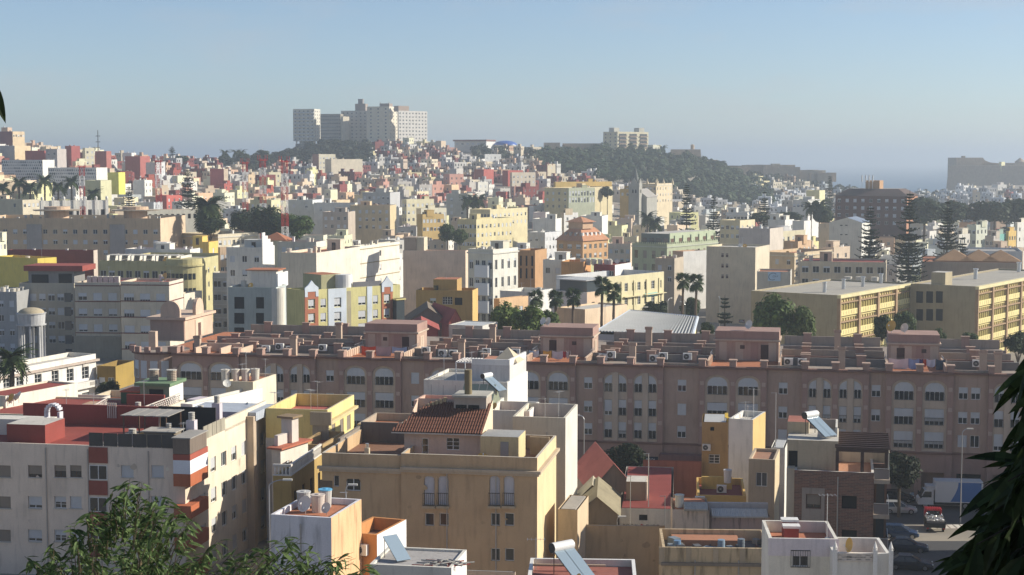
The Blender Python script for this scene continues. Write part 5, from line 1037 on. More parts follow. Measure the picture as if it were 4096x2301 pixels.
# supermarket sign under the pink block
x = pkx(2585, 1870, -.6); mb = MB(); mb.box(-1.5, 1.5, -.08, 0, -.45, .45, flat((.03, .03, .05), .6)); sg = tag(empty('shop_sign', wpt(PK, x, -.55, 4.0), -PK.th), 'dark shop sign with pale capitals under the pink block beside the tree', 'sign'); mb.build('sign_board', sg); text_mesh('SUPERSOL', .55, flat((.62, .62, .60), .6), sg, (0, -.09, 0), (R(90), 0, 0))
mb = MB(); mb.box(-2.0, 2.0, -.05, 0, -2.6, -.8, flat((.42, .44, .52), .6)); mb.build('shop_window_panel', sg)
mb = MB(); mb.box(-2.9, 2.9, -1.6, 0, -.15, .1, pl((.20, .10, .09))); mb.box(-2.9, 2.9, -1.62, -1.5, -.7, -.1, pl((.20, .10, .09))); tag(mb.build('awning', None, wpt(PK, pkx(2730, 1850, -1), -.5, 4.9), -PK.th), 'dark red flat awning over the shop left of the mustard house', 'awning')
for cx in (SIGN1,):
    b, x0, x1, z0, z1 = cx; mm = flat((.06, .10, .16), .6); mb = MB()
    for i in range(20):
        t0, t1 = R(40 + i * 13.5), R(40 + (i + 1) * 13.5); cxx, czz, ra, rb = (x0 + x1) / 2 - .35, (z0 + z1) / 2, 1.0, .86; sl = .25
        pt = lambda r_, t: (cxx + r_ * math.cos(t) + sl * math.sin(t) * r_ * .6, -.115, czz + r_ * math.sin(t) * .9)
        mb.face([pt(ra, t0), pt(ra, t1), pt(rb, t1), pt(rb, t0)], mm)
    mb.build('sign_ring', b.root); text_mesh('CSI·F', .62, mm, b.root, ((x0 + x1) / 2 + .2, -.12, (z0 + z1) / 2), (R(90), 0, 0), 'lettering', .3)

# ================================================================== NEAR BUILDINGS
# white two-storey corner house, left
WC = B('townhouse', 'white two-storey townhouse with moulded windows behind the left palm', -140, -24, 383, 1490, 240, 22, (.60, .58, .55), 'pale', None, None, cs=(.74, .72, .68), par=.7, near=True, rec=.25,
       spx=[(u, v, 28, 52, 'grid', 0) for u, v in ((28, 1540), (80, 1532), (153, 1523), (221, 1508), (281, 1501), (342, 1492))] + [(u, v, 32, 30, 'std', 0) for u, v in ((100, 1612), (153, 1603), (223, 1598), (285, 1592), (344, 1583))])
y0 = WC.s(0, 1500)[0]; z = WC.s(250, 1556)[1]
WC.part('balcony', .0, .9, 1, WC.D, z - .55, z + .55, pl((.66, .64, .60))); WC.part('cornice', .0, .5, 0, WC.D + .4, WC.R - .5, WC.R - .15, pl((.48, .40, .34)))
for i in range(5): y = WC.D * (i + .6) / 5; WC.part('balcony_grille', .9, .93, y - .9, y + .9, z - .2, z + .35, MGREYR)
for u, v in ((28, 1512), (80, 1505), (153, 1494), (221, 1480), (281, 1473), (342, 1464)): y, z = WC.s(u, v); WC.part('window_hood', .003, .18, y - .8, y + .8, z - .1, z + .35, pl((.60, .57, .52)))
WC.part('ground_floor_render', .002, .06, 0, WC.D, 0, WC.s(250, 1570)[1], pl((.58, .54, .42))) if False else None
for i in range(5):
    p = wpt(WC, -8 - .8 * i, WC.D * .45 + i * 1.2, WC.R); tank(p, .45, 1.3 + .2 * (i > 2), 'beige water tank on the white townhouse roof, %s of five' % ORD[i], None, None, 'tanks on the white townhouse')
# water tower
t = P(125, 1250, 285); wt = tag(empty('water_tower', (t.x, t.y, 0)), 'old round concrete water tower on legs behind the white townhouse', 'water tower'); MWT = pl((.46, .46, .46), 1.0)
zt, z1, z2 = P(125, 1254, 285).z, P(125, 1296, 285).z, P(125, 1232, 285).z
mb = MB(); mb.cyl(0, 0, 2.35, 2.5, z1, zt, 24, MWT); mb.build('tank', wt); mb = MB(); mb.cyl(0, 0, 2.6, 2.6, z1 - .2, z1, 24, MWT); mb.cyl(0, 0, 2.65, 2.65, zt, zt + .12, 24, MWT); mb.build('rim', wt); mb = MB(); mb.dome(0, 0, zt + .1, 2.3, z2 - zt, 20, 5, pl((.42, .36, .25), .8)); mb.build('dome', wt, None, 0, True)
for i in range(8): a = R(i * 45 + 10); mb = MB(); mb.box(-.16, .16, -.16, .16, 0, z1 - .2, MWT); mb.build('leg', wt, (2.2 * math.cos(a), 2.2 * math.sin(a), 0), a)
for z in (z1 * .45, z1 * .12): mb = MB(); mb.cyl(0, 0, 2.32, 2.32, z, z + .3, 24, MWT); mb.build('ring_beam', wt)
B(HO, 'small ochre house at the foot of the pink block beside rubble', 388, 462, 490, 1466, 262, 10, (.26, .175, .055), 'grey', (2, 1), None, raw=True, cs=(.36, .25, .07), D=8, h=4)  # front ochre is a shaded copy of the side colour

# ---- F1: left corner apartment building
F1 = B(AB, 'big cream corner apartment block with red balcony panels, bottom left', -150, 738, 1066, 1795, 147, 10, (.74, .63, .52), 'red', None, (8, 5, 1.5, 1.5), raw=True, cs=(.72, .63, .50), par=.25, sh=3.05, top=2.9, st='mix', near=True, rec=.22,
       fpx=[(u, v, w_, 50, s_, f_) for v, k in ((1886, 0), (2010, 1), (2143, 2)) for (u, w_, s_, f_) in ((18, 50, 'brown', 1), (140, 56, 'brown' if k == 0 else 'std', .75), (241, 47, 'brown' if k == 0 else 'grid', .5), (303, 46, 'brown' if k == 0 else 'grid', 1 if k else .5), (509, 50, 'std', 1), (630, 50, 'std', 1))])
for va, vb in ((1788, 1852), (1922, 1980), (2046, 2105), (2170, 2230)):
    x0, z1 = F1.f(356, va); x1, _ = F1.f(430, va); z0 = F1.f(390, vb)[1]; F1.part('red_panel', x0, x1, -.10, -.004, z0, z1, pl((.30, .085, .06), .3))
for va in (1852, 1980, 2105):
    x0, z1 = F1.f(358, va + 10); x1, _ = F1.f(429, va); put_window(F1.root, ((x0 + x1) / 2, -.06, z1 - 1.35), 0, x1 - x0, 1.35, 'std', 0, True)
# sills
for o in list(F1.root.children):
    if o.name.startswith('window') and abs(o.rotation_euler[2]) < .01 and o.location.y > 0: mb = MB(); mb.box(-.7, .7, -.10, .0, -.08, -.004, MPALER); mb.build('sill', o, (0, -.15, 0))
# corner balcony column: red/white boxes wrapping the corner
xa, xb = F1.f(706, 1800)[0], .0; ya, yb = 0.0, F1.s(797, 1850)[0]
for i in range(4):
    zt = F1.H - 1.7 - i * 3.05; q = MB(); e = .9
    q.box(xa, e, -e, min(yb, 5), zt - 1.75, zt - .55, pl((.42, .13, .06), .3)); q.build('red_balcony', F1.root)
    if i == 0: q = MB(); q.box(xa, e, -e, min(yb, 5), zt - .55, zt + .75, pl((.74, .76, .80), .2)); q.box(xa, e, -e, min(yb, 5), zt + .75, zt + 1.3, pl((.36, .10, .07), .3)); q.build('balcony_blind', F1.root)
q = MB(); q.box(xa, .9, -.9, 3.4, F1.H - .35, F1.H + 1.1, pl((.20, .16, .13), .8)); q.box(xa - .1, 1.0, -1.0, 3.6, F1.H + 1.1, F1.H + 1.2, MGREYR); q.build('screened_cabin', F1.root)
x0 = F1.f(355, 1790)[0]; MSCR = pl((.075, .072, .068), .6)
for i in range(6): a = x0 + (xa - x0) * i / 6; F1.part('fence_panel', a + .04, a + (xa - x0) / 6 - .04, .0, .05, F1.H - .05, F1.H + 1.25, MSCR)
for i in range(5): F1.part('fence_panel', -.05, 0.02, 4.9 + i * 1.2, 6.0 + i * 1.2, F1.H - .05, F1.H + 1.25, pl((.36, .33, .26), .7))
F1.part('shade_screen', x0 + 3, -.6, 9.8, 9.95, F1.R, F1.R + 2.6, flat((.012, .012, .013), .95)); F1.part('shade_screen', -.75, -.6, 6, 9.8, F1.R, F1.R + 2.6, flat((.012, .012, .013), .95)) if False else None
F1.part('terrace_floor', x0, -.3, .3, 9.8, F1.R + .002, F1.R + .03, pl((.24, .22, .20)))
# pergola
q = MB(); pxs = F1.f(440, 1700)[0]; x2 = on(F1, 640, 1650)[0]
for i in range(8): q.box(pxs - 1 + i * .62, pxs - .42 + i * .62, 4.6, 8.9, F1.R + 2.4 + .02 * (i % 2), F1.R + 2.47 + .02 * (i % 2), pl((.34, .32, .29), .8))
q.build('pergola_roof', F1.root)
for x in (pxs - .8, pxs + 1.4, pxs + 3.6):
    for y in (4.9, 8.6): F1.part('pergola_post', x - .06, x + .06, y - .06, y + .06, F1.R, F1.R + 2.4, MBFR)
for x, y, h_, s_ in ((pxs + 4.6, 3.2, 1.3, .35), (pxs + 6.6, 4.0, 2.3, .42), (pxs + 1.2, 2.4, .8, .5), (-3.2, 12.5, 1.6, .4), (-2.0, 14, 2.4, .42), (x0 - 1, 14, 1.5, .4)):
    q = MB(); q.box(x - s_, x + s_, y - s_, y + s_, F1.R, F1.R + h_, pl((.62, .56, .60), .2)); o = q.build('chimney', F1.root); q = MB()
    for k in range(5): q.cyl(x, y, s_ * .75, s_ * .75, F1.R + h_ + .02 + k * .16, F1.R + h_ + .12 + k * .16, 12, MPALER)
    q.build('chimney_cowl', o)
F1.part('timber_box', pxs + 1.8, pxs + 2.8, 2.2, 3.2, F1.R, F1.R + 1.1, pl((.46, .26, .07))); F1.part('lean_to', -4.6, -1.6, 1.4, 3.4, F1.R, F1.R + 1.5, pl((.26, .22, .17), .9)); F1.part('lean_to_roof', -4.8, -1.3, 1.1, 3.6, F1.R + 1.5, F1.R + 1.6, pl((.42, .39, .34), .9))
# red huts on the left of the roof
MRW = pl((.27, .065, .052), .5); a, y = on(F1, 60, 1762); c_, y2 = on(F1, 130, 1762)
F1.part('red_stair_well', a, c_ + 2.3, 1.0, 5.2, F1.R, F1.R + 1.9, MRW, MPALER); F1.part('white_ledge', a - 6, a + 2, 5.3, 7.6, F1.R, F1.R + 1.6, pl(C['offwhite'])); F1.part('rear_parapet', -F1.W, x0 + 4, F1.D * .52, F1.D * .52 + .25, F1.R, F1.R + 2.1, MRW)
q = MB(); xx, yy = c_ + .5, 6.5; q.cyl(xx, yy, .8, .8, F1.R, F1.R + .01, 8, MPALER)
for i in range(8):
    a1, a2 = math.pi * i / 8, math.pi * (i + 1) / 8
    q.box(xx - .7 * math.cos(a1) - .12, xx - .7 * math.cos(a1) + .12, yy - .4, yy + .4, F1.R + 2.3 + .7 * math.sin(a1) - .1, F1.R + 2.3 + .7 * math.sin(a1) + .14, pl((.55, .55, .58)))
q.box(xx - .82, xx - .58, yy - .4, yy + .4, F1.R, F1.R + 2.3, pl((.55, .55, .58))); q.box(xx + .58, xx + .82, yy - .4, yy + .4, F1.R, F1.R + 2.3, pl((.55, .55, .58))); q.build('arched_chimney', F1.root)
for i in range(5): F1.part('lattice_slat', c_ + 3.6 + i * .22, c_ + 3.7 + i * .22, F1.D * .52 - .1, F1.D * .52 - .02, F1.R + .8, F1.R + 2.4, MPALER)
# side pier and end block
F1.part('side_pier', .0, .8, F1.s(985, 1750)[0], F1.s(985, 1750)[0] + .9, 0, F1.H + .3, pl((.50, .40, .30))); F1.part('side_parapet', -.3, .0, 10.8, F1.D, F1.R, F1.H + 1.0, pl((.70, .62, .49)))
q = MB(); q.box(-7, .9, F1.D - 6, F1.D + .01, F1.R, F1.R + .9, pl((.42, .46, .52))); q.build('rear_terrace_wall', F1.root)
for i in range(4): z = F1.R - 1.6 - i * 3.05; F1.part('end_balcony', -1.5, 1.5, F1.D + .02, F1.D + 1.3, z - 1.5, z - .5, pl((.46, .16, .09))); F1.part('end_balcony_glazing', -1.4, 1.4, F1.D + .05, F1.D + 1.2, z - .5, z + .9, MGLASS2 if i % 2 else pl((.70, .72, .74)))
dish(wpt(F1, *on(F1, 985, 1650), F1.R), .5, 'pale satellite dish on the blue-grey rear terrace of the corner block', False, -60)

# ---- houses with red terraces behind it
MLAT = pl((.60, .54, .48), .4)
RT = B(HO, 'house with a dark red roof terrace behind pale lattice balustrades', -80, 560, 728, 1672, 170, 10, (.50, .40, .38), 'red', None, None, cs=(.70, .64, .52), par=.2, near=True, D=13)
def lattice(b, p0, p1, z, h_, nm='lattice_balustrade'):
    p0, p1 = Vector((*p0, 0)), Vector((*p1, 0)); L = (p1 - p0).length; d_ = (p1 - p0) / L; n = max(2, int(L / .55)); ang = math.atan2(d_.y, d_.x)
    key = ('lat', round(L / n, 2), round(h_, 2))
    if key not in WM:
        q = MB(); w2 = L / n / 2; q.box(-w2, w2, -.06, .06, 0, .1, MLAT); q.box(-w2, w2, -.06, .06, h_ - .1, h_, MLAT)
        for s_ in (-1, 1):
            for t in (0, 1):
                for k in range(4): q.box(-w2 + (w2 * 2) * (k + (0 if s_ > 0 else .0)) / 4, -w2 + w2 * 2 * (k + 1) / 4, -.05, .05, .1 + (h_ - .25) * ((k if s_ > 0 else 3 - k) / 4), .1 + (h_ - .25) * ((k if s_ > 0 else 3 - k) / 4) + .16, MLAT) if t == 0 else None
        WM[key] = q.mesh(nm)
    for i in range(n): c_ = p0 + d_ * L * (i + .5) / n; link('balustrade_block', WM[key], b.root, (c_.x, c_.y, z), ang)
pt = lambda u, v: on(RT, u, v)
lattice(RT, (pt(300, 1700)[0], .8), (pt(470, 1700)[0], .8), RT.R, 1.1); lattice(RT, (pt(208, 1700)[0], 2.6), (pt(300, 1700)[0], 2.6), RT.R, 1.1); lattice(RT, (-.2, 1), (-.2, 12), RT.R, 1.2); lattice(RT, (pt(300, 1690)[0], .9), (pt(330, 1665)[0], 7.5), RT.R, 1.1)
RT.part('red_wall', pt(370, 1680)[0], -.5, 8.0, 8.3, RT.R, RT.R + 1.5, MRW); RT.part('terrace_side', pt(130, 1700)[0], pt(205, 1700)[0], .5, 9, RT.R, RT.R + .4, pl((.50, .34, .22)))
dish(wpt(RT, *on(RT, 604, 1660), RT.R), .55, 'white satellite dish standing by the dark red terrace wall', False, -30)
GH = B('rooftop_room', 'green rooftop room with white side and twin stacked chimneys', 560, 677, 727, 1545, 180, 10, (.20, .26, .19), pl((.55, .52, .48)), None, None, cs=(.76, .75, .72), par=.1, near=True, h=6.2, D=4.2, cat='house', fpx=[(625, 1588, 58, 62, 'hole', 0)])
GH.part('green_fascia', -GH.W - .5, .3, -.5, GH.D + .3, GH.H, GH.H + .35, pl((.17, .26, .15))); xg = GH.f(478, 1600)[0]; GH.part('green_annexe', xg, -GH.W - .01, .4, 3.8, 0, GH.H - .9, pl((.055, .11, .06))); GH.part('annexe_roof', xg - .1, -GH.W - .02, .3, 3.9, GH.H - .9, GH.H - .75, pl((.50, .13, .07)))
for x in (-GH.W * .75, -.5):
    q = MB()
    for k in range(6): q.cyl(x, 2, .55, .55, GH.H + .36 + k * .2, GH.H + .5 + k * .2, 14, pl((.42, .34, .27)))
    q.cyl(x, 2, .62, .62, GH.H + 1.56, GH.H + 1.64, 14, MPALER); q.build('stacked_chimney', GH.root)
WW = B(HO, 'bright white walled roof patio with a terracotta floor', 722, 770, 940, 1618, 172, 24, (.56, .50, .52), 'terra', None, None, cs=(.78, .77, .74), par=1.3, near=True, D=14)
WW.part('patio_box', -3.6, -1.4, 4, 6.5, WW.R, WW.R + 1.1, pl((.62, .55, .58)))
PH = B(HO, 'pink-beige house carrying a row of beige water tanks', 903, 1012, 1062, 1528, 183, 14, (.46, .35, .31), 'terra', None, None, cs=(.72, .64, .50), par=.3, near=True, D=7)
for i in range(4): tank(wpt(PH, -4.2 + i * 1.05, 1.6 + i * .5, PH.R), .52, 1.35, 'beige water tank in the row on the pink-beige house, %s from the left' % ORD[i], None, None, 'tanks on the pink-beige house')
dish(wpt(PH, -PH.W + .3, -.3, PH.R - .6), .5, 'round beige dish on the shaded wall of the pink-beige house', False, 20)
LW_ = B(HO, 'white house end wall carrying a yellow dish at the left edge', -100, 22, 123, 1585, 178, 26, (.50, .40, .40), 'red', None, None, cs=(.76, .72, .62), par=.2, near=True, D=12)
y, z = LW_.s(36, 1595); e = dish(wpt(LW_, .35, y, z - .6), .55, 'yellow satellite dish on the white end wall at the left edge', True, -35); y, z = LW_.s(62, 1588); dish(wpt(LW_, .5, y, z - .7), .62, 'white satellite dish right beside the yellow one at the left edge', False, -55)
# ---- yellow building and ochre terrace house
F5 = B(AB, 'yellow building with a red roof terrace and three brown shuttered windows', 1062, 1310, 1416, 1640, 166, 9, (.44, .31, .11), pl((.40, .12, .10)), None, None, cs=(.74, .62, .28), par=1.35, near=True, coping=pl((.58, .50, .34)), spx=[(u, v, 15, h_, 'brown', 1) for u, v, h_ in ((1334, 1730, 70), (1367, 1707, 66), (1395, 1690, 64))])
F5.part('corner_pier', -1.6, .15, -.25, -.003, 0, F5.H - 1.2, pl((.36, .31, .24))); q = MB(); q.box(-1.8, .5, -.45, -.003, F5.H - 1.6, F5.H - .2, pl((.44, .36, .25))); q.box(.003, .5, -.003, F5.D, F5.H - 1.5, F5.H - 1.2, pl((.60, .50, .28))); q.build('cornice', F5.root)
F5.part('white_dado', -F5.W, -1.7, -.06, -.003, 0, F5.f(1200, 1755)[1], pl((.60, .58, .56)))
OT = B(HO, 'ochre house with a white balustraded terrace in the shaded lane', 1092, 1165, 1290, 1905, 140, 8, (.36, .24, .08), pl((.20, .16, .13)), None, (4, 1, .9, 1.9), cs=(.44, .31, .12), par=.1, near=True, st='hole', top=2.6)
bal = MB()
def balus(b, p0, p1, z, h_=.95, m=None):
    p0, p1 = Vector((*p0, 0)), Vector((*p1, 0)); L = (p1 - p0).length; d_ = (p1 - p0) / L; n = max(3, int(L / .3)); ang = math.atan2(d_.y, d_.x); m = m or pl((.70, .66, .60), .4)
    if ('bal', h_) not in WM:
        q = MB(); q.cyl(0, 0, .05, .09, 0, h_ * .4, 8, m, False); q.cyl(0, 0, .09, .05, h_ * .4, h_ * .8, 8, m, False); WM[('bal', h_)] = q.mesh('baluster')
    for i in range(n): c_ = p0 + d_ * L * (i + .5) / n; link('baluster', WM[('bal', h_)], b.root, (c_.x, c_.y, z + .1))
    q = MB(); q.box(0, L, -.1, .1, h_ * .8 + .1, h_ + .1, m); q.box(0, L, -.1, .1, 0, .1, m); q.build('balustrade_rail', b.root, (p0.x, p0.y, z), ang)
balus(OT, (-OT.W, .1), (0, .1), OT.H); balus(OT, (-.1, .2), (-.1, OT.D - .3), OT.H)
WT = B(HO, 'small white tower house with a red tile roof and ornate chimney in the lane', 1098, 1122, 1188, 1798, 149, 24, (.52, .46, .42), pl((.46, .16, .10)), None, (2, 1, .6, .9), cs=(.72, .66, .58), par=.05, near=True, D=5)
WT.part('tile_eaves', -WT.W - .3, .4, -.4, WT.D + .3, WT.H, WT.H + .18, pl((.46, .15, .09))); WT.part('white_balcony', -WT.W, -.6, .5, 3, WT.H + .2, WT.H + 1.2, MLAT); WT.part('roof_turret', -1.4, -.2, 2.4, 3.6, WT.H + .2, WT.H + 2.6, MLAT); WT.part('turret_cap', -1.7, .1, 2.1, 3.9, WT.H + 2.6, WT.H + 2.8, pl((.28, .20, .12)))
# ---- F3 tan building
F3 = B(AB, 'large tan apartment building with arched balcony doors, centre foreground', 1604, 2149, 2225, 1832, 132, 10, (.53, .375, .22), pl((.26, .14, .09)), None, None, raw=True, cs=(.70, .56, .34), par=1.25, near=True, rec=.22, coping=pl((.60, .54, .44)),  # front and left wing darker than the side, shade in the colour
       fpx=[(u, 2078, 37, 54, 'std', 0) for u in (1718, 1776, 1982, 2038)] + [(u, 2219, 37, 54, 'std', 0) for u in (1718, 1776, 1982, 2038)] + [(u, 1963, 43, 120, 'std', f_) for u, f_ in ((1717, .5), (1773, .5), (1979, .5), (2036, .25))])
MCUR = ribbed((.62, .62, .66), 3.2, 'x', 'white_shutter_slats', .6, .5, .7)
q = MB()
for u in (1717, 1773, 1979, 2036):
    x, z = F3.f(u, 1903); h2 = 43 * 132 / F / 2; spandrel(q, x - h2 - .01, x + h2 + .01, z - .45, z + .02, -.003, F3.m, 12)
    xx, zz_ = F3.f(u, 2021); o = MB(); o.box(-h2 + .04, h2 - .04, .02, .05, .02, 2.42, MCUR); o.build('slatted_shutter', F3.root, (x, .08, zz_))
    link('railing', railmesh(h2 * 2 + .12, 1.1), F3.root, (x, -.32, zz_ + .02)); F3.part('balcony_slab', x - h2 - .12, x + h2 + .12, -.42, -.003, zz_ - .22, zz_ - .02, pl((.46, .37, .25)))
q.build('arch_heads', F3.root)
F3L = B(AB, 'x', 1287, 1612, 1612, 1822, 134.3, 10, (.53, .375, .22), pl((.26, .14, .09)), None, None, raw=True, par=1.25, near=True, D=13, coping=pl((.60, .54, .44)), rec=.22,
        fpx=[(1413, 1940, 58, 50, 'std', 0), (1417, 2066, 54, 36, 'std', 0), (1345, 1925, 22, 46, 'std', 0), (1417, 2190, 54, 40, 'std', .5)])
q = MB(); x, z = F3L.f(1413, 1908); spandrel(q, x - .62, x + .62, z - .45, z + .03, -.003, F3L.m); q.build('arch_heads', F3L.root)
for b_ in (F3, F3L):
    q = MB(); e = .34; lw = pl((.50, .41, .30), .5); q.box(-b_.W - (e if b_ is F3L else 0), e if b_ is F3 else 0, -e, -.003, b_.R - .12, b_.R + .12, lw); q.box(-b_.W - (.2 if b_ is F3L else 0), .18 if b_ is F3 else 0, -.2, -.003, b_.R - .34, b_.R - .12, lw)
    if b_ is F3: q.box(.003, e, -.003, b_.D, b_.R - .12, b_.R + .12, lw); q.box(.003, .18, -.003, b_.D, b_.R - .34, b_.R - .12, lw)
    q.build('cornice', b_.root)
F3L.part('loggia', F3L.f(1287, 1900)[0] - .2, F3L.f(1330, 1900)[0], -.02, .4, F3L.R - 5, F3L.R - 1.2, pl((.20, .15, .10)))
# back terrace wall (coloured dark) and step up
xs = on(F3L, 1395, 1800)[0]; F3L.part('inner_wall', on(F3L, 1395, 1800)[0], -.2, 12.4, 12.7, F3L.R, F3L.R + 1.9, pl((.16, .14, .125), .9)); F3L.part('inner_wall', on(F3L, 1395, 1800)[0] - .25, on(F3L, 1395, 1800)[0], 5.5, 12.7, F3L.R, F3L.R + 1.55, pl((.26, .22, .18), .9))
q = MB(); x, y = on(F3L, 1513, 1828); q.box(x - .2, x + .2, 1.4, 1.8, F3L.R, F3L.R + 1.5, pl((.58, .50, .36))); q.cyl(x, 1.6, .12, .16, F3L.R + 1.5, F3L.R + 1.9, 10, MMETAL); q.build('chimney', F3L.root)
merge(F3L, F3)
# penthouse with tiled roof
a, _ = F3.f(1617, 1800, 4.0); c_, _ = F3.f(1925, 1800, 4.0); z0 = F3.R; zt = F3.f(1700, 1722, 4.0)[1]; mP = pl((.66, .50, .40), .4)
q = MB(); hd = [F3.f(u, v, 4.0) for u, v in ((1685, 1825), (1712, 1748), (1786, 1814), (1838, 1754))]
hs = [(F3.f(1687, 1800, 4)[0], F3.f(1714, 1800, 4)[0], z0 + .0, F3.f(1700, 1752, 4)[1]), (F3.f(1786, 1800, 4)[0], F3.f(1838, 1800, 4)[0], F3.f(1800, 1800, 4)[1], F3.f(1800, 1752, 4)[1])]
holed(q, a, c_, z0, zt, hs, mP, lambda p, y, z: (p, 4.0 + y, z), .12); q.face([(c_, 4, z0), (c_, 9.5, z0), (c_, 9.5, zt + 2), (c_, 4, zt)], pl((.70, .60, .44))); q.face([(a, 9.5, z0), (a, 4, z0), (a, 4, zt), (a, 9.5, zt + 2)], mP); q.face([(c_, 9.5, z0), (a, 9.5, z0), (a, 9.5, zt + 2), (c_, 9.5, zt + 2)], mP); q.build('penthouse', F3.root)
put_window(F3.root, ((hs[0][0] + hs[0][1]) / 2, 4.05, z0 + .02), 0, hs[0][1] - hs[0][0], hs[0][3] - z0 - .02, 'grid', 0, True); put_window(F3.root, ((hs[1][0] + hs[1][1]) / 2, 4.05, hs[1][2]), 0, hs[1][1] - hs[1][0], hs[1][3] - hs[1][2], 'grid', 0, True)
MTILE = pl((.17, .075, .05), .9, .9, 'dark_clay_tile')
r0 = Vector((a - 1.0, 3.3, zt - .1)); r1 = Vector((c_ + .15, 3.3, zt - .1)); t0 = Vector((a + 1.6, 8.0, zt + 1.9)); t1 = Vector((c_ + .15, 8.0, zt + 1.9)); n = 34
tile = bpy.data.meshes.new('tile')
q = MB(); wd = (r1 - r0).length / n / 2
for k in range(5):
    a1, a2 = math.pi * k / 5, math.pi * (k + 1) / 5; p1 = (-wd * math.cos(a1), 0, wd * .9 * math.sin(a1)); p2 = (-wd * math.cos(a2), 0, wd * .9 * math.sin(a2)); q.face([(p1[0], 0, p1[2]), (p2[0], 0, p2[2]), (p2[0] * .8, .66, p2[2] * .8), (p1[0] * .8, .66, p1[2] * .8)], MTILE)
tm = q.mesh('roof_tile'); base = MB(); base.face([r0, r1, t1, t0], MTILE); base.face([r0 + Vector((0, 0, -.12)), r1 + Vector((0, 0, -.12)), t1 + Vector((0, 0, -.12)), t0 + Vector((0, 0, -.12))][::-1], MTILE); base.face([r0 + Vector((0, 0, -.12)), r1 + Vector((0, 0, -.12)), r1, r0], MPALER); base.face([r0, t0, Vector((a - 1.0, 9.6, zt - .1))], MTILE); rf = base.build('tiled_roof', F3.root)
slope = math.atan2(t0.z - r0.z, t0.y - r0.y); sl_len = math.hypot(t0.z - r0.z, t0.y - r0.y); rowsn = 8
for i in range(n):
    for j in range(rowsn):
        x = r0.x + (r1.x - r0.x) * (i + .5) / n; tt = j / rowsn
        if x < r0.x + (t0.x - r0.x) * tt: continue
        o = link('roof_tile', tm, rf, (x, r0.y + (t0.y - r0.y) * tt, r0.z + (t0.z - r0.z) * tt + .02)); o.rotation_euler = (slope, 0, 0)
F3.part('roof_lantern', F3.f(1815, 1660, 7)[0], F3.f(1945, 1660, 7)[0], 7.0, 9.6, zt - .5, zt + 2.6, pl((.42, .36, .30)), MGREYR)
for u in (1845, 1895): x = F3.f(u, 1660, 7)[0]; F3.part('lantern_opening', x - .5, x + .5, 6.96, 7.0, zt + .9, zt + 1.9, MDARK)
F3.part('lantern_slab', F3.f(1812, 1660, 7)[0], F3.f(1950, 1660, 7)[0], 6.6, 9.9, zt + 2.6, zt + 2.8, pl((.46, .44, .38)))
q = MB(); x = F3.f(1873, 1600, 7.6)[0]; q.tube((x, 7.6, zt + 2.8), (x, 7.6, zt + 5.0), .34, 14, pl((.20, .16, .09))); q.build('flue', F3.root)
for i in range(6): F3.part('ridge_ornament', a + 1.0 + i * .35, a + 1.25 + i * .35, 7.2 + i * .1, 7.5 + i * .1, zt + 1.3 + i * .14, zt + 1.7 + i * .14, pl((.50, .38, .22)))
# yellow annexe room right of the penthouse
xa, xb = F3.f(1952, 1800, 2.5)[0], F3.f(2078, 1800, 2.5)[0]; F3.part('yellow_room', c_ + .2, xb - .1, 2.6, 6.2, z0, z0 + 2.5, pl((.62, .51, .29)), pl((.36, .36, .35))); F3.part('room_door', F3.f(2002, 1800, 2.6)[0], F3.f(2034, 1800, 2.6)[0], 2.54, 2.6, z0, z0 + 2.05, pl((.30, .29, .28)))
F3.part('rear_wall', xb, -.2, 8.0, 8.2, z0, z0 + 1.6, pl((.44, .34, .22)))
dish(wpt(F3, c_ + .45, 2.2, z0 + .25), .42, 'orange-yellow dish low beside the penthouse of the tan building', True, 20, 60)
tank(wpt(F3, *on(F3, 2088, 1795), z0), .34, 1.2, 'slim steel boiler cylinder on the tan building terrace', MMETAL)
# ---- white complex behind
W1 = B(AB, 'white house with stepped roof rooms and a big blank sunlit side', 1695, 2030, 2122, 1530, 162, 14, (.54, .52, .52), pl((.42, .40, .36)), None, None, cs=(.80, .79, .76), par=.3, near=True, D=9, fpx=[(1984, 1566, 16, 14, 'grid', 0)])
x0, x1 = W1.f(1875, 1500)[0], -.02; W1.part('roof_room', x0, x1 - .05, 1.2, 8.6, W1.R, W1.R + 1.9, pl((.62, .60, .58)), pl((.46, .22, .14))); W1.part('room_parapet', x0, x1 - .05, 1.2, 1.4, W1.R + 1.9, W1.R + 2.5, pl(C['white'], .3)); W1.part('room_parapet', x1 - .3, x1 - .05, 1.4, 8.6, W1.R + 1.9, W1.R + 2.5, pl(C['white'], .3))
q = MB(); xx = W1.f(1990, 1470)[0]; zz_ = W1.R + 1.95
for p_, q_ in (((-1.4, 3), (1.4, 3)), ((1.4, 3), (1.4, 6)), ((1.4, 6), (-1.4, 6)), ((-1.4, 6), (-1.4, 3))): q.face([(xx + p_[0], p_[1], zz_), (xx + q_[0], q_[1], zz_), (xx, 4.5, zz_ + 1.5)], pl((.58, .50, .36)))
q.build('skylight_pyramid', W1.root)
q = MB(); xl_, xr_ = W1.f(1803, 1480)[0], x0
for yy in (2, 5.5): 
    q.box(xl_, xr_, yy - .05, yy + .05, W1.R + 1.9, W1.R + 2.0, MWHT); q.box(xl_ - .05, xl_ + .05, yy - .05, yy + .05, W1.R, W1.R + 2.0, MWHT)
for i in range(7): xx = xl_ + (xr_ - xl_) * i / 6; q.box(xx - .04, xx + .04, 2.05, 5.45, W1.R + 2.0, W1.R + 2.06, MWHT)
q.build('roof_pergola', W1.root)
for i in range(4): xx = W1.f(1725 + i * 48, 1570)[0]; W1.part('closet_panel', xx - .02, xx + .02, -.02, -.003, W1.f(1725, 1605)[1], W1.R - .2, MGREYR)
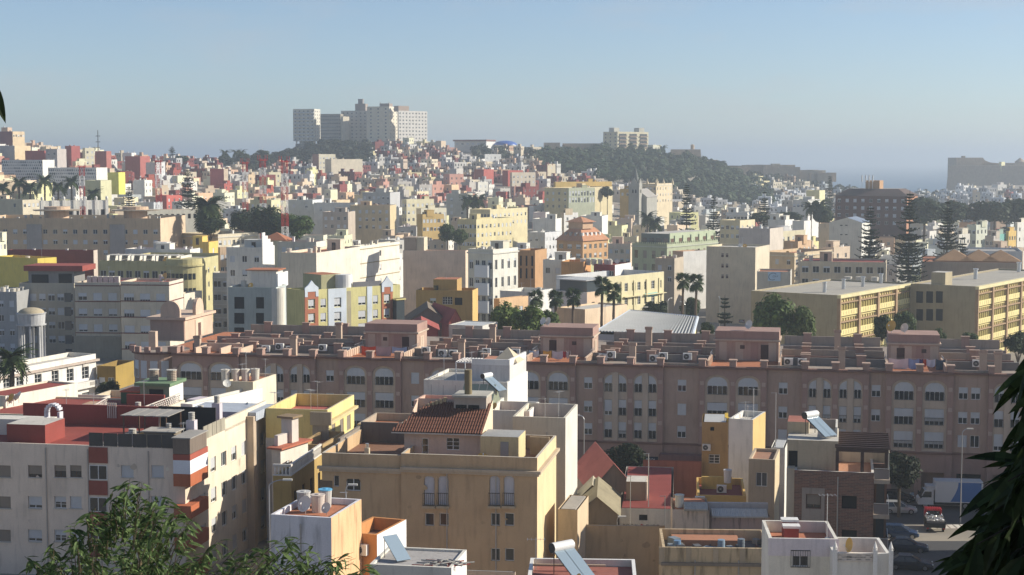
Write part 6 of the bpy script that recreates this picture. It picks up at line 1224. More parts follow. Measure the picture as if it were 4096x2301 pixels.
B(HO, 'pink parapet wall terrace in front of the white house', 1655, 1830, 1835, 1607, 158, 12, (.46, .32, .28), 'terra', None, None, par=1.0, near=True, D=4)
GRN = B('greenhouse', 'green-glass skylight roof beside the white house with a solar heater above', 1835, 1965, 1985, 1626, 156, 12, (.52, .52, .50), pl((.36, .35, .32)), None, None, par=.1, near=True, D=6)
q = MB(); MGG = flat((.30, .33, .24), .15, 0, .5, 'green_glass')
for i in range(4): xx0, xx1 = -GRN.W + GRN.W * i / 4 + .03, -GRN.W + GRN.W * (i + 1) / 4 - .03; q = MB(); q.face([(xx0, .2, GRN.H), (xx1, .2, GRN.H), (xx1, 2.2, GRN.H + 1.9), (xx0, 2.2, GRN.H + 1.9)], MGG); q.build('glass_pane', GRN.root)
q = MB(); q.face([(0, .2, GRN.H), (0, 4.2, GRN.H), (0, 2.2, GRN.H + 1.9)], MGG); q.build('glass_gable', GRN.root)
heater(wpt(GRN, -GRN.W * .2, 2.8, GRN.H + 1.2), R(55), 'solar water heater with long white cylinder above the green-glass skylight', .95)
G2 = B(AB, 'tall grey-white party-wall block rising right behind the tan building', 2050, 2262, 2313, 1672, 146, 10, (.52, .50, .48), pl((.30, .09, .08)), None, None, cs=(.66, .63, .56), par=1.3, near=True, D=8.5)
B(HO, 'white parapet house between the skylight and the grey-white block', 1950, 2118, 2125, 1645, 152, 10, (.56, .53, .52), pl((.34, .12, .10)), None, None, cs='white', par=1.0, near=True, D=6)
dish(wpt(BLD[-1][0], -3.5, .3, BLD[-1][0].H - .1), .36, 'small yellow dish above the white parapet house', True, -50, 30)
# ---- right: brick building
def brickmat():
    m = bpy.data.materials.new('brown_brick'); m.use_nodes = True; n, l = m.node_tree.nodes, m.node_tree.links; b = n['Principled BSDF']; b.inputs['Roughness'].default_value = .9
    tc = n.new('ShaderNodeTexCoord'); mp = n.new('ShaderNodeMapping'); mp.inputs['Rotation'].default_value = (R(90), 0, 0); br = n.new('ShaderNodeTexBrick'); br.inputs['Scale'].default_value = 1; br.inputs['Brick Width'].default_value = .5; br.inputs['Row Height'].default_value = .14; br.inputs['Mortar Size'].default_value = .012
    br.inputs['Color1'].default_value = (.22, .11, .075, 1); br.inputs['Color2'].default_value = (.13, .075, .055, 1); br.inputs['Mortar'].default_value = (.26, .20, .16, 1)
    l.new(tc.outputs['Object'], mp.inputs[0]); l.new(mp.outputs[0], br.inputs[0]); l.new(br.outputs[0], b.inputs['Base Color']); return m
F6 = B(AB, 'brown brick apartment building with corner balconies and dark roof pergola', 3178, 3496, 3500, 1893, 134, 12, 'brick', pl((.46, .24, .15)), None, None, par=.35, near=True, D=11, wm=brickmat(), rec=.25, coping=pl((.66, .62, .56)),
       fpx=[(3254, 2006, 58, 56, 'brown', .75), (3397, 2010, 60, 54, 'hole', 0), (3397, 2146, 60, 52, 'hole', 0), (3254, 2150, 58, 54, 'brown', .5), (3397, 2275, 60, 44, 'hole', 0)])
xa, z1 = F6.f(3208, 1950); xb, _ = F6.f(3299, 1950); q = MB(); hs = [(o.location.x - .65, o.location.x + .65, o.location.z - .06, o.location.z + 1.25) for o in F6.root.children if o.name.startswith('window')]
holed(q, xa, xb, 0, z1, hs, pl((.34, .29, .25)), lambda p, y, z: (p, -.06 + y, z), .055); q.build('render_panel', F6.root)
xl_ = F6.f(3146, 1900)[0]; F6.part('beige_return', xl_, -F6.W - .004, .15, 10, 0, F6.H + .1, pl((.46, .40, .31)))
xr_ = F6.f(3553, 1900)[0]; F6.part('side_wall', 0.004, xr_, 4.0, 11, 0, F6.R - .1, pl((.20, .12, .09)))
for i in range(4):
    z = F6.R - .2 - i * 3.05; F6.part('balcony_slab', .004, xr_ + .15, -.1, 4.0, z - .35, z, pl((.44, .36, .28))); 
    q = MB(); w_ = xr_ + .1; q.box(0.02, w_, -.08, -.05, z + .95, z + 1.0, MMETAL); q.box(w_ - .03, w_, -.08, 3.9, z + .95, z + 1.0, MMETAL); q.box(w_ - .04, w_, -.09, -.05, z, z + 1.0, MMETAL); q.face([(.02, -.06, z + .05), (w_, -.06, z + .05), (w_, -.06, z + .9), (.02, -.06, z + .9)], flat((.20, .17, .16), .1, 0, .5, 'smoked_glass')); q.build('balcony_rail', F6.root)
    F6.part('balcony_door', .2, xr_ - .2, 3.94, 3.995, z - 2.9, z - .6, MGLASS2); F6.part('door_frame', .15, .3, 3.9, 3.94, z - 2.9, z - .6, MBFR)
# penthouse and pergola
z0 = F6.R; a0_, a1_ = F6.f(3148, 1850, 1.2)[0], F6.f(3352, 1850, 1.2)[0]; mP = pl((.46, .39, .28))
q = MB(); zt = F6.f(3250, 1762, 1.2)[1]; dz = F6.f(3170, 1795, 1.2); hs = [(F6.f(3153, 1850, 1.2)[0], F6.f(3190, 1850, 1.2)[0], z0 + .1, F6.f(3170, 1803, 1.2)[1])]
holed(q, a0_, a1_, z0 - .3, zt, hs, mP, lambda p, y, z: (p, 1.2 + y, z), .3); q.face([(a1_, 1.2, z0), (a1_, 8, z0), (a1_, 8, zt), (a1_, 1.2, zt)], pl((.62, .54, .42))); q.face([(a0_, 8, z0), (a0_, 1.2, z0), (a0_, 1.2, zt), (a0_, 8, zt)], mP); q.face([(a0_, 1.2, zt), (a1_, 1.2, zt), (a1_, 8, zt), (a0_, 8, zt)], MPALER); q.face([(h, 1.5, z) for h, z in ((hs[0][0], hs[0][2]), (hs[0][1], hs[0][2]), (hs[0][1], hs[0][3]), (hs[0][0], hs[0][3]))], MDARK); q.build('penthouse', F6.root)
zt2 = F6.f(3250, 1690, 4.5)[1]; F6.part('upper_room', F6.f(3150, 1720, 4.5)[0], F6.f(3235, 1720, 4.5)[0], 4.5, 8, zt, zt2, mP, pl((.36, .14, .10))); F6.part('upper_screen', F6.f(3342, 1720, 4.5)[0], F6.f(3350, 1720, 4.5)[0], 3.5, 8, zt, zt2 - .2, pl(C['offwhite'])); F6.part('upper_back', F6.f(3235, 1720, 4.5)[0], F6.f(3342, 1720, 4.5)[0], 7.8, 8, zt, zt2 - .2, pl((.44, .36, .30)))
p0, p1 = F6.f(3345, 1790, .3)[0], F6.f(3556, 1790, .3)[0]; zp = F6.f(3450, 1803, .3)[1]; MWOOD = flat((.055, .028, .022), .7)
q = MB(); q.box(p0, p1, .3, .5, zp - .15, zp + .15, MWOOD); q.box(p0, p1, 7.0, 7.2, zp + .1, zp + .4, MWOOD); q.build('pergola_beam', F6.root)
for i in range(9): y = .4 + 6.7 * i / 8; F6.part('pergola_slat', p0 - .1, p1 + .1, y - .09, y + .09, zp + .16 + i * .02, zp + .3 + i * .02, MWOOD)
for x in (p0 + .1, (p0 + p1) / 2, p1 - .2): F6.part('pergola_post', x - .14, x + .14, .3, .58, z0, zp - .15, MWOOD)
F6.part('terrace_back', p0, p1, 6.6, 6.9, z0, z0 + 1.3, pl((.62, .56, .46))); F6.part('terrace_flank', p1 - .05, p1 + .1, 2.0, 6.6, z0 - .4, z0 + 1.8, pl((.70, .66, .52)))
heater(wpt(F6, F6.f(3262, 1760, 3.4)[0], 3.4, zt + .15), R(40), 'solar water heater with a fat white cylinder on the brick building penthouse', 1.1)
# ---- white house bottom right with ornamental terrace
F7 = B(HO, 'white house with iron-grilled window and a small red chimney box, bottom right', 3076, 3353, 3356, 2158, 106, 4, (.60, .54, .56), pl((.46, .19, .11)), None, None, par=.8, near=True, D=5.5, cs='white', fpx=[(3201, 2238, 62, 60, 'std', 0)])
F7.part('parapet_band', -F7.W - .05, .05, -.06, -.003, F7.R - .4, F7.H + .02, pl((.66, .60, .62))); x, z = F7.f(3201, 2268); link('window_grille', railmesh(1.3, 1.25), F7.root, (x, -.08, z - .02))
x, y = on(F7, 3205, 2125); q = MB(); q.box(-3.4, -2.4, 2.4, 3.1, F7.R, F7.R + .95, pl((.30, .07, .06))); q.box(-3.5, -2.3, 2.3, 3.2, F7.R + .95, F7.R + 1.12, pl(C['white'])); q.box(-3.4, -2.4, 3.5, 4.2, F7.R, F7.R + 1.15, pl((.30, .07, .06))); q.box(-3.5, -2.3, 3.4, 4.3, F7.R + 1.15, F7.R + 1.32, pl(C['white'])); q.build('chimney', F7.root)
TR = B('terrace_house', 'white ornamental terrace wall with pinnacled posts beside the white house', 3333, 3560, 3562, 2215, 104, 4, (.66, .60, .60), pl((.34, .08, .06)), None, None, par=1.3, near=True, D=4.5, cat='house')
lattice(TR, (TR.f(3340, 2220)[0], -.04), (TR.f(3490, 2220)[0], -.04), TR.H - .55, .55)
for u in (3340, 3500, 3563):
    x = TR.f(u, 2220)[0]; q = MB(); q.box(x - .14, x + .14, -.18, .1, TR.H - 1.6, TR.H + .25, pl(C['white'], .3)); q.cyl(x, -.04, .12, .16, TR.H + .25, TR.H + .4, 8, pl(C['white'], .3)); q.cyl(x, -.04, .14, .01, TR.H + .4, TR.H + .85, 8, pl(C['white'], .3)); q.build('pinnacle_post', TR.root)
dish(wpt(TR, -TR.W + 1.2, .5, TR.H - .2), .5, 'yellow satellite dish on edge above the white terrace wall', True, -75, 10); aerial(wpt(F7, F7.f(3316, 2140)[0] - .1, .3, F7.R), 3.9, 'tall comb aerial rising before the brick building')
# ---- orange-mustard narrow house and white slab
B(HO, 'narrow mustard house with corrugated roof left of the white slab', 2808, 2912, 2914, 1690, 173, 8, (.44, .285, .12), ribbed((.60, .60, .58), 3, 'x', 'corrugated'), None, None, par=.05, near=True, raw=True, D=6, fpx=[(2789 + 60, 1716, 16, 16, 'hole', 0), (2857, 1836, 44, 38, 'grid', 0)]); MU = BLD[-1][0]
ac(wpt(MU, MU.f(2826, 1792)[0], -.25, MU.f(2826, 1803)[1]), -MU.th, 'air conditioner on the mustard house wall', None, 1.1)
WS = B(HO, 'tall blank white slab house with plastic chairs on its roof', 2916, 3012, 3024, 1680, 168, 22, (.58, .57, .57), 'pale', None, None, cs=(.66, .46, .20), par=.6, near=True, D=6)
for i, c_ in enumerate(((.62, .45, .08), (.62, .60, .58))):
    q = tag(empty('chair', wpt(WS, -3.2 + i * 1.6, 1.6, WS.R), .5 + i), ['yellow plastic chair on the white slab roof', 'white plastic chair on the white slab roof'][i], 'chair'); m = flat(c_, .5)
    for nm, bx in (('seat', (-.22, .22, -.22, .22, .40, .44)), ('backrest', (-.22, .22, .20, .24, .44, .9)), ('leg', (-.22, -.18, -.22, -.18, 0, .4)), ('leg', (.18, .22, -.22, -.18, 0, .4)), ('leg', (-.22, -.18, .18, .22, 0, .4)), ('leg', (.18, .22, .18, .22, 0, .4))): k = MB(); k.box(*bx, m); k.build(nm, q)
B(HO, 'small beige house with a white laundry fence right of the white slab', 2995, 3100, 3128, 1840, 152, 14, (.48, .39, .28), pl((.36, .20, .13)), (1, 1), None, raw=True, cs=(.62, .51, .34), par=.3, near=True, D=6)
B(HO, 'white shed with slatted roof between the white slab and the brick building', 3085, 3140, 3148, 1792, 160, 14, (.58, .57, .56), ribbed((.66, .66, .64), 3, 'x', 'corrugated'), None, None, par=.05, near=True, D=5)
# ---- red-roofed workshop, sheds, old walls
F8 = B('workshop', 'long white-fronted workshop with a big dark red flat roof', 2478, 2692, 2694, 2037, 150, 6, (.56, .54, .54), pl((.25, .06, .05), .5, .85), None, None, par=.03, near=True, D=21, cat='workshop', fpx=[(2573, 2071, 34, 24, 'hole', 0)])  # roof red darkened in place of the shadow across it
F8.part('roof_hut', *[on(F8, u, 2005)[0] for u in (2504, 2582)], 3.6, 6.6, F8.R, F8.R + 1.9, pl((.30, .23, .16)), MPALER); F8.part('hut_edge', on(F8, 2582, 2005)[0] + .02, on(F8, 2588, 2005)[0], 3.6, 6.6, F8.R, F8.R + 1.9, pl((.66, .60, .48)))
x, z = F8.f(2560, 2105); s_ = tag(empty('wall_sign', wpt(F8, x, -.03, z), -F8.th), 'faded black wall lettering with a red flower on the workshop front', 'sign')
text_mesh('ROC Y', .48, flat((.05, .05, .05), .7), s_, (-.95, 0, 0), (R(90), 0, 0)); text_mesh('SHOO', .48, flat((.05, .05, .05), .7), s_, (1.25, 0, 0), (R(90), 0, 0)); q = MB()
for i in range(5): a = R(90 + 72 * i); q.tube((.17 + .13 * math.cos(a), 0, .13 * math.sin(a)), (.17 + .13 * math.cos(a), -.02, .13 * math.sin(a)), .1, 8, flat((.45, .04, .03), .7))
q.build('red_flower', s_)
BWL = B('garden_wall', 'red-brown brick yard wall behind the workshop roof', 2572, 2806, 2808, 1848, 172.5, 8, (.26, .10, .07), MREDR, None, None, par=.02, near=True, D=.4, cat='wall')
def gable(label, u0, u1, vE, vR, d, dep, c, rm, rot=4, cat='shed'):
    p0, p1, pr = P(u0, vE, d), P(u1, vE, d), P((u0 + u1) / 2, vR, d); W_ = p1.x - p0.x; H_ = p0.z - tz(p0.x, d) + .2; Rr = pr.z - p0.z; r = tag(empty('gabled_shed', (p0.x, d, p0.z - H_), R(-rot)), label, cat); m = pl(c, .8)
    q = MB(); q.face([(0, 0, 0), (W_, 0, 0), (W_, 0, H_), (W_ / 2, 0, H_ + Rr), (0, 0, H_)], m); q.face([(W_, 0, 0), (W_, dep, 0), (W_, dep, H_), (W_, 0, H_)], m); q.face([(0, dep, 0), (0, 0, 0), (0, 0, H_), (0, dep, H_)], m); q.face([(W_, dep, 0), (0, dep, 0), (0, dep, H_), (W_ / 2, dep, H_ + Rr), (W_, dep, H_)], m); q.build('wall', r)
    n = max(6, int(dep / .45)); e = .3
    for sx in (0, 1):
        q = MB(); xe = -e if sx == 0 else W_ + e; ze = H_ - e * Rr / (W_ / 2)
        for i in range(n):
            y0, y1, y2 = -e + (dep + 2 * e) * i / n, -e + (dep + 2 * e) * (i + .5) / n, -e + (dep + 2 * e) * (i + 1) / n; up = .07
            for ya, yb, ua, ub in ((y0, y1, .03, .03 + up), (y1, y2, .03 + up, .03)): q.face([(xe, ya, ze + ua), (xe, yb, ze + ub), (W_ / 2, yb, H_ + Rr + ub), (W_ / 2, ya, H_ + Rr + ua)][::(1 if sx else -1)], rm)
        q.build('roof_slope', r)
    return r
gable('old tan gabled shed with a weathered sheet roof', 2305, 2470, 2052, 1985, 146, 9, (.36, .29, .20), pl((.30, .26, .17), .9, .8))
gable('red-roofed gabled shed behind the tan one', 2365, 2545, 1958, 1856, 158, 12, (.26, .20, .16), pl((.34, .11, .09), .8, .8), -6)
gable('small gabled lean-to with a pale ridge between the sheds', 2318, 2420, 1990, 1938, 152, 4, (.30, .24, .17), pl((.42, .38, .28), .9))
YW = B('garden_wall', 'stained tan yard wall with broken glass along its top', 2322, 2660, 2665, 2106, 140, 3, (.36, .27, .18), 'grey', None, None, par=.02, near=True, D=.35, cat='wall')
B('garden_wall', 'crumbling tan buttress wall at the foot of the tan building', 2232, 2310, 2322, 2040, 136, 12, (.46, .36, .24), 'grey', None, None, par=.02, near=True, D=6, cat='wall', cs=(.60, .47, .32))
OW = B(HO, 'old pale house with flaking walls and a tiled eave, one white tank on top', 2690, 2838, 2842, 2040, 138, 4, (.46, .40, .36), 'terra', None, None, par=.05, near=True, D=5, dirt=2.2)
tank(wpt(OW, on(OW, 2718, 2035)[0], 1.0, OW.H), .42, 1.05, 'white round water tank on the flaking old house', pl((.66, .63, .54)))
q = MB(); MTW = pl((.46, .44, .40), .8)
for i in range(16): x = -OW.W + 1.1 + i * (OW.W - 1.2) / 16; q = MB(); q.tube((x, -.35, OW.H + .02), (x, 1.2, OW.H + .35), .11, 6, MTW); q.build('eave_tile', OW.root)
OW2 = B(HO, 'long flaking pinkish house front with a row of white eave tiles', 2842, 3080, 3085, 2068, 140, 3, (.42, .32, .30), 'terra', None, None, par=.05, near=True, D=6, dirt=2.2)
for i in range(30): x = -OW2.W + .2 + i * (OW2.W - .3) / 30; q = MB(); q.tube((x, -.35, OW2.H + .02), (x, 1.2, OW2.H + .4), .1, 6, pl((.66, .64, .60), .5)); q.build('eave_tile', OW2.root)
OW2.part('white_ridge_wall', -OW2.W - 1, 0, 1.6, 1.9, OW2.H - 1, OW2.H + .9, pl((.56, .54, .55), .6)); OW2.part('blocked_door', -1.4, -.5, -.03, -.003, .5, OW2.H - 1.6, pl((.22, .12, .10)))
B(HO, 'low ochre terrace with a maroon band and small air conditioners behind the flaking house', 2790, 2985, 2990, 1985, 156, 6, (.46, .31, .11), pl((.24, .07, .06)), None, None, par=.7, near=True, D=9); LT = BLD[-1][0]
ac(wpt(LT, LT.f(2800, 1985)[0], -.3, LT.H - .9), -LT.th, 'air conditioner at the left end of the low ochre terrace', None, 1.2); ac(wpt(LT, LT.f(2892, 1935)[0], 4.5, LT.R), -LT.th, 'air conditioner on the low ochre terrace roof', None, 1.2); LT.part('yellow_back_wall', -LT.W + .5, -1.2, 6.4, 6.7, LT.R, LT.R + 1.3, pl((.60, .42, .13)))
tank(wpt(LT, LT.f(2918, 1900)[0], 5.5, LT.R + .9), .42, 1.3, 'pale cylinder tank against the white slab house', pl((.60, .60, .60)))
LO = B(HO, 'low stained beige house with a cluttered flat roof, bottom centre right', 2650, 3086, 3090, 2195, 124, 3, (.40, .32, .22), pl((.10, .10, .10), .8), (3, 1, 1.2, 1.0), None, par=.9, near=True, D=6.5, dirt=2.0, top=3.6)
for i in range(5): x = -LO.W * (i + .02) / 4.04 - .1; LO.part('pilaster', x - .22, x + .22, -.07, -.003, LO.R - .5, LO.H + .02, pl((.46, .37, .26)))
LO.part('ledge', -LO.W - .1, .1, -.2, -.003, LO.R - .55, LO.R - .3, pl((.24, .20, .16)))
for i, (u, lab, c_) in enumerate(((2705, 'blue plastic barrel lying among the junk on the beige house roof', (.12, .22, .36)), (2880, 'faded blue drum in the middle of the beige house roof', (.22, .30, .38)), (2960, 'grey drum at the right of the beige house roof', (.16, .19, .22)))):
    x, y = on(LO, u, 2185); tag(MB().build('x'), 'x', 'x') if False else None; q = MB(); q.cyl(0, 0, .3, .3, 0, .85, 14, flat(c_, .5)); q.cyl(0, 0, .32, .32, .25, .3, 14, flat(c_, .5)); q.cyl(0, 0, .32, .32, .55, .6, 14, flat(c_, .5)); tag(q.build('barrel', None, wpt(LO, x, 2.6 + .4 * i, LO.R)), lab, 'barrel')
rj = random.Random(3); 
junk = []
for i in range(22):
    x, y = -rj.uniform(.4, LO.W - .4), rj.uniform(.6, 6); s_ = rj.uniform(.15, .5); q = MB(); q.box(-s_, s_, -s_ * .7, s_ * .7, 0, s_ * rj.uniform(.4, 1.6), pl(rj.choice([(.12, .12, .13), (.2, .24, .28), (.16, .08, .07), (.30, .28, .24)]))); o = q.build('junk_box', None, wpt(LO, x, y, LO.R), rj.uniform(0, 3)); junk.append(o)
for i, o in enumerate(sorted(junk, key=lambda o: o.location.x)): tag(o, '%s dark oddment from the left in the low beige roof clutter' % ORD[i], 'junk', 'clutter on the low beige roof')
LO.part('salmon_patch', -LO.W + 1, -LO.W + 6.5, 4.2, 6.2, LO.R, LO.R + .5, pl((.42, .20, .12)))
# ---- bottom edge roofs
F9 = B(HO, 'house with a red flat roof and low white parapet at the bottom edge', 2105, 2550, 2556, 2345, 94, 3, (.50, .40, .38), pl((.34, .13, .10)), None, None, par=.45, near=True, D=6.5, coping=pl(C['white'], .4), cs='white')
heater(wpt(F9, on(F9, 2310, 2290)[0] - .6, 4.2, F9.R), R(38), 'solar water heater with black-ended cylinder on the bottom red roof', 1.1); F9.part('roof_pipe', -6.6, -1.9, 5.0, 5.15, F9.R + .3, F9.R + .42, pl((.50, .38, .26))); aerial(wpt(F9, -F9.W + .4, 5.2, F9.R), 2.1, 'short aerial on the bottom red roof')
dish(wpt(F9, on(F9, 2318, 2300)[0], .6, F9.R - .1), .5, 'yellow dish edge at the bottom of the picture by the solar heater', True, -70, 20)
F10 = B(HO, 'whitewashed low roof with rusty scrap at the bottom edge', 1478, 1806, 1812, 2272, 103, 10, (.56, .52, .52), pl((.40, .38, .36), .9), None, None, par=.15, near=True, D=5, cs='white')
hp = wpt(F10, on(F10, 1570, 2250)[0], 2.2, F10.R); e = tag(empty('solar_collector', hp, R(35)), 'single pale blue solar panel propped on the whitewashed roof', 'solar panel'); q = MB(); q.face([(-.55, -1.1, .15), (.55, -1.1, .15), (.55, .8, 1.5), (-.55, .8, 1.5)], flat((.34, .43, .50), .15, .2, .6)); q.face([(-.55, -1.07, .1), (-.55, .83, 1.45), (.55, .83, 1.45), (.55, -1.07, .1)], MMETAL); q.build('panel', e); q = MB()
for x in (-.45, .45): q.tube((x, .75, 0), (x, .75, 1.45), .025, 5, MIRON)
q.build('strut', e)
for i in range(14): x = -F10.W * .5 + i * .2; q = MB(); q.tube((x, .5 + (i % 4) * .5, F10.R + .1 + .05 * (i % 3)), (x + 1.4, .6 + (i % 5) * .4, F10.R + .1 + .05 * (i % 3)), .05, 5, pl(((.30, .07, .06) if i % 3 == 0 else (.36, .35, .32)), .6)); tag(q.build('scrap_pipe', None, F10.M.translation, -F10.th), '%s rusty scrap pipe from the left on the whitewashed roof' % ORD[i], 'pipe', 'scrap pipes on the whitewashed roof')
gw = B('garden_wall', 'white-capped garden wall with ball finials before the tan building', 1800, 2060, 2066, 2290, 118, 8, (.40, .34, .30), 'grey', None, None, par=.02, near=True, D=.3, cat='wall', coping=pl(C['white'], .3))
# F2 white + orange
F2 = B(HO, 'blank white-fronted house with an orange lit side, lower left of centre', 1082, 1325, 1388, 2072, 112, 14, (.74, .72, .74), pl((.44, .18, .10)), None, None, raw=True, cs=(.72, .46, .26), par=.45, near=True, dirt=1.4, D=6.5)
for u, v, lab, yl, r_ in ((1222, 2050, 'large cream dish on the white-fronted house roof', False, .62), (1307, 2052, 'small white dish at the edge of the white-fronted house roof', False, .42)): dish(wpt(F2, *on(F2, u, v + 8), F2.R), r_, lab, yl, -35, 25)
tank(wpt(F2, *on(F2, 1215, 2035), F2.R), .52, 1.25, 'leftmost grey tank on the white-fronted house roof', pl((.50, .49, .47))); tank(wpt(F2, *on(F2, 1272, 2048), F2.R), .52, 1.25, 'beige tank in the middle of the white-fronted house roof', pl((.58, .50, .44))); tank(wpt(F2, *on(F2, 1302, 2028), F2.R), .5, 1.3, 'grey tank with a blue lid on the white-fronted house roof', pl((.52, .50, .47)), flat((.12, .40, .62), .5))
OA = B(HO, 'small orange annexe with an air conditioner and bright white side', 1368, 1508, 1573, 2140, 118, 20, (.46, .22, .09), pl((.18, .11, .08)), None, None, cs=(.78, .77, .76), par=1.0, near=True, D=5.5)
x, z = OA.f(1450, 2220); ac(wpt(OA, x, -.3, z), -OA.th, 'air conditioner with a dark fan on the orange annexe wall', None, 1.3)
# filler houses hidden in the lanes so that the ground between reads as town
for (u0, u1, u2, v, d, rot, c, cs, lab) in ((1190, 1290, 1300, 1780, 158, 10, (.30, .22, .12), None, 'dim ochre back wall in the lane behind the balustrade'), (1430, 1600, 1640, 1700, 176, 10, (.30, .26, .22), None, 'low dim terrace house between the yellow and white houses'),
    (130, 330, 335, 1620, 190, 10, (.50, .46, .44), None, 'low white parapet house behind the red terraces'), (335, 480, 560, 1600, 200, 10, (.40, .36, .30), (.60, .54, .44), 'low roof behind the green rooftop room')):
    B(HO, lab, u0, u1, u2, v, d, rot, c, 'terra', (2, 1), None, cs=cs, D=8, near=True)

# market hall and sheds between the ochre house and the pink block
MRS = pl((.36, .10, .085), .8, .8, 'red_sheet'); gable('red gabled market hall with a pink end wall behind the pink block', 1795, 1850, 1290, 1240, 268, 14, (.46, .16, .13), MRS, -18, 'hall'); gable('long brown sheet-roofed market shed left of the red gable', 1625, 1800, 1290, 1232, 272, 12, (.30, .22, .17), pl((.20, .165, .13), .9), -4, 'hall'); gable('low red barrel-like shed roof before the market shed', 1620, 1752, 1318, 1286, 256, 8, (.30, .09, .08), MRS, -4, 'shed')
B('shed', 'low flat white-roofed shed right of the red market hall', 1795, 1930, 1975, 1304, 256, 20, (.45, .44, .42), pl((.50, .52, .53)), None, None, D=7, par=.1, cs=(.62, .60, .56)); B(HO, 'peach-orange corner house right of the ornate off-white one', 1975, 1998, 2040, 1196, 312, 40, (.62, .40, .22), 'terra', None, (2, 2), cs=(.70, .48, .28), D=9); B(HO, 'white low house with plain walls above the bright green trees', 2000, 2120, 2215, 1168, 330, 30, (.62, .62, .64), 'pale', None, None, cs='white', D=10)

# ================================================================== THE REST OF THE TOWN: houses on the slopes and flats
LM_ = [('the hilltop tower blocks', 1450, 500), ('the hilltop hotel', 2500, 570), ('the blue dome', 2022, 575), ('the church spire', 2542, 720), ('the big red cube house', 1930, 700), ('the mansard building', 2330, 930), ('the twin lattice masts', 1095, 700), ('the lattice-screened school', 190, 680), ('the red-brick building', 3500, 800),
       ('the green townhouse', 2690, 980), ('the long classical yellow block', 1950, 880), ('the broad tan building', 1480, 830), ('the second lattice mast', 632, 700), ('the skyline mast', 391, 560), ('the cream blank wall block', 1380, 660), ('the square bastion', 2740, 630), ('the white long villa', 2940, 850), ('the gabled grey block', 3390, 900), ('the green galleried building', 2320, 760), ('the dark fortress', 3900, 690), ('the dome of dark trees', 1090, 860), ('the skyline ramparts', 3080, 670), ('the first lattice mast', 327, 760), ('the white pilastered hall', 290, 830)]
def place(u, v):
    n, a, b = min(LM_, key=lambda q: (q[1] - u) ** 2 + ((q[2] - v) * 1.8) ** 2); dx, dy = u - a, v - b
    far_ = 'well ' if math.hypot(dx, dy * 1.8) > 150 else 'just '
    hz = 'left of ' if dx < 0 else 'right of '
    return (far_ + ('below ' if dy > 0 else 'above ') + n) if abs(dy) * 1.8 > abs(dx) else far_ + hz + n
PAL = {'hill': [('brick-red', (.27, .075, .062), 5), ('dark maroon', (.17, .05, .05), 3), ('rose-pink', (.42, .24, .20), 3), ('white', (.62, .60, .56), 5), ('cream', (.64, .56, .42), 7), ('grey', (.38, .37, .37), 4), ('beige', (.48, .40, .32), 4), ('peach', (.56, .38, .27), 3), ('pale yellow', (.62, .55, .34), 1)],
       'town': [('white', (.70, .69, .67), 7), ('cream', (.64, .56, .42), 6), ('pale yellow', (.66, .57, .32), 4), ('grey', (.40, .40, .40), 4), ('blue-grey', (.44, .48, .54), 3), ('beige', (.48, .40, .32), 4), ('brick-red', (.36, .10, .085), 1), ('brown', (.30, .21, .15), 1), ('peach', (.58, .38, .26), 1)],
       'flat': [('white', (.68, .68, .67), 6), ('grey', (.38, .38, .38), 5), ('beige', (.44, .38, .30), 5), ('cream', (.60, .54, .42), 4), ('brown', (.28, .21, .16), 2), ('blue-grey', (.42, .46, .50), 3), ('brick-red', (.32, .11, .09), 1), ('pale yellow', (.62, .55, .33), 1)]}
manual = [(b, a0 - 4, a1 + 4, dd, proj(b.p)[1]) for (b, a0, a1, dd) in BLD if dd > 330]
rf = random.Random(21); cand = []
def wood(u, d):                                                   # wooded slopes are left free of houses
    if 2140 < u < 2420 and d > 1085: return True
    if 2380 < u < 3010 and d > 1010 and d < 1330: return True
    if 1060 < u < 1480 and d > 1095: return True
    if 880 < u < 1090 and d > 1040: return True
    return False
dd = 470.0
while dd < 1270:
    u = -80 + rf.uniform(0, 40)
    while u < 4180:
        zone = 'town' if dd < 760 else ('hill' if u < 2560 else 'flat')
        if u > 2700: zone = 'flat' if dd > 650 else 'town'
        Wm = rf.uniform(4.6, 10) * (1.5 if dd < 760 else 1.0); wp = Wm * F / dd; d = dd + rf.uniform(-14, 14); uc = u + wp / 2
        u += wp * rf.uniform(1.0, 1.25) + (rf.uniform(10, 90) if rf.random() < .15 else 0)
        if wood(uc, d): continue
        if dd < 560 and not (980 < uc < 1220 or 1560 < uc < 1800 or 2060 < uc < 2560 or 2860 < uc < 3330 or uc > 3480 or uc < 20): continue
        x = (uc - 2048) / F * d; zg = tz(x, d)
        if zg < -1 or (d > 1100 and zg < 4): continue
        h = rf.uniform(3.6, 7.8) if zone != 'town' else rf.uniform(6.5, 12.5)
        if rf.random() < .12: h *= 1.35
        p = Vector((x, d, zg + h)); vt = proj(p)[1]; f0, f1 = uc - wp * .6, uc + wp * .9; ok = True
        for (b, a0, a1, md, mv) in manual:
            if f1 < a0 or f0 > a1: continue
            if abs(md - d) < 15 or (md < d < md + b.D + 5): ok = False; break
            if md > d and md - d < 420 and vt < mv + min(50, b.H * F / md * .55): ok = False; break
        if ok: cand.append((d, uc, wp, vt, Wm, h, zone))
    dd += rf.uniform(17, 25)
cand.sort(key=lambda c: c[0])
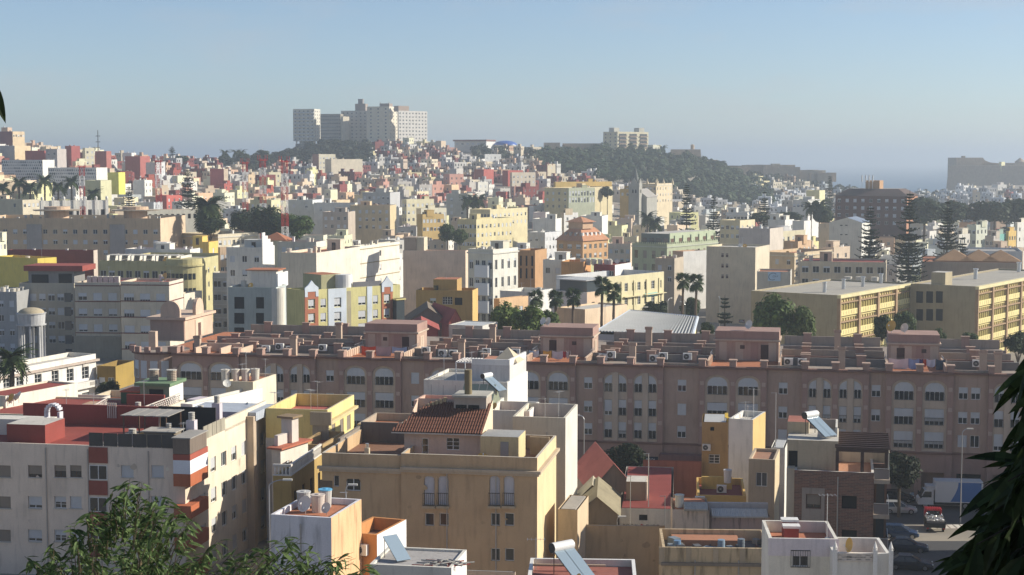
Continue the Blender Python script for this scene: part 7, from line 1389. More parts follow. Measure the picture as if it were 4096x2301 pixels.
# keep those that peep out above nearer houses
horizon = [9999.0] * 440; keep = []
for c in cand:
    d, uc, wp, vt, Wm, h, zone = c; i0, i1 = int((uc - wp * .4) / 10) + 10, int((uc + wp * .5) / 10) + 10
    cells = [i for i in range(max(0, i0), min(439, i1) + 1)]
    if not cells or sum(1 for i in cells if vt < horizon[i] - 7) < .4 * len(cells): continue
    for i in cells: horizon[i] = min(horizon[i], vt)
    keep.append(c)
seen = {}; nh = 0; na = 0; rest = MB()
for (d, uc, wp, vt, Wm, h, zone) in keep:
    nm_, c_, _ = rf.choices(PAL[zone], [q[2] for q in PAL[zone]])[0]; kf = rf.uniform(.82, 1.1); c_ = tuple(min(.78, x * kf) for x in c_); c_ = tuple(round(x * 25) / 25 if d > 2000 else round(x, 2) for x in c_)
    rot = rf.choice([8, 12, 16, 20, 26, 38, 48]) + rf.uniform(-4, 4)
    if uc > 2700: rot += 8
    D_ = rf.uniform(7, 12); big = h > 9 or Wm > 15
    if (nh if not big else na) >= 290:                              # beyond the ones that show largest: one mass of small far roofs
        p = P(uc, vt, d); m = pl(c_); th = R(rot); M = Matrix.Translation((p.x, p.y, 0)) @ Matrix.Rotation(-th, 4, 'Z'); t = MB(); t.box(-Wm / 2, Wm / 2, 0, D_, p.z - h - 2, p.z, m); hx_ = rf.uniform(-.3, .3) * Wm; t.box(hx_ - 1, hx_ + 1, 2, 4, p.z, p.z + 1.8, m); t.box(-hx_ - .3, -hx_ + .3, 1, 1.6, p.z, p.z + 1.2, MWFR); t.m = [rest.mi(m)] * 12 + [rest.mi(MWFR)] * 6
        for wi in range(int(Wm / 2.6)):
            wx = -Wm / 2 + 1.3 + wi * 2.6; t.face([(wx - .45, -.03, p.z - 2.6), (wx + .45, -.03, p.z - 2.6), (wx + .45, -.03, p.z - 1.2), (wx - .45, -.03, p.z - 1.2)], MGLASS); t.m[-1] = rest.mi(MGLASS)
        for wi in range(int(D_ / 2.6)):
            wx = 1.3 + wi * 2.6; t.face([(Wm / 2 + .03, wx - .45, p.z - 2.6), (Wm / 2 + .03, wx + .45, p.z - 2.6), (Wm / 2 + .03, wx + .45, p.z - 1.2), (Wm / 2 + .03, wx - .45, p.z - 1.2)], MGLASS); t.m[-1] = rest.mi(MGLASS)
        k = len(rest.v); rest.v += [tuple(M @ Vector(v_)) for v_ in t.v]; rest.f += [tuple(k + i for i in f_) for f_ in t.f]; rest.m += t.m; continue
    th = R(rot); W_ = Wm * .62; half = W_ * F / d
    stories = max(1, int(h / 3.1)); wfc = max(1, int(W_ / 3.2)); wsc = max(1, int(D_ / 3.2)); windows = d < 980 or rf.random() < .6
    hut = rf.random() < .55; roof = rf.choice(['terra', 'terra', 'red', 'grey', 'pale'])
    lab = '%s %s %s %s%s' % (['single-storey', 'two-storey', 'three-storey', 'four-storey', 'five-storey', 'tall'][min(5, stories - 1)], nm_, 'apartment house' if big else 'flat-roofed house', 'with a roof hut ' if hut else '', place(uc, vt))
    u1 = uc + wp * .1
    b = B('apartment_building' if big else 'house', lab, u1 - half, u1, None, vt, d, rot, c_, roof, (wfc, stories) if windows and rf.random() < .8 else None, (wsc, stories) if windows and rf.random() < .8 else None, (1.0, 1.4), 3.0, 1.8, rf.choice(['dark', 'mix', 'dark']), rf.uniform(.5, 1.1), None, 'house' if not big else 'building', None, W=W_, D=D_, near=False, huts=1 if hut else 0, chim=rf.choice([1, 2, 3, 4]) if d < 1000 else rf.choice([0, 1, 2]), dirt=.4)
    seen.setdefault(lab, []).append(b.root)
    if big: na += 1
    else: nh += 1
for lab, os_ in seen.items():
    if len(os_) > 1:
        os_.sort(key=lambda o: o.location.x / o.location.y)
        for i, o in enumerate(os_): o['group'] = 'houses ' + lab.split(' house ')[-1] if ' house ' in lab else lab; o['label'] = lab + (', leftmost of these' if i == 0 else ', rightmost of these' if i == len(os_) - 1 else ', %s of these from the left' % ORD[min(i, 20)])
for lab, os_ in seen.items():
    for o in os_:
        t = o['label']
        for a, b_ in ((' with a roof hut', ''), (' of these from the left', ' from left'), ('flat-roofed ', ''), (' of these', ''), ('well ', ''), ('just ', '')):
            if len(t.split()) > 16: t = t.replace(a, b_)
        o['label'] = t
if rest.f: struct(rest.build('far_roofs'), 'stuff')

# ================================================================== VEGETATION
def leafquad(mb, c, n, s, m, asp=1.0):
    n = n.normalized(); a = n.orthogonal().normalized(); b = n.cross(a); t = random.uniform(0, 6.28); a, b = a * math.cos(t) + b * math.sin(t), b * math.cos(t) - a * math.sin(t)
    mb.face([c - a * s, c - b * s * .6 * asp, c + a * s, c + b * s * .6 * asp], m)
def rvec(r): 
    while True:
        v = Vector((r.uniform(-1, 1), r.uniform(-1, 1), r.uniform(-1, 1)))
        if .01 < v.length < 1: return v
CRN = {}
def crown(seed, c, n, s, lobes=22, flat_=.85):                       # unit crown, about 1 in radius, made of leaf clumps round lobes
    r = random.Random(seed); mb = MB(); m = leafmat(c, .35, .2)
    ls = []
    for i in range(lobes):
        v = rvec(r); v.normalize(); v *= r.uniform(.35, .72); v.z = v.z * flat_; ls.append((v, r.uniform(.26, .45)))
    for i in range(n):
        v, q = r.choice(ls); e = rvec(r); e.normalize(); p = v + e * q * r.uniform(.7, 1.08); leafquad(mb, p, e + rvec(r) * .7 + Vector((0, 0, .3)), s * r.uniform(.6, 1.4), m)
    return mb.mesh('crown')
def tree(label, u, v0, v1, d, wd, c=(.045, .075, .025), name='tree', group=None, n=4200, s=.085, seed=1, base=None):
    t, b_ = P(u, v0, d), P(u, v1, d); zg = tz(t.x, t.y) - .1 if base is None else base; top = t.z - zg; ch = t.z - b_.z
    e = tag(empty(name, (t.x, t.y, zg)), label, 'tree', group); k = (seed, tuple(c), n, s)
    if k not in CRN: CRN[k] = crown(seed, c, n, s)
    o = link('crown', CRN[k], e, (0, 0, top - ch / 2)); o.scale = (wd / 2 / .95, wd / 2 / .95, ch / 2 / .82); o.rotation_euler = (0, 0, random.uniform(0, 6))
    mb = MB(); m = pl((.10, .075, .05), .8); r0 = max(.12, wd * .035); hz = top - ch * .35; mb.tube((0, 0, 0), (0, 0, hz), r0, 8, m, r0 * .6)
    for i in range(5): a = 6.28 * i / 5; mb.tube((0, 0, hz * .75), (wd * .28 * math.cos(a), wd * .28 * math.sin(a), hz + ch * .15), r0 * .5, 5, m, r0 * .2)
    mb.build('trunk', e); return e
DG, MG, OG = (.030, .050, .018), (.055, .085, .022), (.075, .095, .03)
tree('broad dark domed tree under the twin masts, left half', 985, 838, 935, 500, 11, DG, seed=2, n=5200, s=.07); tree('broad dark domed tree under the twin masts, right half', 1075, 826, 945, 490, 14, DG, seed=3, n=5600, s=.065); tree('sunlit green tree at the right end of the dark dome', 1185, 846, 950, 480, 13, (.07, .11, .03), seed=4, n=5000, s=.07); tree('dark bush below the left end of the tree dome', 840, 868, 935, 470, 10, DG, seed=5)
tree('green street tree in front of the arcade house', 1790, 890, 965, 540, 7, MG, seed=6); tree('small street tree right of the arcade house', 1840, 915, 975, 530, 6, MG, seed=7)
for i, (u, v0, v1, d, wd, c, l) in enumerate(((2030, 1212, 1345, 268, 6.0, (.12, .165, .04), 'left bright green tree behind the metal hall'), (2115, 1220, 1345, 262, 6.0, (.11, .155, .038), 'middle bright green tree beneath the palms'), (2195, 1238, 1340, 264, 4.4, (.08, .12, .03), 'right green tree beneath the palms'), (2620, 1190, 1290, 330, 6, DG, 'dark tree in the square right of the yellow townhouse'), (2760, 1185, 1270, 340, 5, MG, 'green tree behind the palm in the square'), (2830, 1290, 1350, 275, 3.0, DG, 'dark bush at the right corner of the metal hall'),
    (3085, 1182, 1370, 262, 8.6, (.075, .115, .03), 'big leafy tree hiding the corner of the yellow school'), (3200, 1222, 1370, 258, 5.6, (.095, .13, .04), 'smaller leafy tree right of the big one at the school'), (3530, 1255, 1360, 270, 4.0, DG, 'dark tree in the school court'), (3620, 1230, 1350, 285, 5.0, MG, 'green tree against the six dark school windows'), (3760, 1310, 1375, 262, 2.6, MG, 'light bush behind the rightmost stair tower'), (3880, 1330, 1375, 262, 3.0, MG, 'bush right of the rightmost stair tower'), (4075, 1330, 1420, 240, 4.5, DG, 'dark tree at the right edge above the pink block'),
    (2500, 1770, 1890, 181, 5.4, (.016, .026, .010), 'dark street tree before the pink block, centre'), (3600, 1808, 1950, 183, 6.0, (.014, .022, .009), 'dark street tree before the pink block, right'), (2345, 1850, 1915, 168, 1.6, (.09, .13, .03), 'bright green bush beside the red-roofed shed'), (430, 1520, 1620, 225, 4.0, (.07, .08, .035), 'scrubby bush on waste ground beside the white townhouse'), (3280, 1770, 1800, 175, 1.5, DG, 'small dark tree tip behind the penthouse'))):  # dark street tree, right: its deep shade is put into the leaf colour
    tree(l, u, v0, v1, d, wd, c, seed=10 + i % 6)
# far trees that can be told apart
for i, (u, v0, v1, d, wd, l) in enumerate(((1040, 600, 650, 1130, 14, 'round skyline tree left of the wood'), (970, 612, 650, 1120, 12, 'round skyline tree by the poles'), (900, 622, 655, 1110, 10, 'low skyline tree left of the poles'), (722, 622, 650, 1050, 12, 'bushy tree under the skyline araucaria'), (2430, 745, 790, 780, 6, 'small dark tree left of the church tower'), (3150, 845, 890, 640, 16, 'broad dark tree left of the red-brick building'), (3700, 790, 890, 640, 18, 'large dark tree right of the red-brick building'), (3800, 800, 890, 650, 16, 'dark tree behind the rightmost araucaria'), (3900, 810, 890, 660, 15, 'dark round tree before the fortress'), (3980, 800, 890, 650, 14, 'dark tree second from the right edge'), (4070, 795, 890, 660, 16, 'dark tree at the right edge under the fortress'), (3290, 820, 900, 620, 9, 'dark tree at the left foot of the red-brick building'), (3040, 850, 890, 600, 8, 'bushy tree before the white long villa'))):
    tree(l, u, v0, v1, d, wd, DG, seed=20 + i % 4, n=2200, s=.12, group='far dark trees')
def woods(name, boxes, n, seed, c=(.040, .056, .026)):
    r = random.Random(seed); mb = MB(); m = leafmat(c, .28, .1)
    for i in range(n):
        (ua, ub, da, db) = r.choices(boxes, [(b[1] - b[0]) * (b[3] - b[2]) for b in boxes])[0]
        u, d = r.uniform(ua, ub), r.uniform(da, db); x = (u - 2048) / F * d; z = tz(x, d); R0 = r.uniform(2.6, 4.6); hh = r.uniform(4.5, 7.5); cc = Vector((x, d, z + hh * .6))
        for k in range(64):
            e = rvec(r); e.normalize(); p = cc + Vector((e.x * R0, e.y * R0, e.z * hh * .5)) * r.uniform(.75, 1.08); leafquad(mb, p, e + rvec(r) * .5 + Vector((0, 0, .4)), r.uniform(1.0, 2.1), m)
    struct(mb.build(name), 'stuff')
woods('pine_wood', [(2150, 2420, 1100, 1270), (2380, 2720, 1060, 1285), (2700, 2990, 1040, 1290), (2960, 3080, 1080, 1260)], 560, 4, (.040, .064, .024))
woods('hillside_wood', [(1080, 1480, 1110, 1280), (1130, 1330, 1090, 1160), (880, 1090, 1060, 1140)], 330, 5, (.026, .036, .022))
woods('shore_scrub', [(3000, 3400, 1270, 1400), (3330, 3780, 1150, 1300), (1890, 2180, 1150, 1260)], 130, 6, (.04, .05, .03))
# araucarias
def araucaria(label, u, v0, v1, d, wd, seed=1):
    t, b_ = P(u, v0, d), P(u, v1, d); zg = min(tz(t.x, t.y), b_.z) - .1; Hh = t.z - zg; e = tag(empty('araucaria_tree', (t.x, t.y, zg)), label, 'tree', 'araucarias standing above the roofs'); r = random.Random(seed)
    mb = MB(); m = pl((.09, .07, .05), .8); mb.tube((0, 0, 0), (0, 0, Hh), .38, 8, m, .05); mb.build('trunk', e); mb = MB(); lm = leafmat((.030, .044, .022), .4, .1); L0 = wd / 2; z = Hh * .12 + (zg < b_.z - 1) * 0; nw = int(Hh / .85)
    for i in range(nw):
        f_ = i / nw; zz_ = Hh * (.10 + .89 * f_); L = L0 * (1 - f_) ** .68 * r.uniform(.75, 1.15) + .25
        if f_ < .12: L *= .8
        nb = 9 if f_ < .8 else 6
        if r.random() < .12: continue
        ph = r.uniform(0, 6); dp = r.uniform(.05, .5)
        for k in range(nb):
            a = ph + 6.283 * k / nb + r.uniform(-.25, .25); Lk = L * r.uniform(.5, 1.15); dr = Vector((math.cos(a), math.sin(a), 0)); sd = Vector((-math.sin(a), math.cos(a), 0)); ns = max(3, int(Lk / .42))
            for j in range(ns):
                q = (j + .6) / ns; p = dr * (Lk * q) + Vector((0, 0, zz_ + r.uniform(-.08, .08) - dp * Lk * q + .42 * Lk * q * q)); s_ = .80 * (1.2 - .6 * q) * r.uniform(.7, 1.25)
                for w_ in (-1, 1): mb.face([p, p + sd * w_ * s_ + dr * .3 + Vector((0, 0, .12 * r.random())), p + dr * .62 + Vector((0, 0, .14)), p + dr * .25 + Vector((0, 0, -.30))], lm)
    mb.build('crown', e); return e
for i, (u, v0, v1, d, wd, l) in enumerate(((3482, 818, 1015, 430, 11, 'tall dark araucaria left of the tallest pair behind the school'), (3640, 760, 1115, 400, 12.5, 'tallest araucaria, standing right behind the yellow school'), (3792, 795, 1060, 420, 11, 'dark araucaria right of the tallest one'), (3850, 940, 1060, 430, 7, 'short leaning araucaria beside the right one'), (750, 673, 812, 610, 14, 'broad araucaria between the left masts'), (515, 742, 812, 640, 9, 'small araucaria in front of the grey-brown houses on the left'), (688, 583, 640, 1060, 9, 'lone araucaria on the skyline at the left'),
    (2748, 730, 870, 600, 10, 'tall araucaria right of the church'), (2855, 780, 890, 590, 10, 'araucaria before the white long villa'), (3058, 760, 880, 620, 10, 'araucaria right of the white long villa'), (2900, 1180, 1300, 330, 4.5, 'young flat-tiered araucaria in the square'), (4030, 782, 860, 700, 8, 'araucaria near the right edge'), (3320, 700, 770, 880, 8, 'distant araucaria above the red-brick roof'))): araucaria(l, u, v0, v1, d, wd, i)
# palms
PF = {}
def frond(kind, seed):
    k = (kind, seed)
    if k in PF: return PF[k]
    r = random.Random(seed); mb = MB(); m = leafmat((.050, .075, .024) if kind == 'date' else (.055, .085, .03), .35, .2)
    if kind == 'date':
        n = 12; pts = [Vector((1.0 * (i / n), 0, .55 * (i / n) - 1.05 * (i / n) ** 2.2)) for i in range(n + 1)]
        for i in range(n):
            a, b = pts[i], pts[i + 1]; w_ = .30 * math.sin(math.pi * min(1, .15 + .85 * i / n)) + .03
            for s_ in (-1, 1): mb.face([a, b, b + Vector((.10, s_ * w_, -.16 * w_ - .05)), a + Vector((.07, s_ * w_ * .6, -.08))], m)
    else:
        c = Vector((.5, 0, .12)); mb.face([(0, -.012, 0), c + Vector((0, -.01, 0)), c + Vector((0, .01, 0)), (0, .012, 0)], m); n = 14
        for i in range(n):
            a = R(-105 + 210 * i / (n - 1)); d_ = Vector((math.cos(a), math.sin(a), 0)); L = .52 * (1 - .25 * abs(math.sin(a / 2))); s_ = Vector((-d_.y, d_.x, 0)) * .05
            mb.face([c, c + d_ * L * .6 + s_ + Vector((0, 0, -.05)), c + d_ * L + Vector((0, 0, -.22 - .06 * r.random())), c + d_ * L * .6 - s_ + Vector((0, 0, -.05))], m)
    PF[k] = mb.mesh('frond'); return PF[k]
def palm(label, u, v0, v1, d, L, kind='fan', nf=34, group=None, base=None):
    t = P(u, v0, d); zg = (tz(t.x, t.y) if base is None else base) - .1; Hh = t.z - zg - L * .55; e = tag(empty('palm_tree', (t.x, t.y, zg)), label, 'palm tree', group); r = random.Random(int(u)); mb = MB(); m = pl((.16, .12, .085), 1.0); r0 = .28 if kind == 'fan' else .42
    for i in range(8): mb.tube((.05 * math.sin(i), 0, Hh * i / 8), (.05 * math.sin(i + 1), 0, Hh * (i + 1) / 8), r0 * (1.15 - .03 * i), 8, m, r0 * (1.0 - .03 * i))
    mb.build('trunk', e); mb = MB(); mb.dome(0, 0, Hh - .5, r0 * 1.7, .8, 8, 3, m); mb.build('boss', e)
    for i in range(nf):
        el = R(-60 + 140 * ((i * .757) % 1)) if kind == 'fan' else R(-40 + 110 * ((i * .757) % 1)); o = link('frond', frond(kind, i % 4), e, (0, 0, Hh)); s_ = L * r.uniform(.85, 1.12); o.scale = (s_, s_, s_); o.rotation_euler = (r.uniform(-.3, .3), -el, 2.4 * i)
for i, (u, v0, d, L, l) in enumerate(((2408, 1122, 292, 2.3, 'tall fan palm, left of the close pair before the yellow townhouse'), (2455, 1146, 288, 2.2, 'fan palm, right of the close pair before the yellow townhouse'), (2292, 1168, 290, 2.2, 'fan palm before the peach shop row'), (2222, 1175, 295, 2.2, 'fan palm left of the peach shop row'), (2144, 1172, 300, 2.2, 'leftmost fan palm above the bright green trees'), (2732, 1105, 330, 2.3, 'fan palm partly behind another in the square'), (2785, 1110, 322, 2.3, 'slender fan palm before the white wall in the square'))): palm(l, u, v0, 0, d, L, 'fan', 34, 'fan palms in the square')
palm('stout palm before the white townhouse at the left edge', 45, 1395, 0, 226, 3.2, 'date', 44); palm('dense date palm left of the dark tree dome', 832, 795, 0, 475, 5.5, 'date', 60)
for i, (u, v0, d, l) in enumerate(((10, 730, 655, 'far left palm before the lattice-screened school'), (75, 712, 650, 'second palm from the left before the lattice screen'), (120, 730, 650, 'third palm before the lattice screen'), (178, 703, 645, 'tall palm between the two lattice screens'), (232, 726, 650, 'palm at the left of the lower lattice screen'), (285, 708, 640, 'broad palm before the lower lattice screen'), (372, 756, 640, 'small palm right of the lower lattice screen'), (1870, 786, 700, 'left palm of the group beside the grey slab'), (1890, 780, 705, 'middle palm of the group beside the grey slab'), (1915, 784, 700, 'right palm of the group beside the grey slab'), (3245, 806, 630, 'palm left of the red-brick building'), (3280, 802, 625, 'second palm left of the red-brick building'), (900, 601, 1130, 'skyline palm left of the wood'), (945, 600, 1130, 'second skyline palm left of the wood'), (965, 600, 1135, 'third skyline palm left of the wood'), (2650, 584, 1290, 'palm beside the hotel annexe'), (2590, 850, 640, 'palm in the low town below the church'), (2620, 870, 610, 'second palm in the low town below the church'))): palm(l, u, v0, 0, d, 4.2, 'date', 30, 'far palms')
# perforated screens of the lattice school: real lozenge openings
for b in LAT:
    q = MB(); n, m_ = int(b.W / 1.0), 9; mw = pl((.62, .68, .76), .2); dz = (b.H * .8) / m_
    for j in range(m_):
        for i in range(n):
            x = -b.W + b.W * (i + .5 + .5 * (j % 2) * .98) / n; z = b.H - .4 - dz * (j + .5); s_ = .26 if (i // 3 + j // 2) % 3 else .42
            if x < -.3: q.face([(x - s_, -.012, z), (x, -.012, z - s_ * 1.5), (x + s_, -.012, z), (x, -.012, z + s_ * 1.5)], MGLASS2)
    q.build('lozenge_openings', b.root)['kind'] = 'stuff'

# ---- foreground trees: real leaves
def leafmesh(L, W_, m, bend=.25):
    mb = MB(); n = 6; a = []; c = []; b = []
    for i in range(n + 1):
        t = i / n; w_ = W_ * (math.sin(math.pi * t ** .75) ** .9) * .5 if 0 < t < 1 else 0; z = -bend * L * t * t
        a.append((L * t, -w_, z + w_ * .35)); c.append((L * t, 0, z)); b.append((L * t, w_, z + w_ * .35))
    for i in range(n): mb.face([c[i], c[i + 1], a[i + 1], a[i]][::-1], m); mb.face([c[i], c[i + 1], b[i + 1], b[i]], m)
    return mb
def place_leaf(p, d_, roll, L):
    d_ = d_.normalized(); q = d_.to_track_quat('X', 'Z').to_matrix().to_4x4(); return Matrix.Translation(p) @ q @ Matrix.Rotation(roll, 4, 'X') @ Matrix.Scale(L, 4)
def leafy(root, leaves, mesh_b, maxn, nm='leaf'):                    # first maxn leaves are parts, the rest one mass
    ms = mesh_b.mesh('leaf', True); Mi = Matrix.Translation(-root.location)
    for M in leaves[:maxn]: o = link(nm, ms, root); o.matrix_basis = Mi @ M
    if len(leaves) > maxn:
        V, Fc = [], []
        for M in leaves[maxn:]:
            k = len(V); MM = Mi @ M; V += [tuple(MM @ Vector(v)) for v in mesh_b.v]; Fc += [tuple(k + i for i in f_) for f_ in mesh_b.f]
        me = bpy.data.meshes.new('foliage'); me.from_pydata(V, [], Fc); me.materials.append(mesh_b.ms[0]); me.polygons.foreach_set('use_smooth', [True] * len(Fc)); link('foliage', me, root)['kind'] = 'stuff'
def euc():
    r = random.Random(8); base = Vector(((560 - 2048) / F * 20, 20, tz(0, 20) - .2)); root = tag(empty('eucalyptus_tree', base), 'leafy tree with long drooping leaves in the bottom left foreground', 'tree'); leaves = []; tw = MB(); mt = pl((.16, .12, .07), .5)
    US = [40, 120, 200, 300, 380, 460, 540, 620, 700, 790, 860, 960, 1080, 1150, 1240, 1320, 1420, 1500, 1560]; VS = [2290, 2230, 2180, 2100, 2050, 1990, 1925, 2000, 2020, 2110, 2180, 2200, 2180, 2165, 2170, 2250, 2230, 2270, 2330]
    top = lambda u: tab(US, VS, u); cen = P(560, 2330, 20)
    def twig(u, v, d, L, nl, sc):
        tip = P(u, v, d); st = Vector((lerp(tip.x, cen.x, .25) , d + r.uniform(-.3, .3), tip.z - L)); mid = tip.lerp(st, .5) + Vector((r.uniform(-.05, .05), 0, .05)); tw.tube(st, mid, .008, 4, mt, .005); tw.tube(mid, tip, .005, 4, mt, .002)
        for k in range(nl):
            t = (k + .5) / nl; p = st.lerp(mid, t * 2) if t < .5 else mid.lerp(tip, t * 2 - 1); a = r.uniform(0, 6.28); dr = Vector((math.cos(a), math.sin(a) * .7, r.uniform(-.95, .30))); leaves.append(place_leaf(p, dr, r.uniform(-.8, .8), sc * r.uniform(.75, 1.25)))
    for i in range(150): u = r.uniform(60, 1540); twig(u, top(u) + r.uniform(-30, 90), r.uniform(17.5, 19), r.uniform(.35, .6), 9, .17)
    for i in range(560):
        u = r.uniform(20, 1420); v0 = top(u); v = v0 + 120 + (2420 - v0) * r.random() ** .9; twig(u, v, r.uniform(18, 22.5), r.uniform(.3, .6), 10, .185)
    tw.tube(base - base * 0, base, .1, 4, mt)
    lb = MB(); lb.tube((base.x, base.y, base.z), (cen.x, cen.y, cen.z - 1), .16, 8, mt, .08)
    for u in (160, 360, 560, 760, 1000, 1250, 1450): q = P(u, top(u) + 190, 20); lb.tube((cen.x, cen.y, cen.z - 1.2), q, .06, 6, mt, .012)
    o = lb.build('trunk', root); o.location = -base; o = tw.build('twigs', root); o.location = -base; o['kind'] = 'stuff'
    leafy(root, leaves, leafmesh(1.0, .27, leafmat((.098, .145, .052), .55, .38), .22), 300)
euc()
def dark_tree():
    r = random.Random(14); base = Vector((3.4, 5.2, tz(0, 5) - .2)); root = tag(empty('broadleaf_tree', base), 'dark near tree with long hanging leaves along the right edge', 'tree'); leaves = []; tw = MB(); mt = pl((.03, .025, .018), .5)
    VS = [1360, 1480, 1600, 1720, 1790, 1850, 1960, 2060, 2160, 2301]; US = [4090, 4030, 4040, 4020, 3965, 3975, 3945, 3915, 3850, 3760]
    edge = lambda v: tab(VS, US, v)
    for i in range(130):
        v = 1380 + 960 * r.random() ** .8; u = edge(v) + 90 + (r.random() ** 1.3) * 330; d = r.uniform(5.0, 6.0); p = P(u, v - 60, d); st = p + Vector((.14, .0, .08)); tw.tube(st, p, .004, 4, mt, .002)
        for k in range(5): q = p.lerp(st, r.random()); leaves.append(place_leaf(q, Vector((r.uniform(-.75, -.05), r.uniform(-.5, .5), r.uniform(-1.0, -.35))), r.uniform(-1.2, 1.2), r.uniform(.13, .24)))
    for i in range(90):
        v = r.uniform(1750, 2340); u = edge(v) + 100 + r.random() * 300; d = r.uniform(5.2, 6.2); p = P(u, v, d)
        for k in range(5): leaves.append(place_leaf(p + rvec(r) * .05, Vector((r.uniform(-.8, .5), r.uniform(-.5, .5), r.uniform(-1, .1))), r.uniform(-1.2, 1.2), r.uniform(.15, .24)))
    r.shuffle(leaves); vis = leaves[:]
    for i in range(2600):                                            # the rest of the crown, right of the frame
        yy = r.uniform(4.2, 7.2); p = Vector((.35 * yy + .22 + 2.6 * r.random(), yy, r.uniform(39.2, 43.8))); leaves.append(place_leaf(p, Vector((r.uniform(-1, 1), r.uniform(-1, 1), r.uniform(-1, .1))), r.uniform(-1.2, 1.2), r.uniform(.14, .22)))
    lb = MB(); lb.tube(base, (3.3, 5.4, 40.5), .16, 8, mt, .1); lb.tube((3.3, 5.4, 40.4), (2.2, 5.5, 41.2), .06, 6, mt, .02); lb.tube((3.3, 5.4, 40.2), (2.1, 5.5, 40.5), .06, 6, mt, .02); o = lb.build('trunk', root); o.location = -base; o = tw.build('twigs', root); o.location = -base; o['kind'] = 'stuff'
    leafy(root, leaves, leafmesh(1.0, .23, leafmat((.028, .045, .016), .5, .3), .25), 300)
dark_tree()
def left_leaf():
    base = Vector((-2.6, 4.2, tz(0, 4) - .2)); root = tag(empty('overhanging_tree', base), 'tree outside the left edge whose single dark leaf tip hangs into the sky', 'tree'); mt = pl((.07, .055, .04), .5); lb = MB(); lb.tube(base, (-2.5, 4.2, 42.9), .12, 8, mt, .06); lb.tube((-2.5, 4.2, 42.8), (-1.5, 4.2, 42.55), .04, 6, mt, .01); o = lb.build('trunk', root); o.location = -base
    t = P(24, 492, 4.2); s0 = P(-38, 318, 4.2); leaves = [place_leaf(s0, t - s0, 1.2, (t - s0).length)]; r = random.Random(2)
    for i in range(40): leaves.append(place_leaf(Vector((r.uniform(-2.6, -1.62), r.uniform(3.8, 4.6), r.uniform(42.3, 43.1))), Vector((r.uniform(-1, .3), r.uniform(-1, 1), -.8)), r.uniform(-1, 1), .16))
    leafy(root, leaves, leafmesh(1.0, .24, leafmat((.030, .045, .018), .4, .2), .12), 300)
left_leaf()

# ================================================================== STREET
MASPH = pl((.075, .075, .078), .7, .9, 'asphalt'); MPAVE = pl((.26, .24, .22), .7, .9, 'paving')
def sheet(name, fn, n, m_, mat, dz):
    v = []; f = []
    for j in range(m_ + 1):
        for i in range(n + 1): x, y = fn(i / n, j / m_); v.append((x, y, tz(x, y) + dz))
    for j in range(m_):
        for i in range(n): k = j * (n + 1) + i; f.append((k, k + 1, k + n + 2, k + n + 1))
    me = bpy.data.meshes.new(name); me.from_pydata(v, [], f); me.materials.append(mat); return struct(link(name, me))
def pkp(x, y): q = PK.M @ Vector((x, y, 0)); return q.x, q.y
sheet('road', lambda s, t: pkp(-125 + 185 * s, -17.5 + 14.3 * t), 60, 8, MASPH, .03)
sheet('side_street', lambda s, t: (lerp(36, 52, s), lerp(96, 170, t)), 8, 24, MASPH, .05)
mb = MB()
q = MB(); q.box(-125, 60, -3.2, -.5, .0, .15, MPAVE); struct(q.build('pavement', None, PK.M.translation, -PK.th))
MPAINT = flat((.62, .60, .52), .8)
q = MB()
for i in range(7): g = G(3735 + i * 26, 2118 - i * .5, .1); q.box(g.x - .3, g.x + .3, g.y - 1.6, g.y + 1.6, g.z + tz(g.x, g.y) - .02, g.z + tz(g.x, g.y) - .01, MPAINT)
struct(q.build('crossing_stripes'))
# buildings beyond the right edge of the picture that shade the street
for (x0, y0, w_, d_, h_, l) in ((60, 108, 16, 56, 19, 'beige apartment house on the far side of the side street, outside the right edge'), (72, 183, 30, 22, 15, 'pink apartment block continuing beyond the right edge')):
    r = tag(empty('apartment_building', (x0, y0, tz(x0, y0) - .2)), l, 'building'); q = MB(); m = pl(C['beige'] if h_ > 16 else (.30, .20, .165)); hs = [(4 + i * 4.6, 5.4 + i * 4.6, 2 + j * 3.1, 3.5 + j * 3.1) for i in range(int(d_ / 5)) for j in range(int(h_ / 3.3))]
    holed(q, 0, d_, 0, h_, hs, m, lambda a, y, z: (y, a, z), .2); q.face([(0, 0, 0), (w_, 0, 0), (w_, 0, h_), (0, 0, h_)], m); q.face([(w_, 0, 0), (w_, d_, 0), (w_, d_, h_), (w_, 0, h_)], m); q.face([(w_, d_, 0), (0, d_, 0), (0, d_, h_), (w_, d_, h_)], m); q.face([(0, 0, h_), (w_, 0, h_), (w_, d_, h_), (0, d_, h_)], MTERRA); q.build('wall', r)
    for h in hs: put_window(r, (.12, (h[0] + h[1]) / 2, h[2]), R(-90), h[1] - h[0], h[3] - h[2], 'std', .5, False)
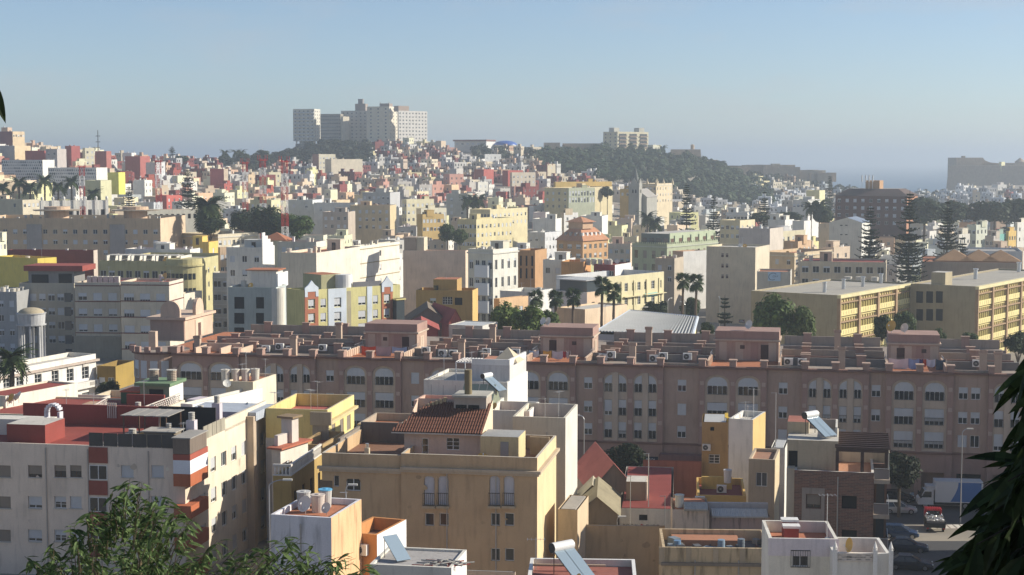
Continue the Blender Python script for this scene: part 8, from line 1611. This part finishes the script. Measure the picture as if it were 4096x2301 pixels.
# ---- vehicles
MTYRE = flat((.015, .015, .015), .9); MRIM = flat((.40, .40, .41), .35, .8); MCGL = flat((.012, .016, .020), .05, 0, .8, 'car_glass'); MLAMP = flat((.62, .62, .60), .15); MTAIL = flat((.35, .015, .012), .3)
WHL = {}
def wheel(parent, x, y, r):
    if r not in WHL:
        a = MB(); a.tube((0, -.11, 0), (0, .11, 0), r, 18, MTYRE); b = MB(); b.tube((0, -.125, 0), (0, .125, 0), r * .62, 12, MRIM); WHL[r] = (a.mesh('tyre'), b.mesh('rim'))
    o = link('wheel', WHL[r][0], parent, (x, y, r)); link('rim', WHL[r][1], o); return o
def car(label, loc, rz, c, kind='hatch', group='cars parked along the street'):
    e = tag(empty('parked_car', loc, rz), label, 'car', group); m = flat(c, .22, .3, .6, 'car_paint'); L, W_, Hb, Hr = (4.0, .84, .86, 1.46) if kind == 'hatch' else (4.5, .88, .88, 1.42)
    st = [(-.5, .30, .62, .80), (-.485, .22, .80, .92), (-.42, .19, .90, .98), (-.2, .18, .93, 1.0), (.12, .18, .92, 1.0), (.27, .18, .88, .99), (.40, .19, .76, .95), (.475, .24, .64, .86), (.5, .32, .52, .74)]
    mb = MB(); ring = []
    for (x, z0, z1, w_) in st:
        w2 = W_ * w_; ring.append([(x * L, -w2 * .93, z0), (x * L, -w2, (z0 + z1) * .5), (x * L, -w2 * .95, z1 - .06), (x * L, -w2 * .80, z1), (x * L, w2 * .80, z1), (x * L, w2 * .95, z1 - .06), (x * L, w2, (z0 + z1) * .5), (x * L, w2 * .93, z0)])
    for i in range(len(ring) - 1):
        for k in range(8): j = (k + 1) % 8; mb.face([ring[i][k], ring[i + 1][k], ring[i + 1][j], ring[i][j]][::-1], m)
    mb.face(ring[0], m); mb.face(ring[-1][::-1], m); mb.build('body', e, None, 0, True)
    rear, r0, r1, fr = ((-.47, -.40, .02, .25) if kind == 'hatch' else (-.40, -.24, .02, .24)); zb_, w0, w1 = .90, W_ * .90, W_ * .70
    lo_ = [(rear * L, -w0), (fr * L, -w0), (fr * L, w0), (rear * L, w0)]; hi = [(r0 * L, -w1), (r1 * L, -w1), (r1 * L, w1), (r0 * L, w1)]; g = MB()
    for i in range(4): j = (i + 1) % 4; g.face([(*lo_[i], zb_ - .03), (*lo_[j], zb_ - .03), (*hi[j], Hr - .05), (*hi[i], Hr - .05)], MCGL)
    g.build('glazing', e); g = MB(); g.box(r0 * L - .02, r1 * L + .03, -w1 - .02, w1 + .02, Hr - .07, Hr - .01, m); g.build('roof', e)
    for s_ in (-1, 1):
        p = MB()
        for a, b in ((lo_[0 if s_ < 0 else 3], hi[0 if s_ < 0 else 3]), (lo_[1 if s_ < 0 else 2], hi[1 if s_ < 0 else 2]), (((lo_[0][0] + lo_[1][0]) / 2 - .1, s_ * w0), ((hi[0][0] + hi[1][0]) / 2 - .1, s_ * w1))): p = MB(); p.tube((*a, zb_ - .05), (*b, Hr - .05), .045, 5, m); p.build('pillar', e)
        p = MB(); p.box(fr * L - .45, fr * L - .25, s_ * (w0 + .02), s_ * (w0 + .16), .92, 1.06, m); p.build('mirror', e)
        p = MB(); p.box(.455 * L, .488 * L, s_ * W_ * .45, s_ * W_ * .80, .58, .70, MLAMP); p.build('headlight', e); p = MB(); p.box(-.497 * L, -.475 * L, s_ * W_ * .55, s_ * W_ * .82, .66, .84, MTAIL); p.build('tail_light', e)
        for x in (-.31, .31): wheel(e, x * L, s_ * W_ * .88, .31)
    return e
def on_road(u, v, z=.06):
    g = G(u, v, z)
    for _ in range(3): g = G(u, v, tz(g.x, g.y) + z)
    return g
car('silver hatchback waiting in the street right of the brick building', on_road(3598, 2052), R(-6), (.50, .52, .54)); car('dark saloon parked behind the silver hatchback', on_road(3585, 2006), R(-9), (.012, .015, .025), 'saloon'); car('blue car, uppermost of the shaded row right of the brick building', on_road(3600, 2150), R(-10), (.035, .07, .15)); car('dark blue car in the middle of the shaded row', on_road(3625, 2205), R(-12), (.03, .05, .09), 'saloon'); car('dark car nearest the camera in the shaded row by the white terrace', on_road(3640, 2275), R(-12), (.035, .045, .065), 'saloon')
car('pale blue car nose left of the white box truck', on_road(3702, 1992), R(171), (.30, .40, .52))
for i, (u, v, c_, l) in enumerate(((2868, 1284, (.04, .05, .06), 'dark car parked in the square'), (2905, 1288, (.10, .22, .20), 'teal car in the square beside the flag'), (3040, 1275, (.06, .06, .07), 'dark car in the square by the white hoarding'), (2975, 1292, (.30, .30, .32), 'grey car in the square before the young araucaria'))): car(l, on_road(u, v), R(20 + i * 15), c_, 'hatch', 'cars in the square')
def box_truck(label, loc, rz, blue=True, L=5.6, hb=2.55):
    e = tag(empty('box_truck', loc, rz), label, 'truck'); w_ = flat((.66, .67, .68), .4); b = MB(); b.box(-L + 1.0, 1.0, -1.1, 1.1, .85, .85 + hb, w_); b.build('cargo_box', e)
    c = MB(); pr = [(1.15, .5), (2.95, .5), (3.0, 1.15), (2.75, 1.35), (2.25, 2.25), (1.15, 2.3)]
    for i in range(len(pr)): p, q_ = pr[i], pr[(i + 1) % len(pr)]; c.face([(p[0], -.98, p[1]), (q_[0], -.98, q_[1]), (q_[0], .98, q_[1]), (p[0], .98, p[1])][::-1], MCGL if i == 3 else w_)
    c.face([(p[0], -.98, p[1]) for p in pr], w_); c.face([(p[0], .98, p[1]) for p in pr][::-1], w_); c.build('cab', e)
    for s_ in (-1, 1):
        g = MB(); g.face([(1.4, s_ * .99, 1.4), (2.6, s_ * .99, 1.4), (2.2, s_ * .99, 2.1), (1.4, s_ * .99, 2.1)][::s_ * -1], MCGL); g.build('side_window', e); g = MB(); g.box(2.6, 2.75, s_ * 1.0, s_ * 1.3, 1.35, 1.75, MIRON); g.build('mirror', e); g = MB(); g.box(2.93, 3.02, s_ * .55, s_ * .9, .75, .95, MLAMP); g.build('headlight', e)
        for x in (2.1, -2.6): wheel(e, x, s_ * .85, .42)
        if blue:
            g = MB(); n = 14; pts = [(-.2 - .9 * math.sin(math.pi * t / n * .5) , .95 + (hb - .2) * t / n) for t in range(n + 1)]
            for t in range(n): g.face([(-L + 1.2, s_ * 1.108, pts[t][1]), (pts[t][0] - .6, s_ * 1.108, pts[t][1]), (pts[t + 1][0] - .6, s_ * 1.108, pts[t + 1][1]), (-L + 1.2, s_ * 1.108, pts[t + 1][1])][::s_ * -1], flat((.05, .16, .42), .4))
            g.build('blue_livery', e)
    g = MB(); g.box(-L + 1.2, 2.8, -.5, .5, .45, .8, MIRON); g.build('chassis', e); g = MB(); g.box(1.0, 2.0, -.9, .9, 2.3, 2.75, w_); g.build('wind_deflector', e); return e
box_truck('white box truck with a blue curved livery, cab to the left', on_road(3768, 2030), R(173)); box_truck('white truck box half hidden behind the blue-striped truck', on_road(3905, 1985), R(173), False, 5.0, 2.6)
e = tag(empty('flatbed_truck', on_road(3735, 2117), R(80)), 'small red flatbed truck seen from behind, loaded with silvery scrap', 'truck'); mr = flat((.42, .02, .03), .3)
q = MB(); q.box(.9, 2.3, -.95, .95, .55, 2.05, mr)
for i in range(7): q.box(1.0, 2.2, -.85 + i * .26, -.72 + i * .26, 2.05, 2.12, mr)
q.build('cab', e); q = MB(); q.box(.86, .9, -.7, .7, 1.35, 1.9, MCGL); q.build('rear_window', e); q = MB(); q.box(-2.4, .85, -1.05, 1.05, .7, .82, MIRON); q.box(-2.4, .85, -1.08, -1.02, .82, 1.4, MIRON); q.box(-2.4, .85, 1.02, 1.08, .82, 1.4, MIRON); q.box(-2.45, -2.38, -1.05, 1.05, .7, 1.2, MIRON); q.build('load_bed', e)
rr = random.Random(4); q = MB()
for i in range(220): p = Vector((rr.uniform(-2.3, .8), rr.uniform(-1, 1), 1.0 + rr.uniform(0, .75))); leafquad(q, p, rvec(rr) + Vector((0, 0, .6)), rr.uniform(.06, .16), MMETAL)
q.build('scrap_load', e)['kind'] = 'stuff'
q = MB(); q.box(-2.3, .84, -.95, .95, .83, 1.45, pl((.22, .21, .20))); q.build('load_core', e)
for s_ in (-1, 1):
    for x in (-1.6, 1.5): wheel(e, x, s_ * .85, .38)
    g = MB(); g.box(-2.48, -2.44, s_ * .75, s_ * 1.0, .55, .7, MTAIL); g.build('tail_light', e)
# ---- street lamps and poles
def lamp(label, u, v0, d, arm=1.6, ang=0, h=None):
    t = P(u, v0, d); zg = tz(t.x, t.y) - .05; Hh = t.z - zg; e = tag(empty('street_lamp', (t.x, t.y, zg), ang), label, 'street lamp', 'street lamps'); q = MB(); q.tube((0, 0, 0), (0, 0, Hh - .5), .08, 8, MMETAL, .05); n = 6
    for i in range(n): a0, a1 = i / n, (i + 1) / n; q.tube((arm * a0 ** 1.6, 0, Hh - .5 + .5 * math.sin(a0 * 1.57)), (arm * a1 ** 1.6, 0, Hh - .5 + .5 * math.sin(a1 * 1.57)), .045, 6, MMETAL)
    q.build('pole', e); q = MB(); q.box(arm - .1, arm + .65, -.14, .14, Hh - .06, Hh + .08, flat((.60, .58, .52), .4)); q.build('lamp_head', e)
lamp('curved-arm street lamp in front of the corner apartment block', 1076, 1920, 124, 1.2); lamp('slim street lamp in front of the pink block, centre', 2337, 1662, 182, .6, R(180)); lamp('slim street lamp in front of the pink block, right', 3850, 1716, 180, .6, R(0)); lamp('street lamp with a round globe head by the sheds', 2468, 2068, 143, .2); lamp('short street lamp before the left wing of the tan building', 1383, 1940, 126, .3)
for i, (u, v0, d) in enumerate(((2420, 1215, 300), (2560, 1230, 310), (2672, 1195, 325), (2880, 1190, 340), (2740, 1210, 335))): lamp('tall lamp post in the square, %s from the left' % ORD[i], u, v0, d, 1.2, R(30 * i))
def wirepole(label, u, v0, v1, d, r=.05, zb=None):
    t, b_ = P(u, v0, d), P(u, v1, d); zg = b_.z if zb is None else zb; q = MB(); q.tube((0, 0, 0), (0, 0, t.z - zg), r, 6, MMETAL, r * .7); q.tube((-.5, 0, t.z - zg), (.1, 0, t.z - zg), .03, 4, MMETAL); tag(q.build('pole', None, (t.x, t.y, zg)), label, 'pole')
wirepole('tall thin pole rising from the red workshop roof, left', 2522, 1905, 2110, 149, zb=F8.zb + 1); wirepole('tall thin pole at the right of the workshop roof', 2595, 1815, 1990, 151, zb=F8.zb + F8.R - .1); wirepole('thin pole before the workshop at the old house', 2660, 1985, 2110, 149, zb=F8.zb + 1); wirepole('thin pole left of the brick building penthouse', 3104, 1572, 1800, 160, zb=12); wirepole('thin pole above the bottom white house near the annexe', 1385, 1970, 2080, 120, zb=14)
for i, (u, v, z, hh, l) in enumerate(((1770, 1660, None, 3.0, 'comb aerial in front of the white house closets'), (2000, 1500, None, 2.2, 'aerial beside the pyramid skylight'), (1875, 1430, None, 2.4, 'thin aerial above the white pergola'))):
    aerial(wpt(W1, W1.f(u, 1560)[0], .6 + i, W1.R), hh, l)
for i, (u, v, yl, l, r_) in enumerate(((3565, 1325, True, 'yellow dish on the rightmost stair tower', .62), (3618, 1322, False, 'white dish on the rightmost stair tower', .5), (2998, 1315, False, 'white dish on the third stair tower', .5), (2178, 1300, False, 'left dish on the second stair tower', .45), (2198, 1300, False, 'right dish on the second stair tower', .45))):
    dish(wpt(PK, pkx(u, v, 11), 10.2, PK.H + 3.85), r_ * 1.2, l, yl, -50, 20)
for i, (b, x, y, yl, l) in enumerate(((YG, -6, 3, True, 'yellow dish on the olive-yellow block'), (LB, -2.5, 5, True, 'yellow dish on the banded block roof'), (L1, -24, 3, True, 'orange dish on the long brown-beige block'))): dish(wpt(b, x, y, b.R), .9, l, yl, -40, 25)
# people are absent; clutter on mid roofs
rk = random.Random(77); k = 0
for (b, a0, a1, dd_) in BLD:
    if 255 < dd_ < 470 and b.W > 5 and b.D > 5 and b.root.name.split('.')[0] in ('apartment_building', 'house') and k < 60:
        for j in range(rk.choice([1, 2, 3])):
            x, y = -rk.uniform(1, b.W - 1), rk.uniform(1, min(b.D, 9) - 1)
            if b in (LG, CB): continue
            lab = str(b.root['label'])
            what = rk.choice(['tank', 'dish', 'aerial']); nth = ORD[j]
            short = ' '.join(lab.split()[:9])
            if what == 'tank': tank(wpt(b, x, y, b.R), .55, 1.3, 'water tank (%s oddment) on the %s' % (nth, short), None, None, 'tanks on mid-town roofs')
            elif what == 'dish': dish(wpt(b, x, y, b.R), .55, 'satellite dish (%s oddment) on the %s' % (nth, short), rk.random() < .25, rk.uniform(-70, -10), 25, 'dishes on mid-town roofs')
            else: aerial(wpt(b, x, y, b.R), rk.uniform(2, 3.5), 'thin aerial (%s oddment) on the %s' % (nth, short), 'aerials on mid-town roofs')
            k += 1

# more of what gathers on near roofs and walls: aerials, cables, downpipes, damp patches
rn = random.Random(31)
for b, nm in ((F1, 'cream corner block'), (RT, 'red terrace house'), (F5, 'yellow building'), (W1, 'white stepped house'), (PH, 'pink-beige tank house'), (G2, 'grey-white party-wall block'), (WC, 'white townhouse'), (WS, 'white slab house')):
    pts = []
    for j in range(3):
        x, y = -rn.uniform(.6, b.W - .6), rn.uniform(1.0, min(b.D, 10) - .6); hh = rn.uniform(1.8, 3.4); pts.append((x, y, hh))
    pts.sort()
    for j, (x, y, hh) in enumerate(pts): aerial(wpt(b, x, y, b.R), hh, 'thin comb aerial on the %s, %s from the left' % (nm, ORD[j]), 'aerials on near roofs', rn.choice([3, 5, 7])).rotation_euler[2] = rn.uniform(0, 3)
MPIPE = pl((.46, .42, .37), .6, .7)
for b, xs in ((F1, (.16, .43, .62)), (F3, (.30, .66)), (F2, (.5,)), (G2, (.35, .8)), (F6, (.45,)), (W1, (.5,)), (LO, (.3, .7))):
    for t in xs:
        x = -b.W * t; q = MB(); q.tube((x, -.07, .2), (x, -.07, b.R - .1), .055, 6, MPIPE); q.build('downpipe', b.root)
for b, n in ((F1, 7), (F3, 8), (G2, 5), (F2, 6), (OW, 6), (OW2, 9), (LO, 9), (YW, 7)):          # patched render, a few mm proud
    for j in range(n):
        x, z, r0 = -rn.uniform(.5, b.W - .5), rn.uniform(b.H * .35, b.H - .9), rn.uniform(.12, .4); k = rn.uniform(.72, 1.12); bc = b.m.node_tree.nodes['Group'].inputs[0].default_value if 'Group' in b.m.node_tree.nodes else (.4, .4, .4, 1)
        q = MB(); m_ = 9; q.face([(x + r0 * rn.uniform(.6, 1.3) * math.cos(6.283 * i / m_), -.006, z + r0 * rn.uniform(.5, 1.1) * math.sin(6.283 * i / m_)) for i in range(m_)], pl(tuple(round(min(.75, bc[i] * k), 2) for i in range(3)), 1.2)); q.build('render_patch', b.root)

byl = {}
for o in col.objects:
    if o.parent is None and 'label' in o: byl.setdefault(o['label'], []).append(o)
for lab, os_ in byl.items():
    if len(os_) > 1:
        os_.sort(key=lambda o: o.location.x / max(1, o.location.y)); ws_ = lab.split()[:13]
        for i, o in enumerate(os_): o['group'] = 'look-alikes: ' + ' '.join(ws_[:6]); o['label'] = ' '.join(ws_) + (', the left one' if i == 0 else ', the right one' if i == len(os_) - 1 else ', a middle one')
